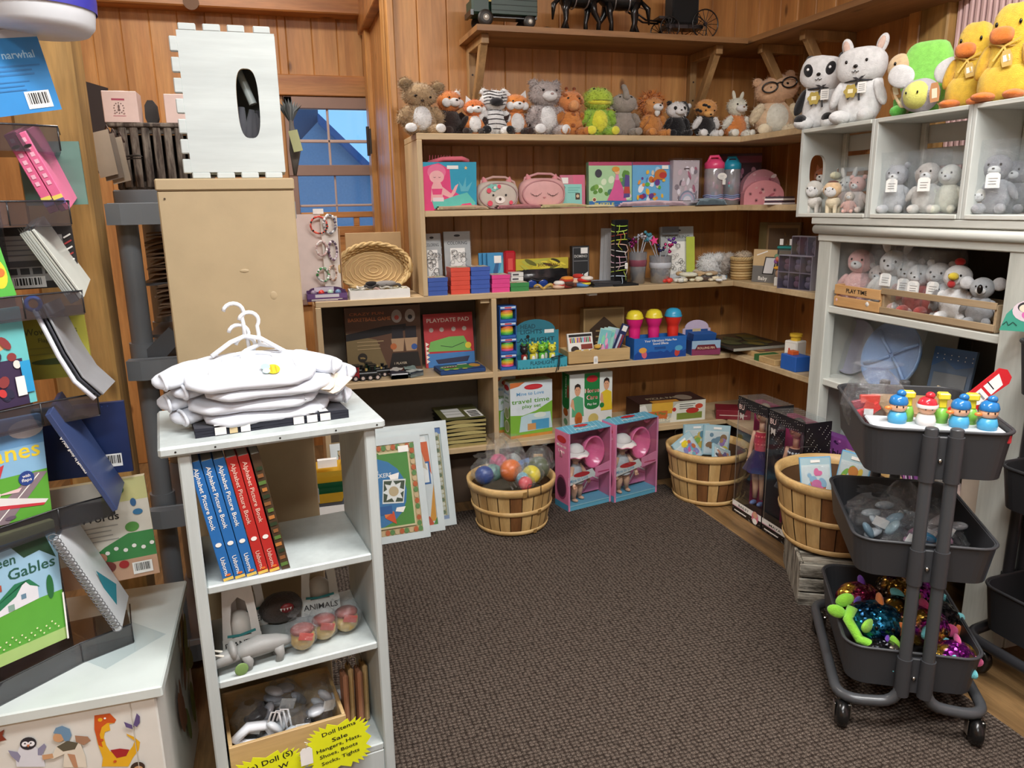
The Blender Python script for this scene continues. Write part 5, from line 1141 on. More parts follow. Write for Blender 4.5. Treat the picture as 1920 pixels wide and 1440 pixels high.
def cup(lab,u0,u1,v0,col,items,y=3.12,film=True,stick='b8bcc4'):
 l,w,h=sp(u0,u1,v0,2,y);t=thing('wand_cup',L0,lab,'cup of wands','cups of glitter wands on the third shelf');r=w*.42;hc=h*.62
 q=MB();q.lathe([(.001,0),(r*.8,0),(r,hc),(r*.96,hc),(r*.78,.004)],clear('cup_'+col,col,.12,.1,.1,.25,20),seg=22,cap=False);q.lathe([(r*.93,hc*.55),(r*.97,hc*.56),(r*1.0,hc*.75),(r*.99,hc*.76)],C(col,.3),seg=22,cap=False);q.build('cup',t)
 rd=random.Random(len(lab))
 for k,(cl,kind)in enumerate(items):
  a=2*pi*k/len(items);tx,ty=r*1.1*cos(a),r*.8*sin(a);tz=h*rd.uniform(.78,1.0);q=MB();q.cyl((-tx*.5,-ty*.5,.01),(tx,ty,tz),.0022,C(stick,.3));
  if kind=='s':fr=Fr((tx-.02,ty-.008,tz-.01),(1,0,.2),(0,0,1),.04,.04);q.prism([(.5+(.55 if i%2==0 else.24)*cos(pi/2+i*pi/5),.5+(.55 if i%2==0 else.24)*sin(pi/2+i*pi/5))for i in range(10)],fr,.008,C(cl,.4))
  else:
   for j in range(8):q.ell((tx+rd.uniform(-.016,.016),ty+rd.uniform(-.012,.012),tz+rd.uniform(-.02,.02)),rd.uniform(.004,.009),C(cl,.15,'',.6 if kind=='m' else 0),None,8,6)
  q.build('wand',t)
 place3(t,l)
cup('plum cup packed with glitter wands in teal and silver',1178,1215,436,'8a4a5a',[('4a8a9a','o'),('b8b8c4','m'),('2a2a34','m'),('8a2a6a','m'),('c8c8d0','m')])
cup('clear cup of crossed silver wands with purple sequins and a pink star',1216,1262,448,'c8ccd4',[('6a3aa0','m'),('2f2a5a','m'),('8aa8c0','s'),('e8488a','s'),('c83c7a','m')],3.10)
l,w,h=sp(1240,1302,425,2,3.20)
def a_mk(q,f,F4):a_color(9)(q,f,F4);q.rect(f,.72,.1,.98,.8,C('b8c44a'));q.rect(f,.0,.0,.75,.1,C('c8ccd0'));q.poly(f,[(.0,.85),(.5,.85),(.5,1),(0,1)],C('6a6c70'))
pbox('coloring_pack','coloring pack with a lime green edge behind the pink star wand','coloring pack',l,w*.95,.02,h*1.0,'b4b8b4',a_mk,tilt=-.10,a=-.08,group='coloring packs on the third shelf')
q=MB();rd=random.Random(3)
for k in range(5):q.ell((.02*cos(k*1.3),.014*sin(k*1.3),.012),(.014,.012,.011),C('c8342c' if k%2 else 'd8483a',.35),None,12,8)
place3(tag(q.build('toy_cluster',None,L0),'cluster of bright red toys on the front edge of the third shelf','toy'),(P(1250,525,y=3.07).x,3.075,ZT[2]))
def flatanimal(lab,u,v,y,z,cols,a,s=1):
 q=MB();sup(q,(0,0,.011),(.042*s,.022*s,.011),F(cols[0]),.8,seg=18,ring=8,fuzz=.05);sup(q,(.038*s,-.012,.013),(.02*s,.015*s,.011),F(cols[1]),.9,seg=14,ring=8)
 for sx in(-1,1):sup(q,(-.02+.03*sx,-.024*s,.008),(.011,.017,.007),F(cols[1]),.9,seg=12,ring=6)
 for k in range(3):q.ell((-.025+.02*k,-.010,.0195),(.007,.006,.003),F('3a2a20'),None,8,6)
 t=q.build('flat_plush',None,L0);tag(t,lab,'plush toy','flat plush animals on the third shelf');place3(t,(P(u,v,y=y).x,y,z),a)
for k,(u,v,y,z,cs,nm)in enumerate(((1280,525,3.07,0,['dcc8ac','e8dcc8'],'cream'),(1300,518,3.10,.0,['c9ae88','e0d0b4'],'sandy'),(1325,522,3.07,0,['4a3a30','d8c4a8'],'dark brown spotted'),(1345,525,3.07,0,['d8c8b0','ece4d4'],'pale'),(1310,508,3.11,.024,['b89a70','dccab0'],'tan'),(1290,512,3.085,.022,['e0d2ba','b8966a'],'ivory and tan'),(1332,512,3.09,.022,['a88a64','4a3626'],'brown'))):flatanimal('%s flat plush animal in the heap at the corner of the third shelf'%nm,u,v,y,ZT[2]+z,cs,k*.9-2)
def fluffy(lab,u,v,y,cl,s,z=0):
 q=MB();c=(0,0,.05*s);q.ell(c,(.045*s,.036*s,.05*s),F(cl),None,24,16,.15);q.fur(c,(.045*s,.036*s,.05*s),F(cl),900,.016*s,wd=.0016);q.ell((.03*s,-.02*s,.085*s),(.022*s,.02*s,.02*s),F(cl),None,14,8,.1);q.fur((.03*s,-.02*s,.085*s),(.022*s,.02*s,.02*s),F(cl),250,.01*s,wd=.0014)
 t=q.build('fluffy_plush',None,L0);tag(t,lab,'plush toy','fluffy plush in the shelf corner');place3(t,(P(u,v,y=y).x,y,ZT[2]+z))
fluffy('long-haired white fluffy plush in the corner of the third shelf',1330,470,3.17,'d8d8d4',1.15);fluffy('grey-cream fluffy plush against the wicker basket',1352,470,3.24,'c4b8ac',1.1)
pbox('blue_packet','pale blue packet lying beside the fluffy plush','packet',(P(1352,502,y=3.13).x,3.15,ZT[2]),.07,.05,.015,'8aa8bc',None,a=.3)
WIC=C('cfb07a',.6,'matte');WIC2=C('b08d58',.6,'matte')
def wicker(name,lab,w,d,h,loc,a,rows_=9,flare=1.1,tilt=0,oval=True,rim=.007,handles=False):
 t=thing(name,L0,lab,'basket');n=40;q=MB()
 for r_ in range(rows_):
  z=h*(r_+.5)/rows_;f=1+(flare-1)*(r_/rows_)
  q.tube([(w/2*f*cos(an)*(1+.03*(1 if(j+r_)%2 else-1)),d/2*f*sin(an)*(1+.03*(1 if(j+r_)%2 else-1)),z)for j,an in enumerate([2*pi*j/n for j in range(n)])],h/rows_*.52,WIC if r_%3 else WIC2,6,True)
 q.build('woven_wall',t)
 q=MB()
 for j in range(20):an=2*pi*j/20;q.tube([(w/2*cos(an),d/2*sin(an),.002),(w/2*flare*cos(an),d/2*flare*sin(an),h)],.0022,WIC2,5)
 for r_ in range(1,7):q.tube([(w/2*r_/7*cos(an)*(1+.04*((j+r_)%2)),d/2*r_/7*sin(an)*(1+.04*((j+r_)%2)),.004)for j,an in enumerate([2*pi*j/24 for j in range(24)])],.0028,WIC,5,True)
 q.lathe([(.001,.003),(1,.003)],WIC2,seg=30,cap=False)if False else q.grid(lambda s,tt:V((w/2*.98*tt*cos(2*pi*s),d/2*.98*tt*sin(2*pi*s),.003)),30,3,WIC2,True,True)
 q.build('woven_base',t)
 q=MB()
 for ph in(0,pi):q.tube([(w/2*(flare+.02)*cos(an)+rim*.5*cos(14*an+ph)*cos(an),d/2*(flare+.02)*sin(an)+rim*.5*cos(14*an+ph)*sin(an),h+rim*.5*sin(14*an+ph))for an in[2*pi*j/84 for j in range(84)]],rim*.62,WIC,6,True)
 q.build('rim',t)
 if handles:
  for sx in(-1,1):
   q=MB();q.tube([(sx*w/2*flare*.97,.03*cos(b_)*1.0,h+.028*sin(b_))for b_ in[pi*j/10 for j in range(11)]],.006,WIC,8);q.build('handle',t)
 return place3(t,loc,a,tilt)
bk=P(1393,500,y=3.06)
wicker('wicker_basket','small tall wicker basket holding tan fluffy plush at the shelf corner',.098,.080,.098,(bk.x+.01,3.08,ZT[2]),.2,8,1.12)
q=MB();q.ell((0,0,0),(.038,.03,.018),F('c4b096'),None,18,12,.12);q.fur((0,0,0),(.038,.03,.018),F('c4b096'),500,.012);place3(tag(q.build('fluffy_plush',None,L0),'tan fluffy plush lying in the small wicker basket','plush toy'),(bk.x+.012,3.08,ZT[2]+.108))
def a_truck(q,f,F4):q.rect(f,0,0,.18,1,C('6a5c34'));q.rect(f,.2,.05,.97,.95,C('8f7450'));q.rect(f,.24,.1,.93,.9,C('5c4630'));q.rect(f,.32,.3,.55,.5,C('c8962c'));q.circ(f,.36,.28,.006,BKC);q.circ(f,.50,.28,.006,BKC);blobs(q,f,['9a7440','3a3028','b8944a','7a5a34'],9,3,.55,.2,.92,.85)
l,w,h=spx(1404,1490,416,2,2.20);pbox('construction_puzzle','brown boxed construction vehicle set at the back of the corner','toy set',(2.18,2.97,ZT[2]),.19,.025,h,'6b5433',a_truck,a=-1.0,tilt=-.03)
def a_baby(q,f,F4):q.rect(f,0,.5,1,1,C('c9ad82'));q.rect(f,0,0,1,.5,C('6f6e6c'));q.poly(f,[(.42,.25),(.9,.25),(1.0,.78),(.52,.78)],BKC);q.poly(f,[(.47,.28),(.86,.28),(.95,.75),(.56,.75)],C('d4d4d6'));q.text(f,'Baby',.28,.07,.017,W);q.line(f,[(.15,.82),(.6,.95)],.005,W)
l,w,h=spx(1414,1456,480,2,2.05);pbox('baby_photo_frame','wood and grey baby photo frame with white lettering on the side shelf','photo frame',(2.07,P(1434,510,x=2.07).y,ZT[2]),.115,.02,.145,'6f6e6c',a_baby,a=-1.15,tilt=-.05)
def a_dog(q,f,F4):pass
t=thing('pompom_doll',L0,'doll with purple pompom hair and a yellow ruffle before the photo frame','doll');q=MB();q.box((0,0,.02),(.036,.03,.04),C('d8d4cc'),bev=.004);q.ell((0,-.005,.055),(.016,.014,.02),C('b0907a'),None,12,8);q.build('body',t);q=MB();q.ell((0,-.004,.078),(.024,.02,.008),C('e8a828'),None,14,8,.1);q.build('ruffle',t)
q=MB()
for k in range(10):q.ell((.018*cos(k*.63),.014*sin(k*.63),.105+.01*(k%3)),(.011,.009,.011),C(['8a5a9a','c86a5a','6a8a6a'][k%3],.6),None,8,6)
q.build('hair',t);place3(t,(2.025,P(1462,510,x=2.025).y,ZT[2]),-1.1)
def organizer(lab,loc,a,nx,nz,w,h,cols):
 t=thing('compartment_case',L0,lab,'case','clear grey compartment cases of small figures');GP=clear('grey_case','d4d0da',.05,.05,.1,.02,10);q=MB();d=.05;GE=C('a5a2ae',.4)
 q.box((0,d/2,h/2),(w,.003,h),C('b8b6c0',.5));q.box((0,-d/2,h/2),(w,.002,h),GP)
 for k in range(nx+1):q.box((-w/2+k*w/nx,0,h/2),(.003,d,h),GE)
 for k in range(nz+1):q.box((0,0,k*h/nz),(w,d,.004),GE)
 q.build('case',t)
 for i in range(nx):
  for j in range(nz):
   c=V((-w/2+(i+.5)*w/nx,0,j*h/nz+.004));q=MB();hh=h/nz*.8;q.ell(c+V((0,0,hh*.3)),(w/nx*.32,.014,hh*.3),F(cols[(i+j)%len(cols)]),None,12,8);q.ell(c+V((.002,-.004,hh*.72)),(w/nx*.24,.012,hh*.22),F(cols[(i+j)%len(cols)]),None,12,8);q.ell(c+V((-.004,-.016,hh*.74)),(.002,.001,.002),EYE,None,6,5);q.build('figure',t)
 return place3(t,loc,a)
organizer('lower clear grey case with pink and white unicorn figures beside the cream cabinet',(2.03,P(1497,510,x=2.03).y,ZT[2]),-1.35,3,2,.165,.135,['e8e2e0','e0a8b0','f0ecea'])
organizer('upper grey slotted case standing on the lower unicorn case',(2.055,P(1515,450,x=2.055).y,ZT[2]+.137),-1.35,3,1,.115,.075,['d8d4d4','8aa0a8'])
t=thing('pet_carrier',L0,'clear tub with teal lid and white tags on the side shelf','tub');q=MB();q.box((0,0,.10),(.09,.08,.10),clear('green_tub','c8e8d8',.1,.05,.1,.15,10),bev=.008);q.build('tub',t);q=MB();q.box((0,0,.155),(.095,.085,.012),G('2f8f8c'),bev=.004);q.build('lid',t)
q=MB();q.box((0,0,.025),(.08,.07,.05),G('3f9a6a'),bev=.006);q.build('base',t);q=MB();
for x in(-.025,.02):q.box((x,-.044,.18),(.016,.002,.026),TAGW)
q.build('paper_tag',t);place3(t,(2.15,P(1485,450,x=2.15).y,ZT[2]),-1.1)
#left end of shelf 3: bracelet board, wicker tray, white tray
y0_=3.12
a,b_=P(556,402,y=y0_),P(630,402,y=y0_);jb=thing('bracelet_board',((a.x+b_.x)/2,y0_,ZT[2]),'white folded display board hung with beaded bracelets on the third shelf','display stand')
cxx=(a.x+b_.x)/2;wj=b_.x-a.x;zt=a.z
q=MB();q.box((a.x+wj*.28,y0_+.01,(ZT[2]+zt)/2),(wj*.62,.006,zt-ZT[2]),C('dcc9c0',.6));q.box((a.x+wj*.80,y0_+.0,(ZT[2]+zt)/2-.004),(wj*.44,.006,zt-ZT[2]-.01),C('e4dad0',.6),R=rz(.25));q.box((a.x+wj*.55,y0_+.005,zt+.01),(.04,.006,.02),W);q.box((a.x+wj*1.05,y0_+.05,(ZT[2]+zt)/2-.03),(.004,.10,zt-ZT[2]-.06),C('b08a64',.7));q.build('board',jb)
def beadring(lab,cx,cz,r,cols,ry2=None,n=26,sd=1,y=None,br=.0035):
 q=MB();rd=random.Random(sd);y=y or y0_-.022;br*=1.35;
 for k in range(n):
  an=2*pi*k/n;q.ell((cx+r*cos(an)*(.95+.08*rd.random()),y+.008*sin(2*an)+rd.uniform(-.002,.002),cz+(ry2 or r)*sin(an)),br*rd.uniform(.8,1.25),C(rd.choice(cols),.25),None,8,6)
 tag(q.build('beaded_bracelet',None),lab,'bracelet','beaded bracelets on the white display board')
j=lambda u,v:P(u,v,y=y0_-.022)
p_=j(598,422);beadring('red and black beaded bracelet, topmost on the white board',p_.x,p_.z,.032,['e05a4a','e8705a','1c1a1a','d84a3c'],None,34,1,br=.0028)
p_=j(618,420);beadring('silver charm bracelet, upper right on the white board',p_.x,p_.z,.022,['d8d8d8','8a8a90','5a5060','f0f0f0'],.035,34,2)
p_=j(603,466);beadring('pale pink pearl bracelet, middle of the white board',p_.x,p_.z,.020,['e8d0cc','c8a8a4','f0e8e4'],.028,28,3,br=.003)
p_=j(624,470);beadring('purple and grey bracelet, middle right of the white board',p_.x,p_.z,.016,['8a6a80','c8b8c4','5a4a5a','e8e0e4'],.036,34,4)
p_=j(606,515);beadring('green and silver bracelet, lowest on the white board',p_.x,p_.z,.022,['3f8a4c','8ab08a','c8ccc8','e8e8e4'],.026,34,5)
p_=j(624,512);beadring('copper bead bracelet beside the green one, low on the white board',p_.x,p_.z,.014,['c8a088','8a6a5a','e0c8b8'],.030,26,6,br=.003)
def a_purp(q,f,F4):q.rect(f,0,.35,1,1,C('6a4a80'));q.rect(f,.0,0,1,.35,C('4c2c58'));q.rect(f,.2,.5,.8,.9,C('d8d4dc'));lines(q,f,.1,.22,.9,2,.12,W,.06)
def disp_tray(lab,u0,u1,y,i,d,h1,h2,col,col2,art,name='counter_display',seed=2,items=None,a=0,backcol=None):
 """countertop cardboard display: low front tray with a raised printed back card"""
 aa,bb=P(u0,560,y=y),P(u1,560,y=y);w=bb.x-aa.x;t=thing(name,L0,lab,'display box')
 q=MB();mt=C(col,.45);th=.003
 q.box((0,-d/2,h1/2),(w,th,h1),mt);q.box((-w/2,0,h1/2),(th,d,h1),mt);q.box((w/2,0,h1/2),(th,d,h1),mt);q.box((0,0,.002),(w,d,th),mt);q.box((0,d/2,h1/2),(w,th,h1),mt)
 f=Fr((-w/2,-d/2-th/2,0),(1,0,0),(0,0,1),w,h1);art(q,f,'front');q.build('tray',t)
 if h2>h1:
  q=MB();fb=Fr((-w/2,d/2+.002,0),(1,0,0),(0,0,1),w,h2);n=12;q.prism([(0,0),(1,0),(1,.72)]+[(.5+.5*cos(pi*k/n)*.86,.74+.26*sin(pi*k/n))for k in range(n+1)]+[(0,.72)],fb,.003,C(backcol or col,.45));art(q,fb,'back');q.build('back_card',t)
 if items:items(t,w,d)
 return place3(t,((aa.x+bb.x)/2,y,ZT[i]),a),w
disp_tray('purple cardboard display of small toys below the bracelet board',576,650,3.075,2,.055,.030,.052,'50305c','50305c',lambda q,f,k:(a_purp(q,f,None)if k=='front' else q.rect(f,.2,.6,.7,.95,C('d8d0dc'))),items=lambda t,w,d:[(lambda q:(q.ell((x,0,.030),(.012,.014,.012),C(cl,.3),None,10,8),q.build('toy',t)))(MB())for x,cl in((-.05,'8a7a90'),(-.02,'c8342c'),(.015,'a8c8b0'),(.045,'6a8ab0'))])
aa,bb=P(655,548,y=3.08),P(765,548,y=3.08);tw=bb.x-aa.x;tcx=(aa.x+bb.x)/2
q=MB()
for(x,y,w_,d_)in((0,-.0475,tw,.003),(0,.0475,tw,.003),(-tw/2,0,.003,.095),(tw/2,0,.003,.095)):q.box((x,y,.018),(w_,d_,.036),W)
q.box((0,0,.002),(tw,.095,.003),W);place3(tag(q.build('white_tray',None,L0),'low white tray of bracelets in front of the leaning wicker basket','tray'),(tcx,3.085,ZT[2]))
for k in range(7):
 q=MB();rd=random.Random(k);n=22;r=.022+.004*(k%3)
 q.tube([(r*cos(an)*1.2,r*.8*sin(an),.004*sin(3*an))for an in[2*pi*j_/n for j_ in range(n)]],.0042,C(['8a8a80','d8d0c4','3a3634','c8a8a0','b8b4a8','5a5450','c8c0a8'][k],.5,'cloth'),6,True)
 place3(tag(q.build('woven_bracelet',None,L0),['olive','cream','black','rose','light grey','charcoal','sand'][k]+' woven bracelet lying in the low white tray','bracelet','woven bracelets in the white tray'),(tcx-tw*.36+k*tw*.12,3.08+.012*(k%2),ZT[2]+.034+.007*(k%3)),k*.5,.15*(k%2))
for k,(x,cl,nm)in enumerate(((-.025,'1f1c1e','black'),(.03,'8f8b88','grey knit'))):
 q=MB();sup(q,(0,0,.012),(.026 if k==0 else.045,.02,.012),C(cl,.8,'cloth'),.8,seg=18,ring=10,fuzz=.06);place3(tag(q.build('headband',None,L0),nm+' fabric headband on top of the white tray','headband'),(tcx+x,3.10,ZT[2]+.041),.1)
wicker('wicker_basket','shallow oval wicker basket with side handles leaning upright behind the white tray',.265,.175,.05,(P(705,545,y=3.15).x,3.20,ZT[2]+.10),0,5,1.12,radians(68),rim=.009,handles=True)
pbox('tan_backboard','plain tan board standing behind the leaning wicker basket','board',(P(700,436,y=3.26).x,3.275,ZT[2]),P(750,440,y=3.26).x-P(645,440,y=3.26).x,.012,P(700,436,y=3.26).z-ZT[2],'b4966e')
#lower shelves
def a_bball(q,f,F4):
 q.rect(f,0,0,1,1,C('5c4030'));q.poly(f,[(0,.0),(.55,.0),(.40,.50),(.0,.62)],C('7c6a48'));q.text(f,'CRAZY FUN',.06,.88,.012,C('b8683c'),f.w*.45);q.text(f,'BASKETBALL GAME',.04,.79,.016,C('c87a48'),f.w*.56);q.poly(f,[(0,.60),(.5,.70),(.8,.72),(.8,.62),(.4,.55),(0,.50)],BKC)
 for x in(.68,.86):q.oval(f,x,.84,.07,.10,C('a8a09a'));q.circ(f,x,.82,.010,C('b84a3c' if x<.8 else '2a2a30'));q.rect(f,x-.075,.48,x+.075,.68,C('26242a'));q.poly(f,[(x-.07,.3),(x+.07,.3),(x+.09,.5),(x-.09,.5)],C('b09070'))
 q.circ(f,.62,.38,.014,C('b8683c'));q.circ(f,.9,.36,.013,C('3a5a9a'));lines(q,f,.14,.47,.50,3,.055,C('a8906a'),.014);q.circ(f,.20,.24,.020,C('2c2620'));q.text(f,'Win',.2,.22,.009,C('c8a868'),None,'c');q.poly(f,[(.55,.05),(.98,.05),(.95,.28),(.60,.28)],C('24201e'));q.text(f,'1 PLAYER',.62,.1,.010,C('c8b8a0'))
l,w,h=sp(645,786,573,3,3.24);pbox('basketball_game_box','dark boxed tabletop basketball game at the back of the left bay','game box',l,w,.05,h,'5c4030',a_bball)
def a_croc(q,f,F4):
 q.rect(f,0,0,1,1,C('b52f34'));q.text(f,'PLAYDATE PAD',.5,.84,.018,C('e8d8cc'),f.w*.86,'c')
 for x in(.15,.36,.60,.82):q.circ(f,x,.70,.010,C('b8a8a0'))
 q.poly(f,[(.06,.30),(.12,.48),(.5,.56),(.80,.56),(.88,.40),(.95,.28)],C('6fae54'));q.line(f,[(.32,.40),(.55,.36),(.8,.44)],.003,C('2c4a2a'));q.rect(f,.05,.0,1,.26,C('3f7ab8'));q.circ(f,.88,.38,.014,C('e0c83a'));
 for k in range(5):q.poly(f,[(.02,.08+.08*k),(.09,.12+.08*k),(.02,.16+.08*k)],C('f0e0d0'))
 q.poly(f,[(.2,.14),(.9,.18),(.85,.08),(.25,.06)],C('2a2e4a'))
l,w,h=sp(795,888,588,3,3.22);pbox('activity_pad','red playdate pad with crocodile cover standing in the left bay','activity pad',l,w,.014,h,'a82c30',a_croc,tilt=-.14)
q=MB();q.box((0,0,.010),(.20,.12,.018),C('24467c'),bev=.003);f=Fr((-.10,-.06,.020),(1,0,0),(0,1,0),.20,.12);q.rect(f,0,0,1,1,C('24467c'));q.oval(f,.30,.45,.24,.36,C('4f9a3c'));q.oval(f,.62,.5,.22,.34,C('3c8434'));q.oval(f,.85,.55,.12,.3,C('c8943c'));q.poly(f,[(.08,.5),(.2,.7),(.4,.66),(.48,.5),(.3,.35)],C('7a2c28'))
for k in range(6):q.poly(f,[(.10+.06*k,.62),(.16+.06*k,.62),(.13+.06*k,.5)],W)
for k in range(3):q.oval(f,.15+.2*k,.08,.06,.06,C('e8dc5a'))
q.rect(f,.5,.75,.72,.85,W);place3(tag(q.build('activity_pad',None,L0),'crocodile activity pad lying flat in front of the red playdate pad','activity pad'),(P(862,690,y=3.10).x,3.105,ZT[3]),.06)
def train(lab,x,y,a,red,s=1):
 t=thing('toy_train',L0,lab,'toy train','small black toy trains in the left bay');q=MB();bk=C('17181a',.3);q.cyl((-.03,0,.022),(.035,0,.022),.013,bk,seg=14);q.cyl((.02,0,.03),(.02,0,.048),.006,bk,r2=.008);q.cyl((-.002,0,.03),(-.002,0,.042),.005,C('b8a060',.3));q.box((.0,0,.010),(.10,.024,.006),bk);q.build('boiler',t)
 q=MB();q.box((-.042,0,.032),(.028,.03,.042),C(red,.35),bev=.002);q.box((-.042,0,.055),(.034,.036,.004),bk);q.box((-.042,-.0155,.040),(.015,.001,.014),BKC);q.build('cab',t)
 for k in range(4):
  q=MB();x0=-.042+.026*k;q.cyl((x0,-.016,.0105),(x0,.016,.0105),.0105,C('26262a',.3),seg=16);q.cyl((x0,-.0175,.0105),(x0,-.016,.0105),.006,C('c8b8b0',.3),seg=12);q.build('wheel',t)
 o=place3(t,(x,y,ZT[3]),a);o.scale=(s,s,s)
tx=lambda u,v,y:P(u,v,y=y).x
train('black toy train with a red cab, at the front of the train group',tx(688,700,3.08),3.08,.0,'8a2026',1.15)
for k,(u,y,nm)in enumerate(((672,3.12,'second row, left'),(715,3.13,'second row, right'),(668,3.165,'third row, left'),(708,3.175,'third row, right'))):train('black toy train with green-black cab, %s of the train group'%nm,tx(u,680,y),y,.03*k,'1f3a2c' if k%2 else '232427',.95)
def lump(name,lab,cat,loc,cols,r=(.03,.02),n=3,seed=1,group=None,a=0):
 q=MB();rd=random.Random(seed)
 for k in range(n):ph=rd.uniform(0,6);q.grid(lambda s,t_:V(((s-.5)*2*r[0]*(1+.1*sin(5*t_+ph)),(t_-.5)*2*r[1],.004+.006*k+.006*noise.noise(V((s*3+seed,t_*3,k)))+.003)),9,6,C(cols[k%len(cols)],.35));q.grid(lambda s,t_:V(((s-.5)*2*r[0],-r[1]-.001,.012*k*0+.002+t_*(.006*k+.004))),5,2,C(cols[(k+1)%len(cols)],.4))
 t=q.build(name,None,L0);tag(t,lab,cat,group);return place3(t,loc,a)
for k,(u,v,y,cs,nm)in enumerate(((748,700,3.07,['1c2438','c8ccd0','23283c'],'navy'),(775,700,3.08,['c8d0cc','2a3440','b8c8c8'],'pale grey'),(742,680,3.13,['d8d4cc','6a3a34','2a2c34'],'cream'),(768,678,3.14,['8aa09a','e8e4dc','26303a'],'grey-green'))):lump('toy_packet','%s shiny toy packet in the heap beside the toy trains'%nm,'packet',(tx(u,v,y),y,ZT[3]),cs,(.034,.024),4,k+1,'packets beside the toy trains',k*.5)
for k in range(4):
 l,w,h=sp(931,965,572+33*(k if k<4 else 0),3,3.09);t=thing('spring_toy_box',L0,'blue boxed rainbow spring toy, %s of the stack of four'%['lowest','second from bottom','third from bottom','topmost'][k],'toy box','rainbow spring toys stacked by the divider');hh=.0685;w=.075;d=.07;BL=C('2f62b0',.4)
 q=MB();
 for(z,th)in((.006,.012),(hh-.008,.015)):q.box((0,0,z),(w,d,th),BL,bev=.001)
 for sx in(-1,1):q.box((sx*(w/2-.002),0,hh/2),(.003,d,hh),BL)
 q.box((0,d/2-.002,hh/2),(w,.003,hh),BL);f=Fr((-w/2,-d/2,0),(1,0,0),(0,0,1),w,hh);q.rect(f,.25,.84,.75,.95,C('d8485a'));q.rect(f,.05,.86,.95,.97,C('c8d8e8'));q.rect(f,.3,.87,.7,.95,C('c83c4a'));q.build('box',t)
 rings=['3aa860','8ac83c','e0d83c','e8a83c','e87a4a','e8608a'];rings=rings if k>=2 else['e85a9a','e8783c','e8b83c','b8c83c','4ab85a','e0589a']
 q=MB()
 for j in range(12):z=.014+j*.0036;q.tube([(.029*cos(an),.029*sin(an)-.002,z+.0018*an/6.28)for an in[2*pi*i/20 for i in range(20)]],.0023,C(rings[j//2],.3),6,True)
 q.build('spring',t);place3(t,(P(948,620,y=3.09).x,3.085,ZT[3]+.0695*k),.02*(k%2))
def a_head(q,f,k):
 if k=='front':q.rect(f,0,0,1,1,C('3fa0b4'));q.text(f,'FLASHLIGHT',.5,.40,.017,C('1c3a44'),f.w*.5,'c');[q.poly(f,[(x/14,0),(x/14+.03,.25),(x/14+.06,0)],C('2a7a84'))for x in range(14)]
 else:q.rect(f,0,0,1,.74,C('35899c'));q.text(f,'HEAD',.2,.80,.020,C('1f4a58'),.07);q.text(f,'LIGHTS',.2,.68,.020,C('1f4a58'),.10);q.text(f,'FLASHLIGHT',.02,.50,.019,C('14303a'),.20);q.rect(f,.70,.68,.9,.76,W);q.circ(f,.35,.62,.008,BKC)
def torch(t,x,y,hc,bc,h=.085,z=.004):
 q=MB();q.lathe([(.001,0),(.014,.0),(.013,h*.55),(.001,h*.56)],C(bc,.35),(x,y,z),seg=16);q.ell((x,y-.008,z+h*.35),(.009,.008,.02),C('ecebe4',.4),None,10,8);q.ell((x,y,z+h*.76),(.018,.017,.018),C(hc,.3),None,16,10)
 for sx in(-1,1):q.ell((x+sx*.008,y-.016,z+h*.80),(.0025,.002,.003),BKC,None,6,5);q.ell((x+sx*.013,y,z+h*.95),(.006,.005,.007),C(hc,.3),None,8,6)
 return q
hl,hw_=disp_tray('turquoise head lights counter display with upright back card',963,1055,3.085,3,.10,.042,.200,'3fa0b4','2f7a8c',a_head,backcol='2f7688')
hx=(P(963,560,y=3.085).x+P(1055,560,y=3.085).x)/2
for k,(x,y,hc,bc,nm)in enumerate(((-.075,-.02,'2a2428','8a2a2a','black ladybird'),(-.035,-.02,'d8cf3a','d8d04a','yellow, front left'),(.012,-.005,'8ac83c','5ab83c','green, centre'),(.055,-.02,'e0dc4a','dcd84a','yellow, front right'),(-.008,.025,'d8d04a','d8d04a','yellow, back'),(.04,.028,'6ac04a','58b044','green, back right'),(-.055,.028,'4a8a4a','3a6a3a','dark green, back left'))):
 q=torch(None,0,0,hc,bc,.10,0);place3(tag(q.build('animal_flashlight',None,L0),'small animal flashlight, %s, in the turquoise display'%nm,'flashlight','animal flashlights in the turquoise display'),(hx+x,3.085+y,ZT[3]+.004))
q=MB();q.tube([(-.02,-.062,.045),(.0,-.066,.05),(.035,-.064,.053)],.003,BKC,6);q.tube([(.015,-.064,.05),(.012,-.066,.02),(.004,-.064,-.01),(.0,-.064,-.02)],.002,BKC,6);q.tube([(.018,-.064,.05),(.018,-.066,.02),(.012,-.064,-.012)],.002,BKC,6);place3(tag(q.build('dangling_strap',None,L0),'thin black strap hanging over the front of the turquoise display','strap'),(hx+.055,3.085,ZT[3]))
a0,a1=P(1058,670,y=3.09),P(1172,655,y=3.09);ww=a1.x-a0.x;wxc=(a0.x+a1.x)/2
t=thing('wooden_tray',L0,'small light wooden tray box holding markers and rainbow packs','tray');LW=wood('light_tray_wood','c4a06a','dcbc88','x',1,.5,0,knots=False,contrast=.5)
for(x,y,w_,d_,n_)in((0,-.055,ww,.006,'front_side'),(0,.055,ww,.006,'back_side'),(-ww/2+.003,0,.006,.104,'end_side'),(ww/2-.003,0,.006,.104,'end_side')):q=MB();q.box((x,y,.034),(w_,d_,.055),LW,bev=.001);q.build(n_,t)
q=MB();q.box((0,0,.006),(ww-.012,.104,.004),LW);
q.build('bottom',t);pricetag(t,-.03,-.061,.0,.020,.034)
place3(t,(wxc,3.095,ZT[3]),.0)
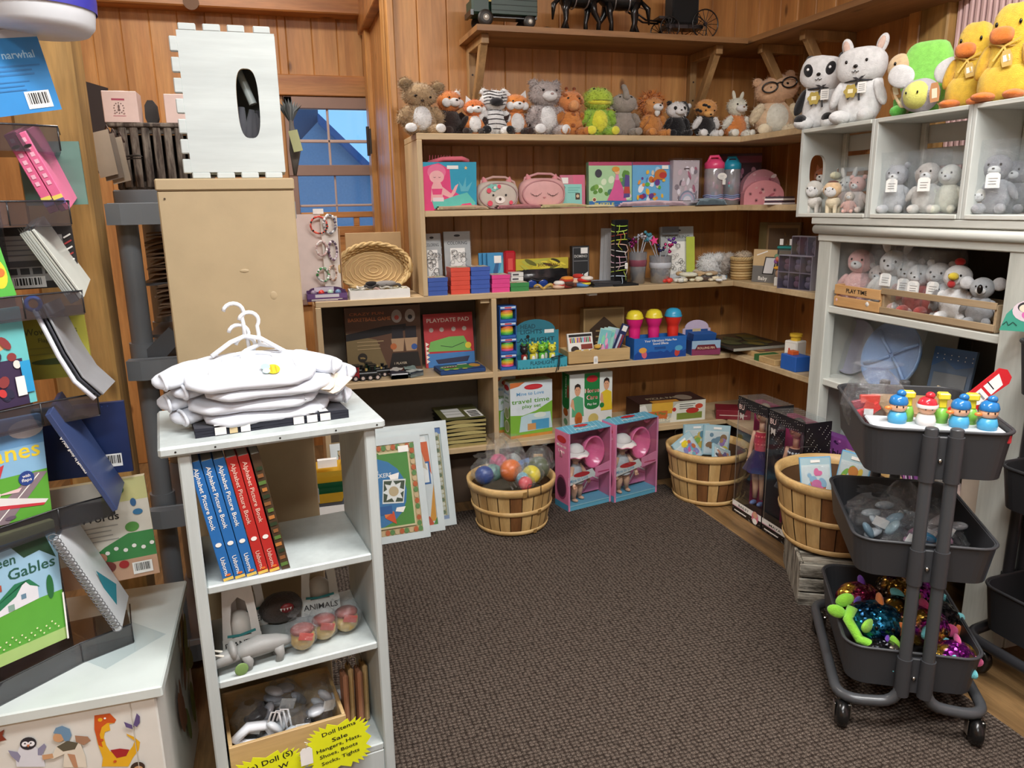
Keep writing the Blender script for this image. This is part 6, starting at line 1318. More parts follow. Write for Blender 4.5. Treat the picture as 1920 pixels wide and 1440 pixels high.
def a_mark(q,f,F4):q.rect(f,.03,.03,.97,.97,W);[q.rect(f,.08+.07*k,.62,.13+.07*k,.82,C(['c8342c','3a8a4a','2a4a9a','e8c83c','8a3a8a','d86a2c','2a2a2a','5ab0c8','c83c7a','6a4a2a','3c9a6a','b8243c'][k]))for k in range(12)];q.rect(f,.05,.85,.95,.95,BKC);q.rect(f,.5,.35,.95,.55,C('8a3a30'));q.oval(f,.25,.35,.16,.14,C('3a2a24'))
zt4=ZT[3]
pbox('marker_pack','white pack of markers leaning in the back of the light wooden tray','marker pack',(wxc-.055,3.115,zt4+.012),.125,.012,.115,'e8e6e0',a_mark,tilt=-.25,a=.05)
for k in range(4):q=MB();sup(q,(0,0,.010),(.024,.016,.010),F('d8a83c'),.8,seg=14,ring=8);q.ell((.012,-.010,.016),(.007,.005,.006),W,None,8,6);q.ell((.012,-.015,.016),(.004,.003,.004),BKC,None,8,6);place3(tag(q.build('bee_toy',None,L0),'small yellow bee toy %s in the wooden tray'%['at the left','second from left','third from left','on top of the others'][k],'toy','bee toys in the wooden tray'),(wxc-.085+.035*min(k,2)+(.02 if k==3 else 0),3.072,zt4+.04+(.02 if k==3 else 0)),.3*k)
def a_rain(sd,c1):
 def f(q,fr,F4):q.rect(fr,.04,.03,.96,.97,C(c1));blobs(q,fr,['6ac8c0','c86ab0','8ad8a8','b8d8e8','e8a8c8'],7,sd,.05,.05,.95,.95,.1,.3)
 return f
for k in range(3):pbox('magic_pen_pack',['front left','middle','rear right'][k]+' of the pastel rainbow packs in the wooden tray','pack',(wxc+.025+.024*k,3.085+.012*k,zt4+.012),.055,.006,.135,'b8dcd8',a_rain(k,['7ac0c4','9ad0c0','a8b8d8'][k]),a=-.2,tilt=-.12,roll=.22,group='pastel packs in the wooden tray')
pbox('pen_blister','navy blister pack leaning at the right end of the wooden tray','pack',(wxc+.085,3.085,zt4+.012),.034,.010,.16,'26305c',lambda q,f,F4:(q.rect(f,.2,.8,.85,.96,W),q.rect(f,.25,.1,.5,.7,C('c8d0e0')),q.rect(f,.55,.1,.8,.7,C('8a3040'))),a=-.15,roll=.38)
def a_stage(q,f,F4):q.rect(f,.04,.03,.96,.97,C('8a7048'));q.poly(f,[(.15,.05),(.15,.55),(.5,.82),(.85,.55),(.85,.05)],C('3c2c1e'));lines(q,f,.3,.5,.7,3,.12,C('a88c5c'),.03)
l,w,h=sp(1092,1165,576,3,3.25);pbox('puppet_theatre_box','brown arched wooden toy box behind the wooden tray','toy box',l,w,.06,h,'a58a5e',a_stage,a=-.1)
def a_mic(q,f,k):
 q.rect(f,0,0,1,1,C('2a6ab8'));q.text(f,'Your Vibrations Make Fun',.5,.80,.0105,W,f.w*.62,'c');q.text(f,'Sound Effects',.5,.66,.0105,W,f.w*.30,'c');q.rect(f,.38,.50,.6,.54,C('1c3a7a'));q.rect(f,.38,.44,.6,.47,C('1c3a7a'))
 q.poly(f,[(0,.0)]+[(x/16,.22+.16*abs(sin(x*1.7)))for x in range(17)]+[(1,0)],C('1f4a98'))
 for(x,c1,c2,an)in((.17,'e8a848','dd6a78',.25),(.84,'5aa8d0','c8483c',-.25)):q.oval(f,x+an*.06,.24,.05,.20,C(c2),14,an);q.oval(f,x-an*.05,.43,.075,.13,C(c1));
dm,mw=disp_tray('blue cardboard display of echo microphones on the fourth shelf',1183,1280,3.085,3,.09,.098,.098,'2a6ab8','2a6ab8',a_mic)
mx_=(P(1183,560,y=3.085).x+P(1280,560,y=3.085).x)/2
for k,(u,top,ball,nm)in enumerate(((1189,'e0267c','ecd83a','left, pink with yellow head'),(1225,'dc2a7e','ecd83a','middle, pink with yellow head'),(1261,'dc3428','3aa4d0','right, red with blue head'))):
 t=thing('toy_microphone',L0,'chunky toy microphone standing in the blue display, '+nm,'toy microphone','echo microphones in the blue display');hx_=P(u,600,y=3.095).x
 q=MB();q.lathe([(.001,0),(.020,0),(.024,.08),(.027,.125),(.025,.132),(.029,.140),(.036,.160),(.039,.178)],G(top,.3),seg=24);q.build('handle',t)
 q=MB();q.lathe([(.039,.178),(.037,.192),(.031,.205),(.018,.213),(.001,.215)],G(ball,.3),seg=24,cap=False);q.lathe([(.040,.176),(.041,.180),(.039,.184)],G(ball,.3),seg=24,cap=False);q.build('head',t);place3(t,(hx_,3.09,ZT[3]+.006))
def a_rp(q,f,k):
 if k=='front':q.rect(f,0,0,1,1,C('8a3a5c'));q.rect(f,0,.45,1,1,C('9ab8d0'));q.poly(f,[(.1,.35),(.2,.72),(.8,.72),(.9,.35)],C('6a2430'));q.text(f,'ROLLING PIN',.5,.42,.011,C('e8c8a8'),f.w*.6,'c')
 else:q.rect(f,.1,.2,.9,.7,C('2c5494'));q.rect(f,.35,.52,.65,.72,C('c8b890'))
disp_tray('small rolling pin cardboard display with rounded back card',1293,1343,3.085,3,.11,.068,.148,'2c5494','2c5494',a_rp,backcol='c8b8d0',items=lambda t,w,d:[(lambda q:(q.box((0,-.03+.018*k,.078),(w*.8,.012,.04),C('2f5ca0',.4),R=rx(.3)),q.box((0,-.036+.018*k,.09),(w*.7,.002,.012),W,R=rx(.3)),q.build('packet',t)))(MB())for k in range(4)],a=-.12)
q=MB();q.box((0,0,.006),(.30,.36,.010),C('3a3a34',.3));f=Fr((-.15,-.18,.0115),(1,0,0),(0,1,0),.30,.36);blobs(q,f,['4a4a34','7a6a34','2c3428','5a5c3c'],12,3,0,0,1,1,.15,.3);q.box((0,-.181,.006),(.302,.004,.012),C('a8a89c',.3));place3(tag(q.build('play_mat_board',None,L0),'large shrink-wrapped dark green board raised at the back of the corner','board'),(2.10,3.12,ZT[3]+.026))
q=MB();q.box((0,0,.012),(.20,.20,.024),LW,bev=.002);f=Fr((-.09,-.09,.0245),(1,0,0),(0,1,0),.18,.18);q.rect(f,0,0,1,1,C('7a5a3a'));blobs(q,f,['8a3a5a','a87a4a','6a8a4a','c8a06a','7a4a3a'],12,2);place3(tag(q.build('wooden_puzzle',None,L0),'light wooden puzzle tray with muted pictures lying on the side shelf','puzzle'),(2.14,2.975,ZT[3]),.0)
q=MB();q.box((0,0,.013),(.10,.14,.026),LW,bev=.002);q.box((-.0,.06,.014),(.102,.035,.028),C('3c6a3a',.5));f=Fr((-.05,-.07,.0262),(1,0,0),(0,1,0),.10,.14);q.rect(f,.1,.1,.9,.7,C('a88a5a'));place3(tag(q.build('wooden_block_tray',None,L0),'small wooden block tray with a green end at the front of the side shelf','block tray'),(2.05,2.775,ZT[3]))
t=thing('toy_box',L0,'plain royal blue wooden block box by the cream cabinet post','box');q=MB();q.box((0,0,.032),(.07,.10,.064),C('2a62b8',.4),bev=.002);q.build('box',t);q=MB();q.box((-.005,.01,.072),(.03,.035,.016),C('e0642c',.4),bev=.001);q.build('orange_block',t);place3(t,(2.035,P(1490,690,x=2.035).y,ZT[3]))
t=thing('toy_milk_carton',L0,'toy milk carton with yellow cap standing above the blue box','toy carton');q=MB();q.box((0,0,.045),(.055,.055,.09),C('e6e2d8',.4),bev=.004);f=Fr((-.0275,-.0275,0),(1,0,0),(0,0,1),.055,.09);q.rect(f,.1,.5,.9,.9,C('f2efe6'));blobs(q,f,['2a2a34','c8483c','3a5a9a'],6,4,.15,.1,.85,.8);q.rect(f,.0,0,1,.15,BKC);q.build('carton',t)
q=MB();q.cyl((0,0,.09),(0,0,.105),.018,G('e0b83a'));q.cyl((0,0,.105),(0,0,.115),.022,G('e0b83a'));q.build('cap',t);place3(t,(2.10,2.60,ZT[3]+.001),-1.3)
t.location=(2.11,P(1492,640,x=2.11).y,ZT[3]);t.scale=(1.2,1.2,1.15)
#shelf 5
for k in range(7):
 q=MB();rd=random.Random(k);yk='b0a46a' if k%2 else '9a8c58'
 q.grid(lambda s,t_:V(((s-.5)*.19,(t_-.5)*.24,.010+.005*sin(s*pi)+.002*sin(s*7+k))),10,5,C('2c2a20',.3));q.grid(lambda s,t_:V(((s-.5)*.19,-.12,.0+t_*(.010+.005*sin(s*pi)+.002*sin(s*7+k)))),10,2,C(yk,.4));q.grid(lambda s,t_:V(((s-.5)*.19,-.118,.002+t_*.005)),10,2,C('1e1c16',.4))
 if k==6:
  f=Fr((-.095,-.12,.0185),(1,0,0),(0,1,0),.19,.24);q.rect(f,.0,.0,1,1,C('5a5a34'))
  for j_ in range(3):q.rect(f,.14,.18+.2*j_,.56,.36+.2*j_,C('d8d8d4'))
  q.rect(f,.66,.1,.98,.6,W);[q.rect(f,.70,.14+.1*j_,.93,.20+.1*j_,C('1c1c1c'))for j_ in range(4)]
 place3(tag(q.build('play_money_pack',None,L0),'wide play money packet, %s in the pile left of the divider'%['lowest','second from bottom','third from bottom','in the middle','third from top','second from top','topmost'][k],'packet','play money packs stacked on the lowest shelf'),(P(868,800,y=3.12).x-.01,3.165,ZT[4]+.0175*k),.03*rd.uniform(-1,1))
lump('play_money_pack','flat dark packet of play money partly hidden behind the framed board games','packet',(P(760,790,y=3.1).x,3.16,ZT[4]+.0),['3a382c','8a8a80','b8b8b0'],(.075,.05),6,3)
def a_trav(q,f,F4):
 def face(f,wd,side):
  q.rect(f,0,0,1,1,C('7ab23c'));q.poly(f,[(0,.42),(.3,.40),(.6,.46),(1,.62),(1,1),(0,1)],C('d4dfe4'));q.rect(f,0,0,1,.05,C('c8883c'));q.poly(f,[(0,.90),(0,1),(.35,1),(.2,.93)],C('c8703c'));q.oval(f,.5 if side else.55,.90,.38 if side else.22,.05,C('b8242c'));q.oval(f,.5 if side else.55,.90,.34 if side else.20,.035,C('c8343c'))
  if side:q.text(f,'Mine to',.5,.78,.011,C('5a9ac8'),wd*.7,'c');q.text(f,'Love',.5,.70,.014,C('3a8a3a'),wd*.5,'c');q.text(f,'travel time',.5,.64,.008,C('5a9a3a'),wd*.75,'c');[(q.oval(f,.5,y,.36,.11,C('e8ead8')),q.oval(f,.5,y,.30,.09,C('a8b48a')))for y in(.44,.20)]
  else:q.text(f,'Mine to Love',.15,.76,.016,C('5a9ac8'),wd*.65);q.text(f,'travel time',.03,.62,.021,C('5a9a2c'),wd*.90);q.text(f,'play set',.28,.53,.016,C('5a9a2c'),wd*.45);q.poly(f,[(.2,.1),(.25,.38),(.45,.42),(.95,.42),(1,.12)],C('b8d4dc'));q.rect(f,.5,.12,.92,.30,C('4a9ac4'));q.rect(f,.4,.12,.6,.24,C('c8945a'));q.oval(f,.7,.38,.15,.05,C('d8e4dc'))
 face(F4['f'],F4['f'].w,False);face(F4['l'],F4['l'].w,True)
zt5=ZT[4]
bx=P(990,770,y=3.09).x
pbox('travel_playset_box','travel time play set box with green and white print, front one right of the divider','toy box',(bx+.012,3.125,zt5),.205,.075,.255,'c8d4a8',a_trav,a=.10)
pbox('travel_playset_box','second travel time play set box squeezed beside the shelf divider, behind the first','toy box',(P(941,770,y=3.20).x+.012,3.232,zt5),.10,.09,.262,'c8d4a8',a_trav,a=.05)
def child(q,f,x,y,s,shirt,hair):
 q.poly(f,[(x-.13*s,y-.30),(x-.12*s,y+.02),(x,y+.07),(x+.12*s,y+.02),(x+.14*s,y-.30)],C(shirt));q.oval(f,x,y+.16,.065*s,.10,C('d8a07c'));q.poly(f,[(x-.07*s,y+.17),(x-.06*s,y+.25),(x,y+.28),(x+.06*s,y+.25),(x+.07*s,y+.17),(x+.03*s,y+.22),(x-.03*s,y+.22)],C(hair));q.poly(f,[(x-.16*s,y-.1),(x-.13*s,y+.02),(x-.09*s,y),(x-.06*s,y-.2)],C('d8a07c'));q.circ(f,x-.025*s,y+.17,.0016,BKC);q.circ(f,x+.025*s,y+.17,.0016,BKC)
def a_horse(q,f,F4):
 q.rect(f,0,0,1,1,C('dfe2dc'));q.rect(f,.34,.45,.70,1,C('1f7a3c'));q.oval(f,.52,.45,.18,.09,C('1f7a3c'));q.oval(f,.52,.90,.13,.06,C('b8242c'));q.text(f,'Horse',.52,.66,.021,C('f4f0e4'),f.w*.34,'c');q.text(f,'Horse',.525,.665,.019,C('b83c2c'),f.w*.31,'c');q.text(f,'Care',.52,.54,.021,C('f4f0e4'),f.w*.26,'c');q.text(f,'Care',.525,.545,.019,C('b83c2c'),f.w*.24,'c');q.text(f,'Play Set',.52,.44,.010,W,f.w*.22,'c')
 child(q,f,.18,.56,1.05,'5aa87a','2c2018');child(q,f,.86,.62,1.0,'e0c02c','2a1a14');q.oval(f,.20,.22,.09,.12,C('b8682c'));q.poly(f,[(.13,.05),(.16,.25),(.25,.25),(.28,.05),(.24,.05),(.22,.16),(.17,.05)],C('a8581f'));q.oval(f,.55,.2,.12,.09,C('c8b86a'));q.oval(f,.92,.12,.09,.08,C('3f9a4c'));q.text(f,'12',.87,.08,.014,W,None);q.circ(f,.75,.42,.012,C('1f7a3c'))
 l_=F4['l'];q.rect(l_,0,0,1,1,C('dfe2dc'));q.rect(l_,.05,.45,.95,1,C('1f7a3c'));q.oval(l_,.5,.45,.45,.08,C('1f7a3c'));q.text(l_,'Horse Care',.48,.95,.013,W,.10,ang=-pi/2);q.oval(l_,.8,.7,.08,.12,C('b8242c'));q.oval(l_,.5,.32,.3,.07,C('a8581f'));q.oval(l_,.5,.15,.25,.06,C('6aa07a'))
pbox('horse_care_box','horse care play set box with a green banner and a boy in a green shirt','toy box',(P(1100,755,y=3.11).x+.012,3.135,zt5),.215,.085,.268,'dfe2dc',a_horse,a=.06)
def a_pizza(q,f,F4):
 q.rect(f,0,0,1,1,C('b8b8a8'));q.rect(f,.18,.45,.50,1,C('d8a83c'));q.rect(f,.10,.2,.42,.6,C('c86a34'));q.poly(f,[(.0,.0),(.0,.9),(.08,.95),(.14,.5),(.2,.0)],C('e0e0d8'));q.poly(f,[(.46,0),(.5,.7),(.56,.9),(1,1),(1,0)],C('dcdcd0'));q.text(f,'Pizza Set',.22,.10,.020,C('e8e0c8'),.10);q.text(f,'& Play',.22,.42,.014,C('3f8a3c'),.06);q.rect(f,.56,.1,.95,.42,C('7a8a3c'));q.oval(f,.8,.5,.10,.14,C('b8342c'));q.oval(f,.9,.7,.06,.12,C('c84a34'));lines(q,f,.60,.82,.85,3,.10,C('4a4a44'),.03);q.circ(f,.52,.62,.010,C('b8342c'))
 t_=F4['t'];q.rect(t_,0,0,1,1,C('3a2420'));q.text(t_,'PIZZA PARTY',.5,.4,.03,C('a89a7a'),t_.w*.6,'c');q.rect(t_,.2,.0,.6,.25,C('c88a34'));q.oval(t_,.75,.4,.12,.3,C('8a7a6a'))
pbox('pizza_set_box','long pizza set box with yellow front lying on the lowest shelf','toy box',(P(1253,775,y=3.10).x+.01,3.15,zt5),.34,.16,.10,'3a2420',a_pizza,a=-.04)
pbox('dark_red_box','dark red box low in the shadowed corner behind the second basket','box',(P(1375,800,y=3.0).x+.03,3.06,zt5),.16,.12,.045,'7a1f2c',lambda q,f,F4:q.rect(f,.1,.4,.9,.5,C('c8a8a0')),a=-.5)
BLK=C('121213',.25)
t=thing('toy_truck',L0,'dark green toy farm truck with black wheels on the high display shelf','toy truck');q=MB();GR=C('1f3a2e',.4)
q.box((.10,0,.085),(.19,.10,.075),GR,bev=.002);q.box((.10,0,.045),(.20,.06,.012),BLK)
for k in range(3):q.box((.10,-.0505,.062+.02*k),(.19,.002,.002),C('16261f'))
q.build('truck_bed',t);q=MB();q.box((-.035,0,.075),(.075,.10,.06),GR,bev=.008);q.box((-.03,0,.125),(.06,.09,.05),GR,bev=.008);q.box((-.072,0,.05),(.012,.10,.02),BLK);q.build('cab',t)
q=MB();q.box((.10,0,.126),(.20,.11,.008),C('c8b060',.5));q.box((.0,-.052,.115),(.01,.004,.05),C('c8b060'));q.build('side_rail',t)
for x,r in((-.02,.031),(.16,.024)):
 for sy in(-1,1):q=MB();q.lathe([(.001,-.011),(r*.6,-.011),(r*.95,-.008),(r,0),(r*.95,.008),(r*.6,.011),(.001,.011)],C('2a2622',.5),(x,sy*.054,r),rx(pi/2),24);q.cyl((x,sy*.066,r),(x,sy*.064,r),r*.4,C('8a8070',.4));q.ell((x,sy*.067,r),(.006,.003,.006),C('e8e8e0',.3),None,8,6);q.build('wheel',t)
zd=ZD+.0225
place3(t,(P(905,40,y=3.11).x+.02,3.12,zd))
def horse(lab,x,y,a,s=1.0,grp='toy horses on the high display shelf'):
 t=thing('toy_horse',L0,lab,'toy horse',grp);q=MB();q.tube([(-.085,0,.135),(-.05,0,.145),(0,0,.14),(.05,0,.145),(.08,0,.165),(.10,0,.20),(.112,0,.23)],[.028,.040,.038,.040,.034,.024,.018],BLK,16);q.tube([(.108,0,.235),(.13,0,.225),(.155,0,.200)],[.018,.018,.011],BLK,12)
 for sy in(-1,1):q.cyl((.108,sy*.008,.25),(.106,sy*.010,.268),.005,BLK,r2=.001)
 for(x0,sy,dx)in((.055,-1,.03),(.055,1,-.01),(-.06,-1,-.03),(-.06,1,.02)):q.tube([(x0,sy*.018,.13),(x0+dx*.4,sy*.018,.085),(x0+dx*(1.2 if x0>0 else.3),sy*.018,.05),(x0+dx,sy*.018,.0)],[.020,.013,.009,.011],BLK,10)
 q.build('body',t);q=MB();q.tube([(-.088,0,.14),(-.12,0,.11),(-.125,0,.05)],[.008,.012,.004],BLK,8);q.build('tail',t)
 q=MB()
 for zz,xx in((.145,.03),(.14,-.03)):q.tube([(xx,.042*cos(b_),zz+.042*sin(b_))for b_ in[2*pi*k/16 for k in range(16)]],.003,C('b8b8bc',.3,'',.8),6,True)
 q.tube([(.145,-.013,.21),(.09,-.03,.17),(.03,-.042,.15),(-.05,-.042,.14),(-.12,-.04,.12)],.0025,C('b8b8bc',.3,'',.8),6);q.build('harness',t);o=place3(t,(x,y,zd),a);o.scale=(s,s,s)
horse('black toy draft horse with silver harness, nearer the green truck',P(1085,30,y=3.12).x,3.12,.1,.95);horse('black toy draft horse pulling the toy carriage',P(1165,35,y=3.13).x,3.14,pi-.15,1.0)
t=thing('toy_carriage',L0,'black toy carriage with spoked wheels at the corner of the display shelf','toy carriage');q=MB();q.box((0,0,.14),(.12,.09,.16),C('161617',.6,'cloth'),bev=.006);q.box((-.0,0,.052),(.17,.07,.016),BLK);q.box((-.09,0,.085),(.05,.07,.01),BLK);q.tube([(-.10,.02,.07),(-.17,.02,.075),(-.26,.025,.13)],.004,BLK,6);q.tube([(-.10,-.02,.07),(-.17,-.02,.075),(-.26,-.025,.13)],.004,BLK,6);q.build('carriage_body',t)
for(x,r)in((.085,.058),(-.075,.042)):
 for sy in(-1,1):
  q=MB();q.tube([(x+r*cos(b_),sy*.056,r+r*sin(b_))for b_ in[2*pi*k/30 for k in range(30)]],.0028,BLK,6,True);q.cyl((x,sy*.050,r),(x,sy*.062,r),.007,BLK)
  for k in range(14):b_=2*pi*k/14;q.cyl((x,sy*.056,r),(x+r*cos(b_),sy*.056,r+r*sin(b_)),.0014,BLK,seg=5)
  q.build('wheel',t)
place3(t,(P(1282,40,y=3.13).x,3.15,zd),-.1)
q=MB();q.tube([(-.06,0,.003),(-.03,-.02,.006),(0,-.01,.012),(.03,-.025,.004),(.05,0,.01),(.03,.01,.004),(.0,.015,.006)],.0025,BLK,6);q.tube([(-.045,-.03,.004),(-.055,-.045,-.005),(-.04,-.058,-.018),(-.02,-.05,-.012),(-.03,-.03,.004)],.0018,BLK,6);place3(tag(q.build('harness_leads',None,L0),'tangle of thin black harness leads between truck and toy horse','leads'),(P(1025,40,y=3.09).x,3.095,zd))
#floor by the shelves
def star_n(q,f,a,b,r,m,n=8,k=.55):q.star(f,a,b,r,m,n,k)
def gameboard(lab,BR,TR,w,art):
 BR,TR=V(BR),V(TR);Vd=(TR-BR);Vd.x=0;h=Vd.length;Vd.normalize();U=V((1,.05,0));t=thing('framed_game_board',tuple(BR-V((w/2,0,0))),lab,'game board','white framed game boards leaning on the shelves')
 fr=Fr(BR-U.normalized()*w,U,Vd,w,h);FW=C('e0e4e2',.45,'paint');q=MB();k=.028
 for(a0,b0,a1,b1)in((0,0,1,k/h),(0,1-k/h,1,1),(0,k/h,k/w,1-k/h),(1-k/w,k/h,1,1-k/h)):q.prism([(a0,b0),(a1,b0),(a1,b1),(a0,b1)],fr,.018,FW)
 q.build('frame',t);q=MB();q.prism([(k/w,k/h),(1-k/w,k/h),(1-k/w,1-k/h),(k/w,1-k/h)],fr,.006,C('d8c49c'),-.006);fi=Fr(fr.pt(k/w,k/h,-.006),fr.U,fr.V,w-2*k,h-2*k);art(q,fi);q.build('printed_board',t)
 q=MB();q.prism([(0,0),(1,0),(1,1),(0,1)],fr,0,CLR,.004);q.build('shrink_wrap',t);return t
def g1(q,f):
 q.rect(f,0,0,1,1,C('c8b078'));n=16
 cs=['c8502c','4f8a3c','d8b45a','3a7a9a']
 for k in range(n):
  b_=(k+.5)/n
  for a in(.035,.965):q.oval(f,a,b_,.032,.5/n,C(['d8b88a','5f8f4a','c8602c'][k%3]),8)
  for b2 in(.035,.965):q.oval(f,b_,b2,.5/n,.032,C(['5f8f4a','d8b88a','c8602c'][k%3]),8)
 q.rect(f,.08,.08,.92,.92,C('e0cfa0'));q.rect(f,.10,.10,.90,.90,C('4c8f34'));q.oval(f,.42,.48,.42,.38,C('2f7ab0'));q.rect(f,0,.40,.42,.82,C('2c66a4'));q.text(f,'SOLITAIRE &',.02,.70,.017,W,.145);q.text(f,'CHINESE CHECKERS',.0,.645,.017,W,.20);q.rect(f,.02,.86,.45,.98,C('c8a078'));q.oval(f,.28,.90,.06,.03,C('b83c34'));q.circ(f,.1,.9,.006,C('2f66b0'));q.circ(f,.5,.9,.006,C('4f8a3c'))
 q.poly(f,[(.50,.36),(.78,.34),(.84,.60),(.54,.62)],W);q.poly(f,[(.515,.375),(.77,.355),(.825,.585),(.55,.605)],C('3a4a34'));q.star(f,.665,.48,.046,W,8,.6);q.circ(f,.665,.48,.020,C('c8b088'))
 q.poly(f,[(.1,.36),(.28,.33),(.34,.55),(.14,.58)],W);q.poly(f,[(.12,.375),(.27,.35),(.32,.54),(.15,.56)],C('b83c2c'));q.star(f,.22,.46,.022,C('e0d8c0'),6,.5);q.poly(f,[(.52,.20),(.66,.12),(.64,.26)],C('c8502c'));q.poly(f,[(.52,.20),(.64,.26),(.5,.30)],C('d87a3c'));q.rect(f,.4,.24,.62,.33,C('2a5a94'));q.poly(f,[(.62,.66),(.76,.68),(.74,.61),(.64,.61)],W);q.poly(f,[(.68,.30),(.80,.30),(.76,.24),(.66,.26)],W);q.rect(f,.78,.90,.92,.97,W)
def g2(q,f):q.rect(f,0,0,1,1,C('d8dcda'));q.poly(f,[(.80,.92),(.97,.92),(.99,.55)],C('d8602c'));q.poly(f,[(.9,.04),(1,.45),(.99,.04)],C('d8942c'));q.poly(f,[(.8,.04),(.9,.10),(.96,.0),(.8,.0)],C('c8502c'));q.poly(f,[(.94,.0),(1,.08),(1,0)],C('4f8a3c'));q.rect(f,.85,.45,.97,.70,C('2c66a4'));q.rect(f,.87,.47,.95,.68,W);q.poly(f,[(.80,.70),(.94,.60),(.88,.82)],C('d8c8b0'));q.rect(f,.8,.92,.95,.98,W)
def g3(q,f):
 q.rect(f,0,0,1,1,C('b4bcb8'));q.rect(f,.88,.93,1,1,C('5a7ab0'));q.rect(f,.90,0,.98,.93,C('a8a078'));[q.circ(f,.94,.03+.045*k,.008,C(['d8d4c0','6a7a5a','c8c8b8'][k%3]),10)for k in range(21)];q.rect(f,.88,0,1,.04,C('8a9ab8'))
gameboard('front framed solitaire and chinese checkers board with white frame',(.493,2.80,.008),(.490,2.93,.405),.36,g1)
gameboard('middle framed board with orange and yellow triangles, behind the checkers board',(.563,2.845,.008),(.565,2.97,.418),.36,g2)
gameboard('rear framed board with a beaded grey border, farthest right of the three',(.620,2.885,.008),(.612,3.01,.430),.36,g3)
q=MB();q.box((0,0,.12),(.10,.16,.24),C('2c3a4a',.4),bev=.002);f=Fr((-.05,-.08,0),(1,0,0),(0,0,1),.10,.24);q.rect(f,0,0,1,.42,C('24281f'));q.rect(f,0,.42,1,.85,C('6a8aa0'));q.rect(f,0,.42,1,.55,C('3c4a34'));[q.circ(f,.2+.2*k,.18,.022,C('8a8a5a'))or q.circ(f,.2+.2*k,.18,.016,C('22241e'))for k in range(4)];q.rect(f,0,.86,1,1,W)
bxl=P(618,930,y=2.75).x;place3(tag(q.build('truck_toy_box',None,L0),'dark boxed truck toy with wheels printed, seen through the white stand','toy box'),(bxl,2.75,.006))
for k in range(5):
 q=MB();cl=C(['d8a82c','1f5a38','1f5a38','d8a82c','d8b03a'][k],.35);w_=.085;
 q.add([(-w_/2,-.05,0),(w_/2,-.05,0),(w_/2,.05,0),(-w_/2,.05,0),(-w_/2-.012,-.065,.042),(w_/2+.012,-.065,.042),(w_/2+.012,.06,.042),(-w_/2-.012,.06,.042)],[(3,2,1,0),(0,1,5,4),(1,2,6,5),(2,3,7,6),(3,0,4,7)],cl);q.add([(-w_/2+.004,-.045,.003),(w_/2-.004,-.045,.003),(w_/2-.004,.045,.003),(-w_/2+.004,.045,.003)],[(0,1,2,3)],cl)
 place3(tag(q.build('tipper_bed',None,L0),'%s plastic tipper bed in the nested stack, %s'%(['yellow','green','green','yellow','bright yellow'][k],['lowest','second from bottom','in the middle','second from top','topmost'][k]),'toy part','nested tipper beds above the truck box'),(bxl,2.75,.247+.021*k),.0,.0)
q=MB();fr=Fr((0,0,0),(1,0,0),(0,0,1),.05,.03);q.box((0,0,.015),(.07,.02,.03),TAGW);place3(tag(q.build('paper_label',None,L0),'small white paper label on top of the nested tipper beds','label'),(bxl,2.74,.247+.021*4+.0425))
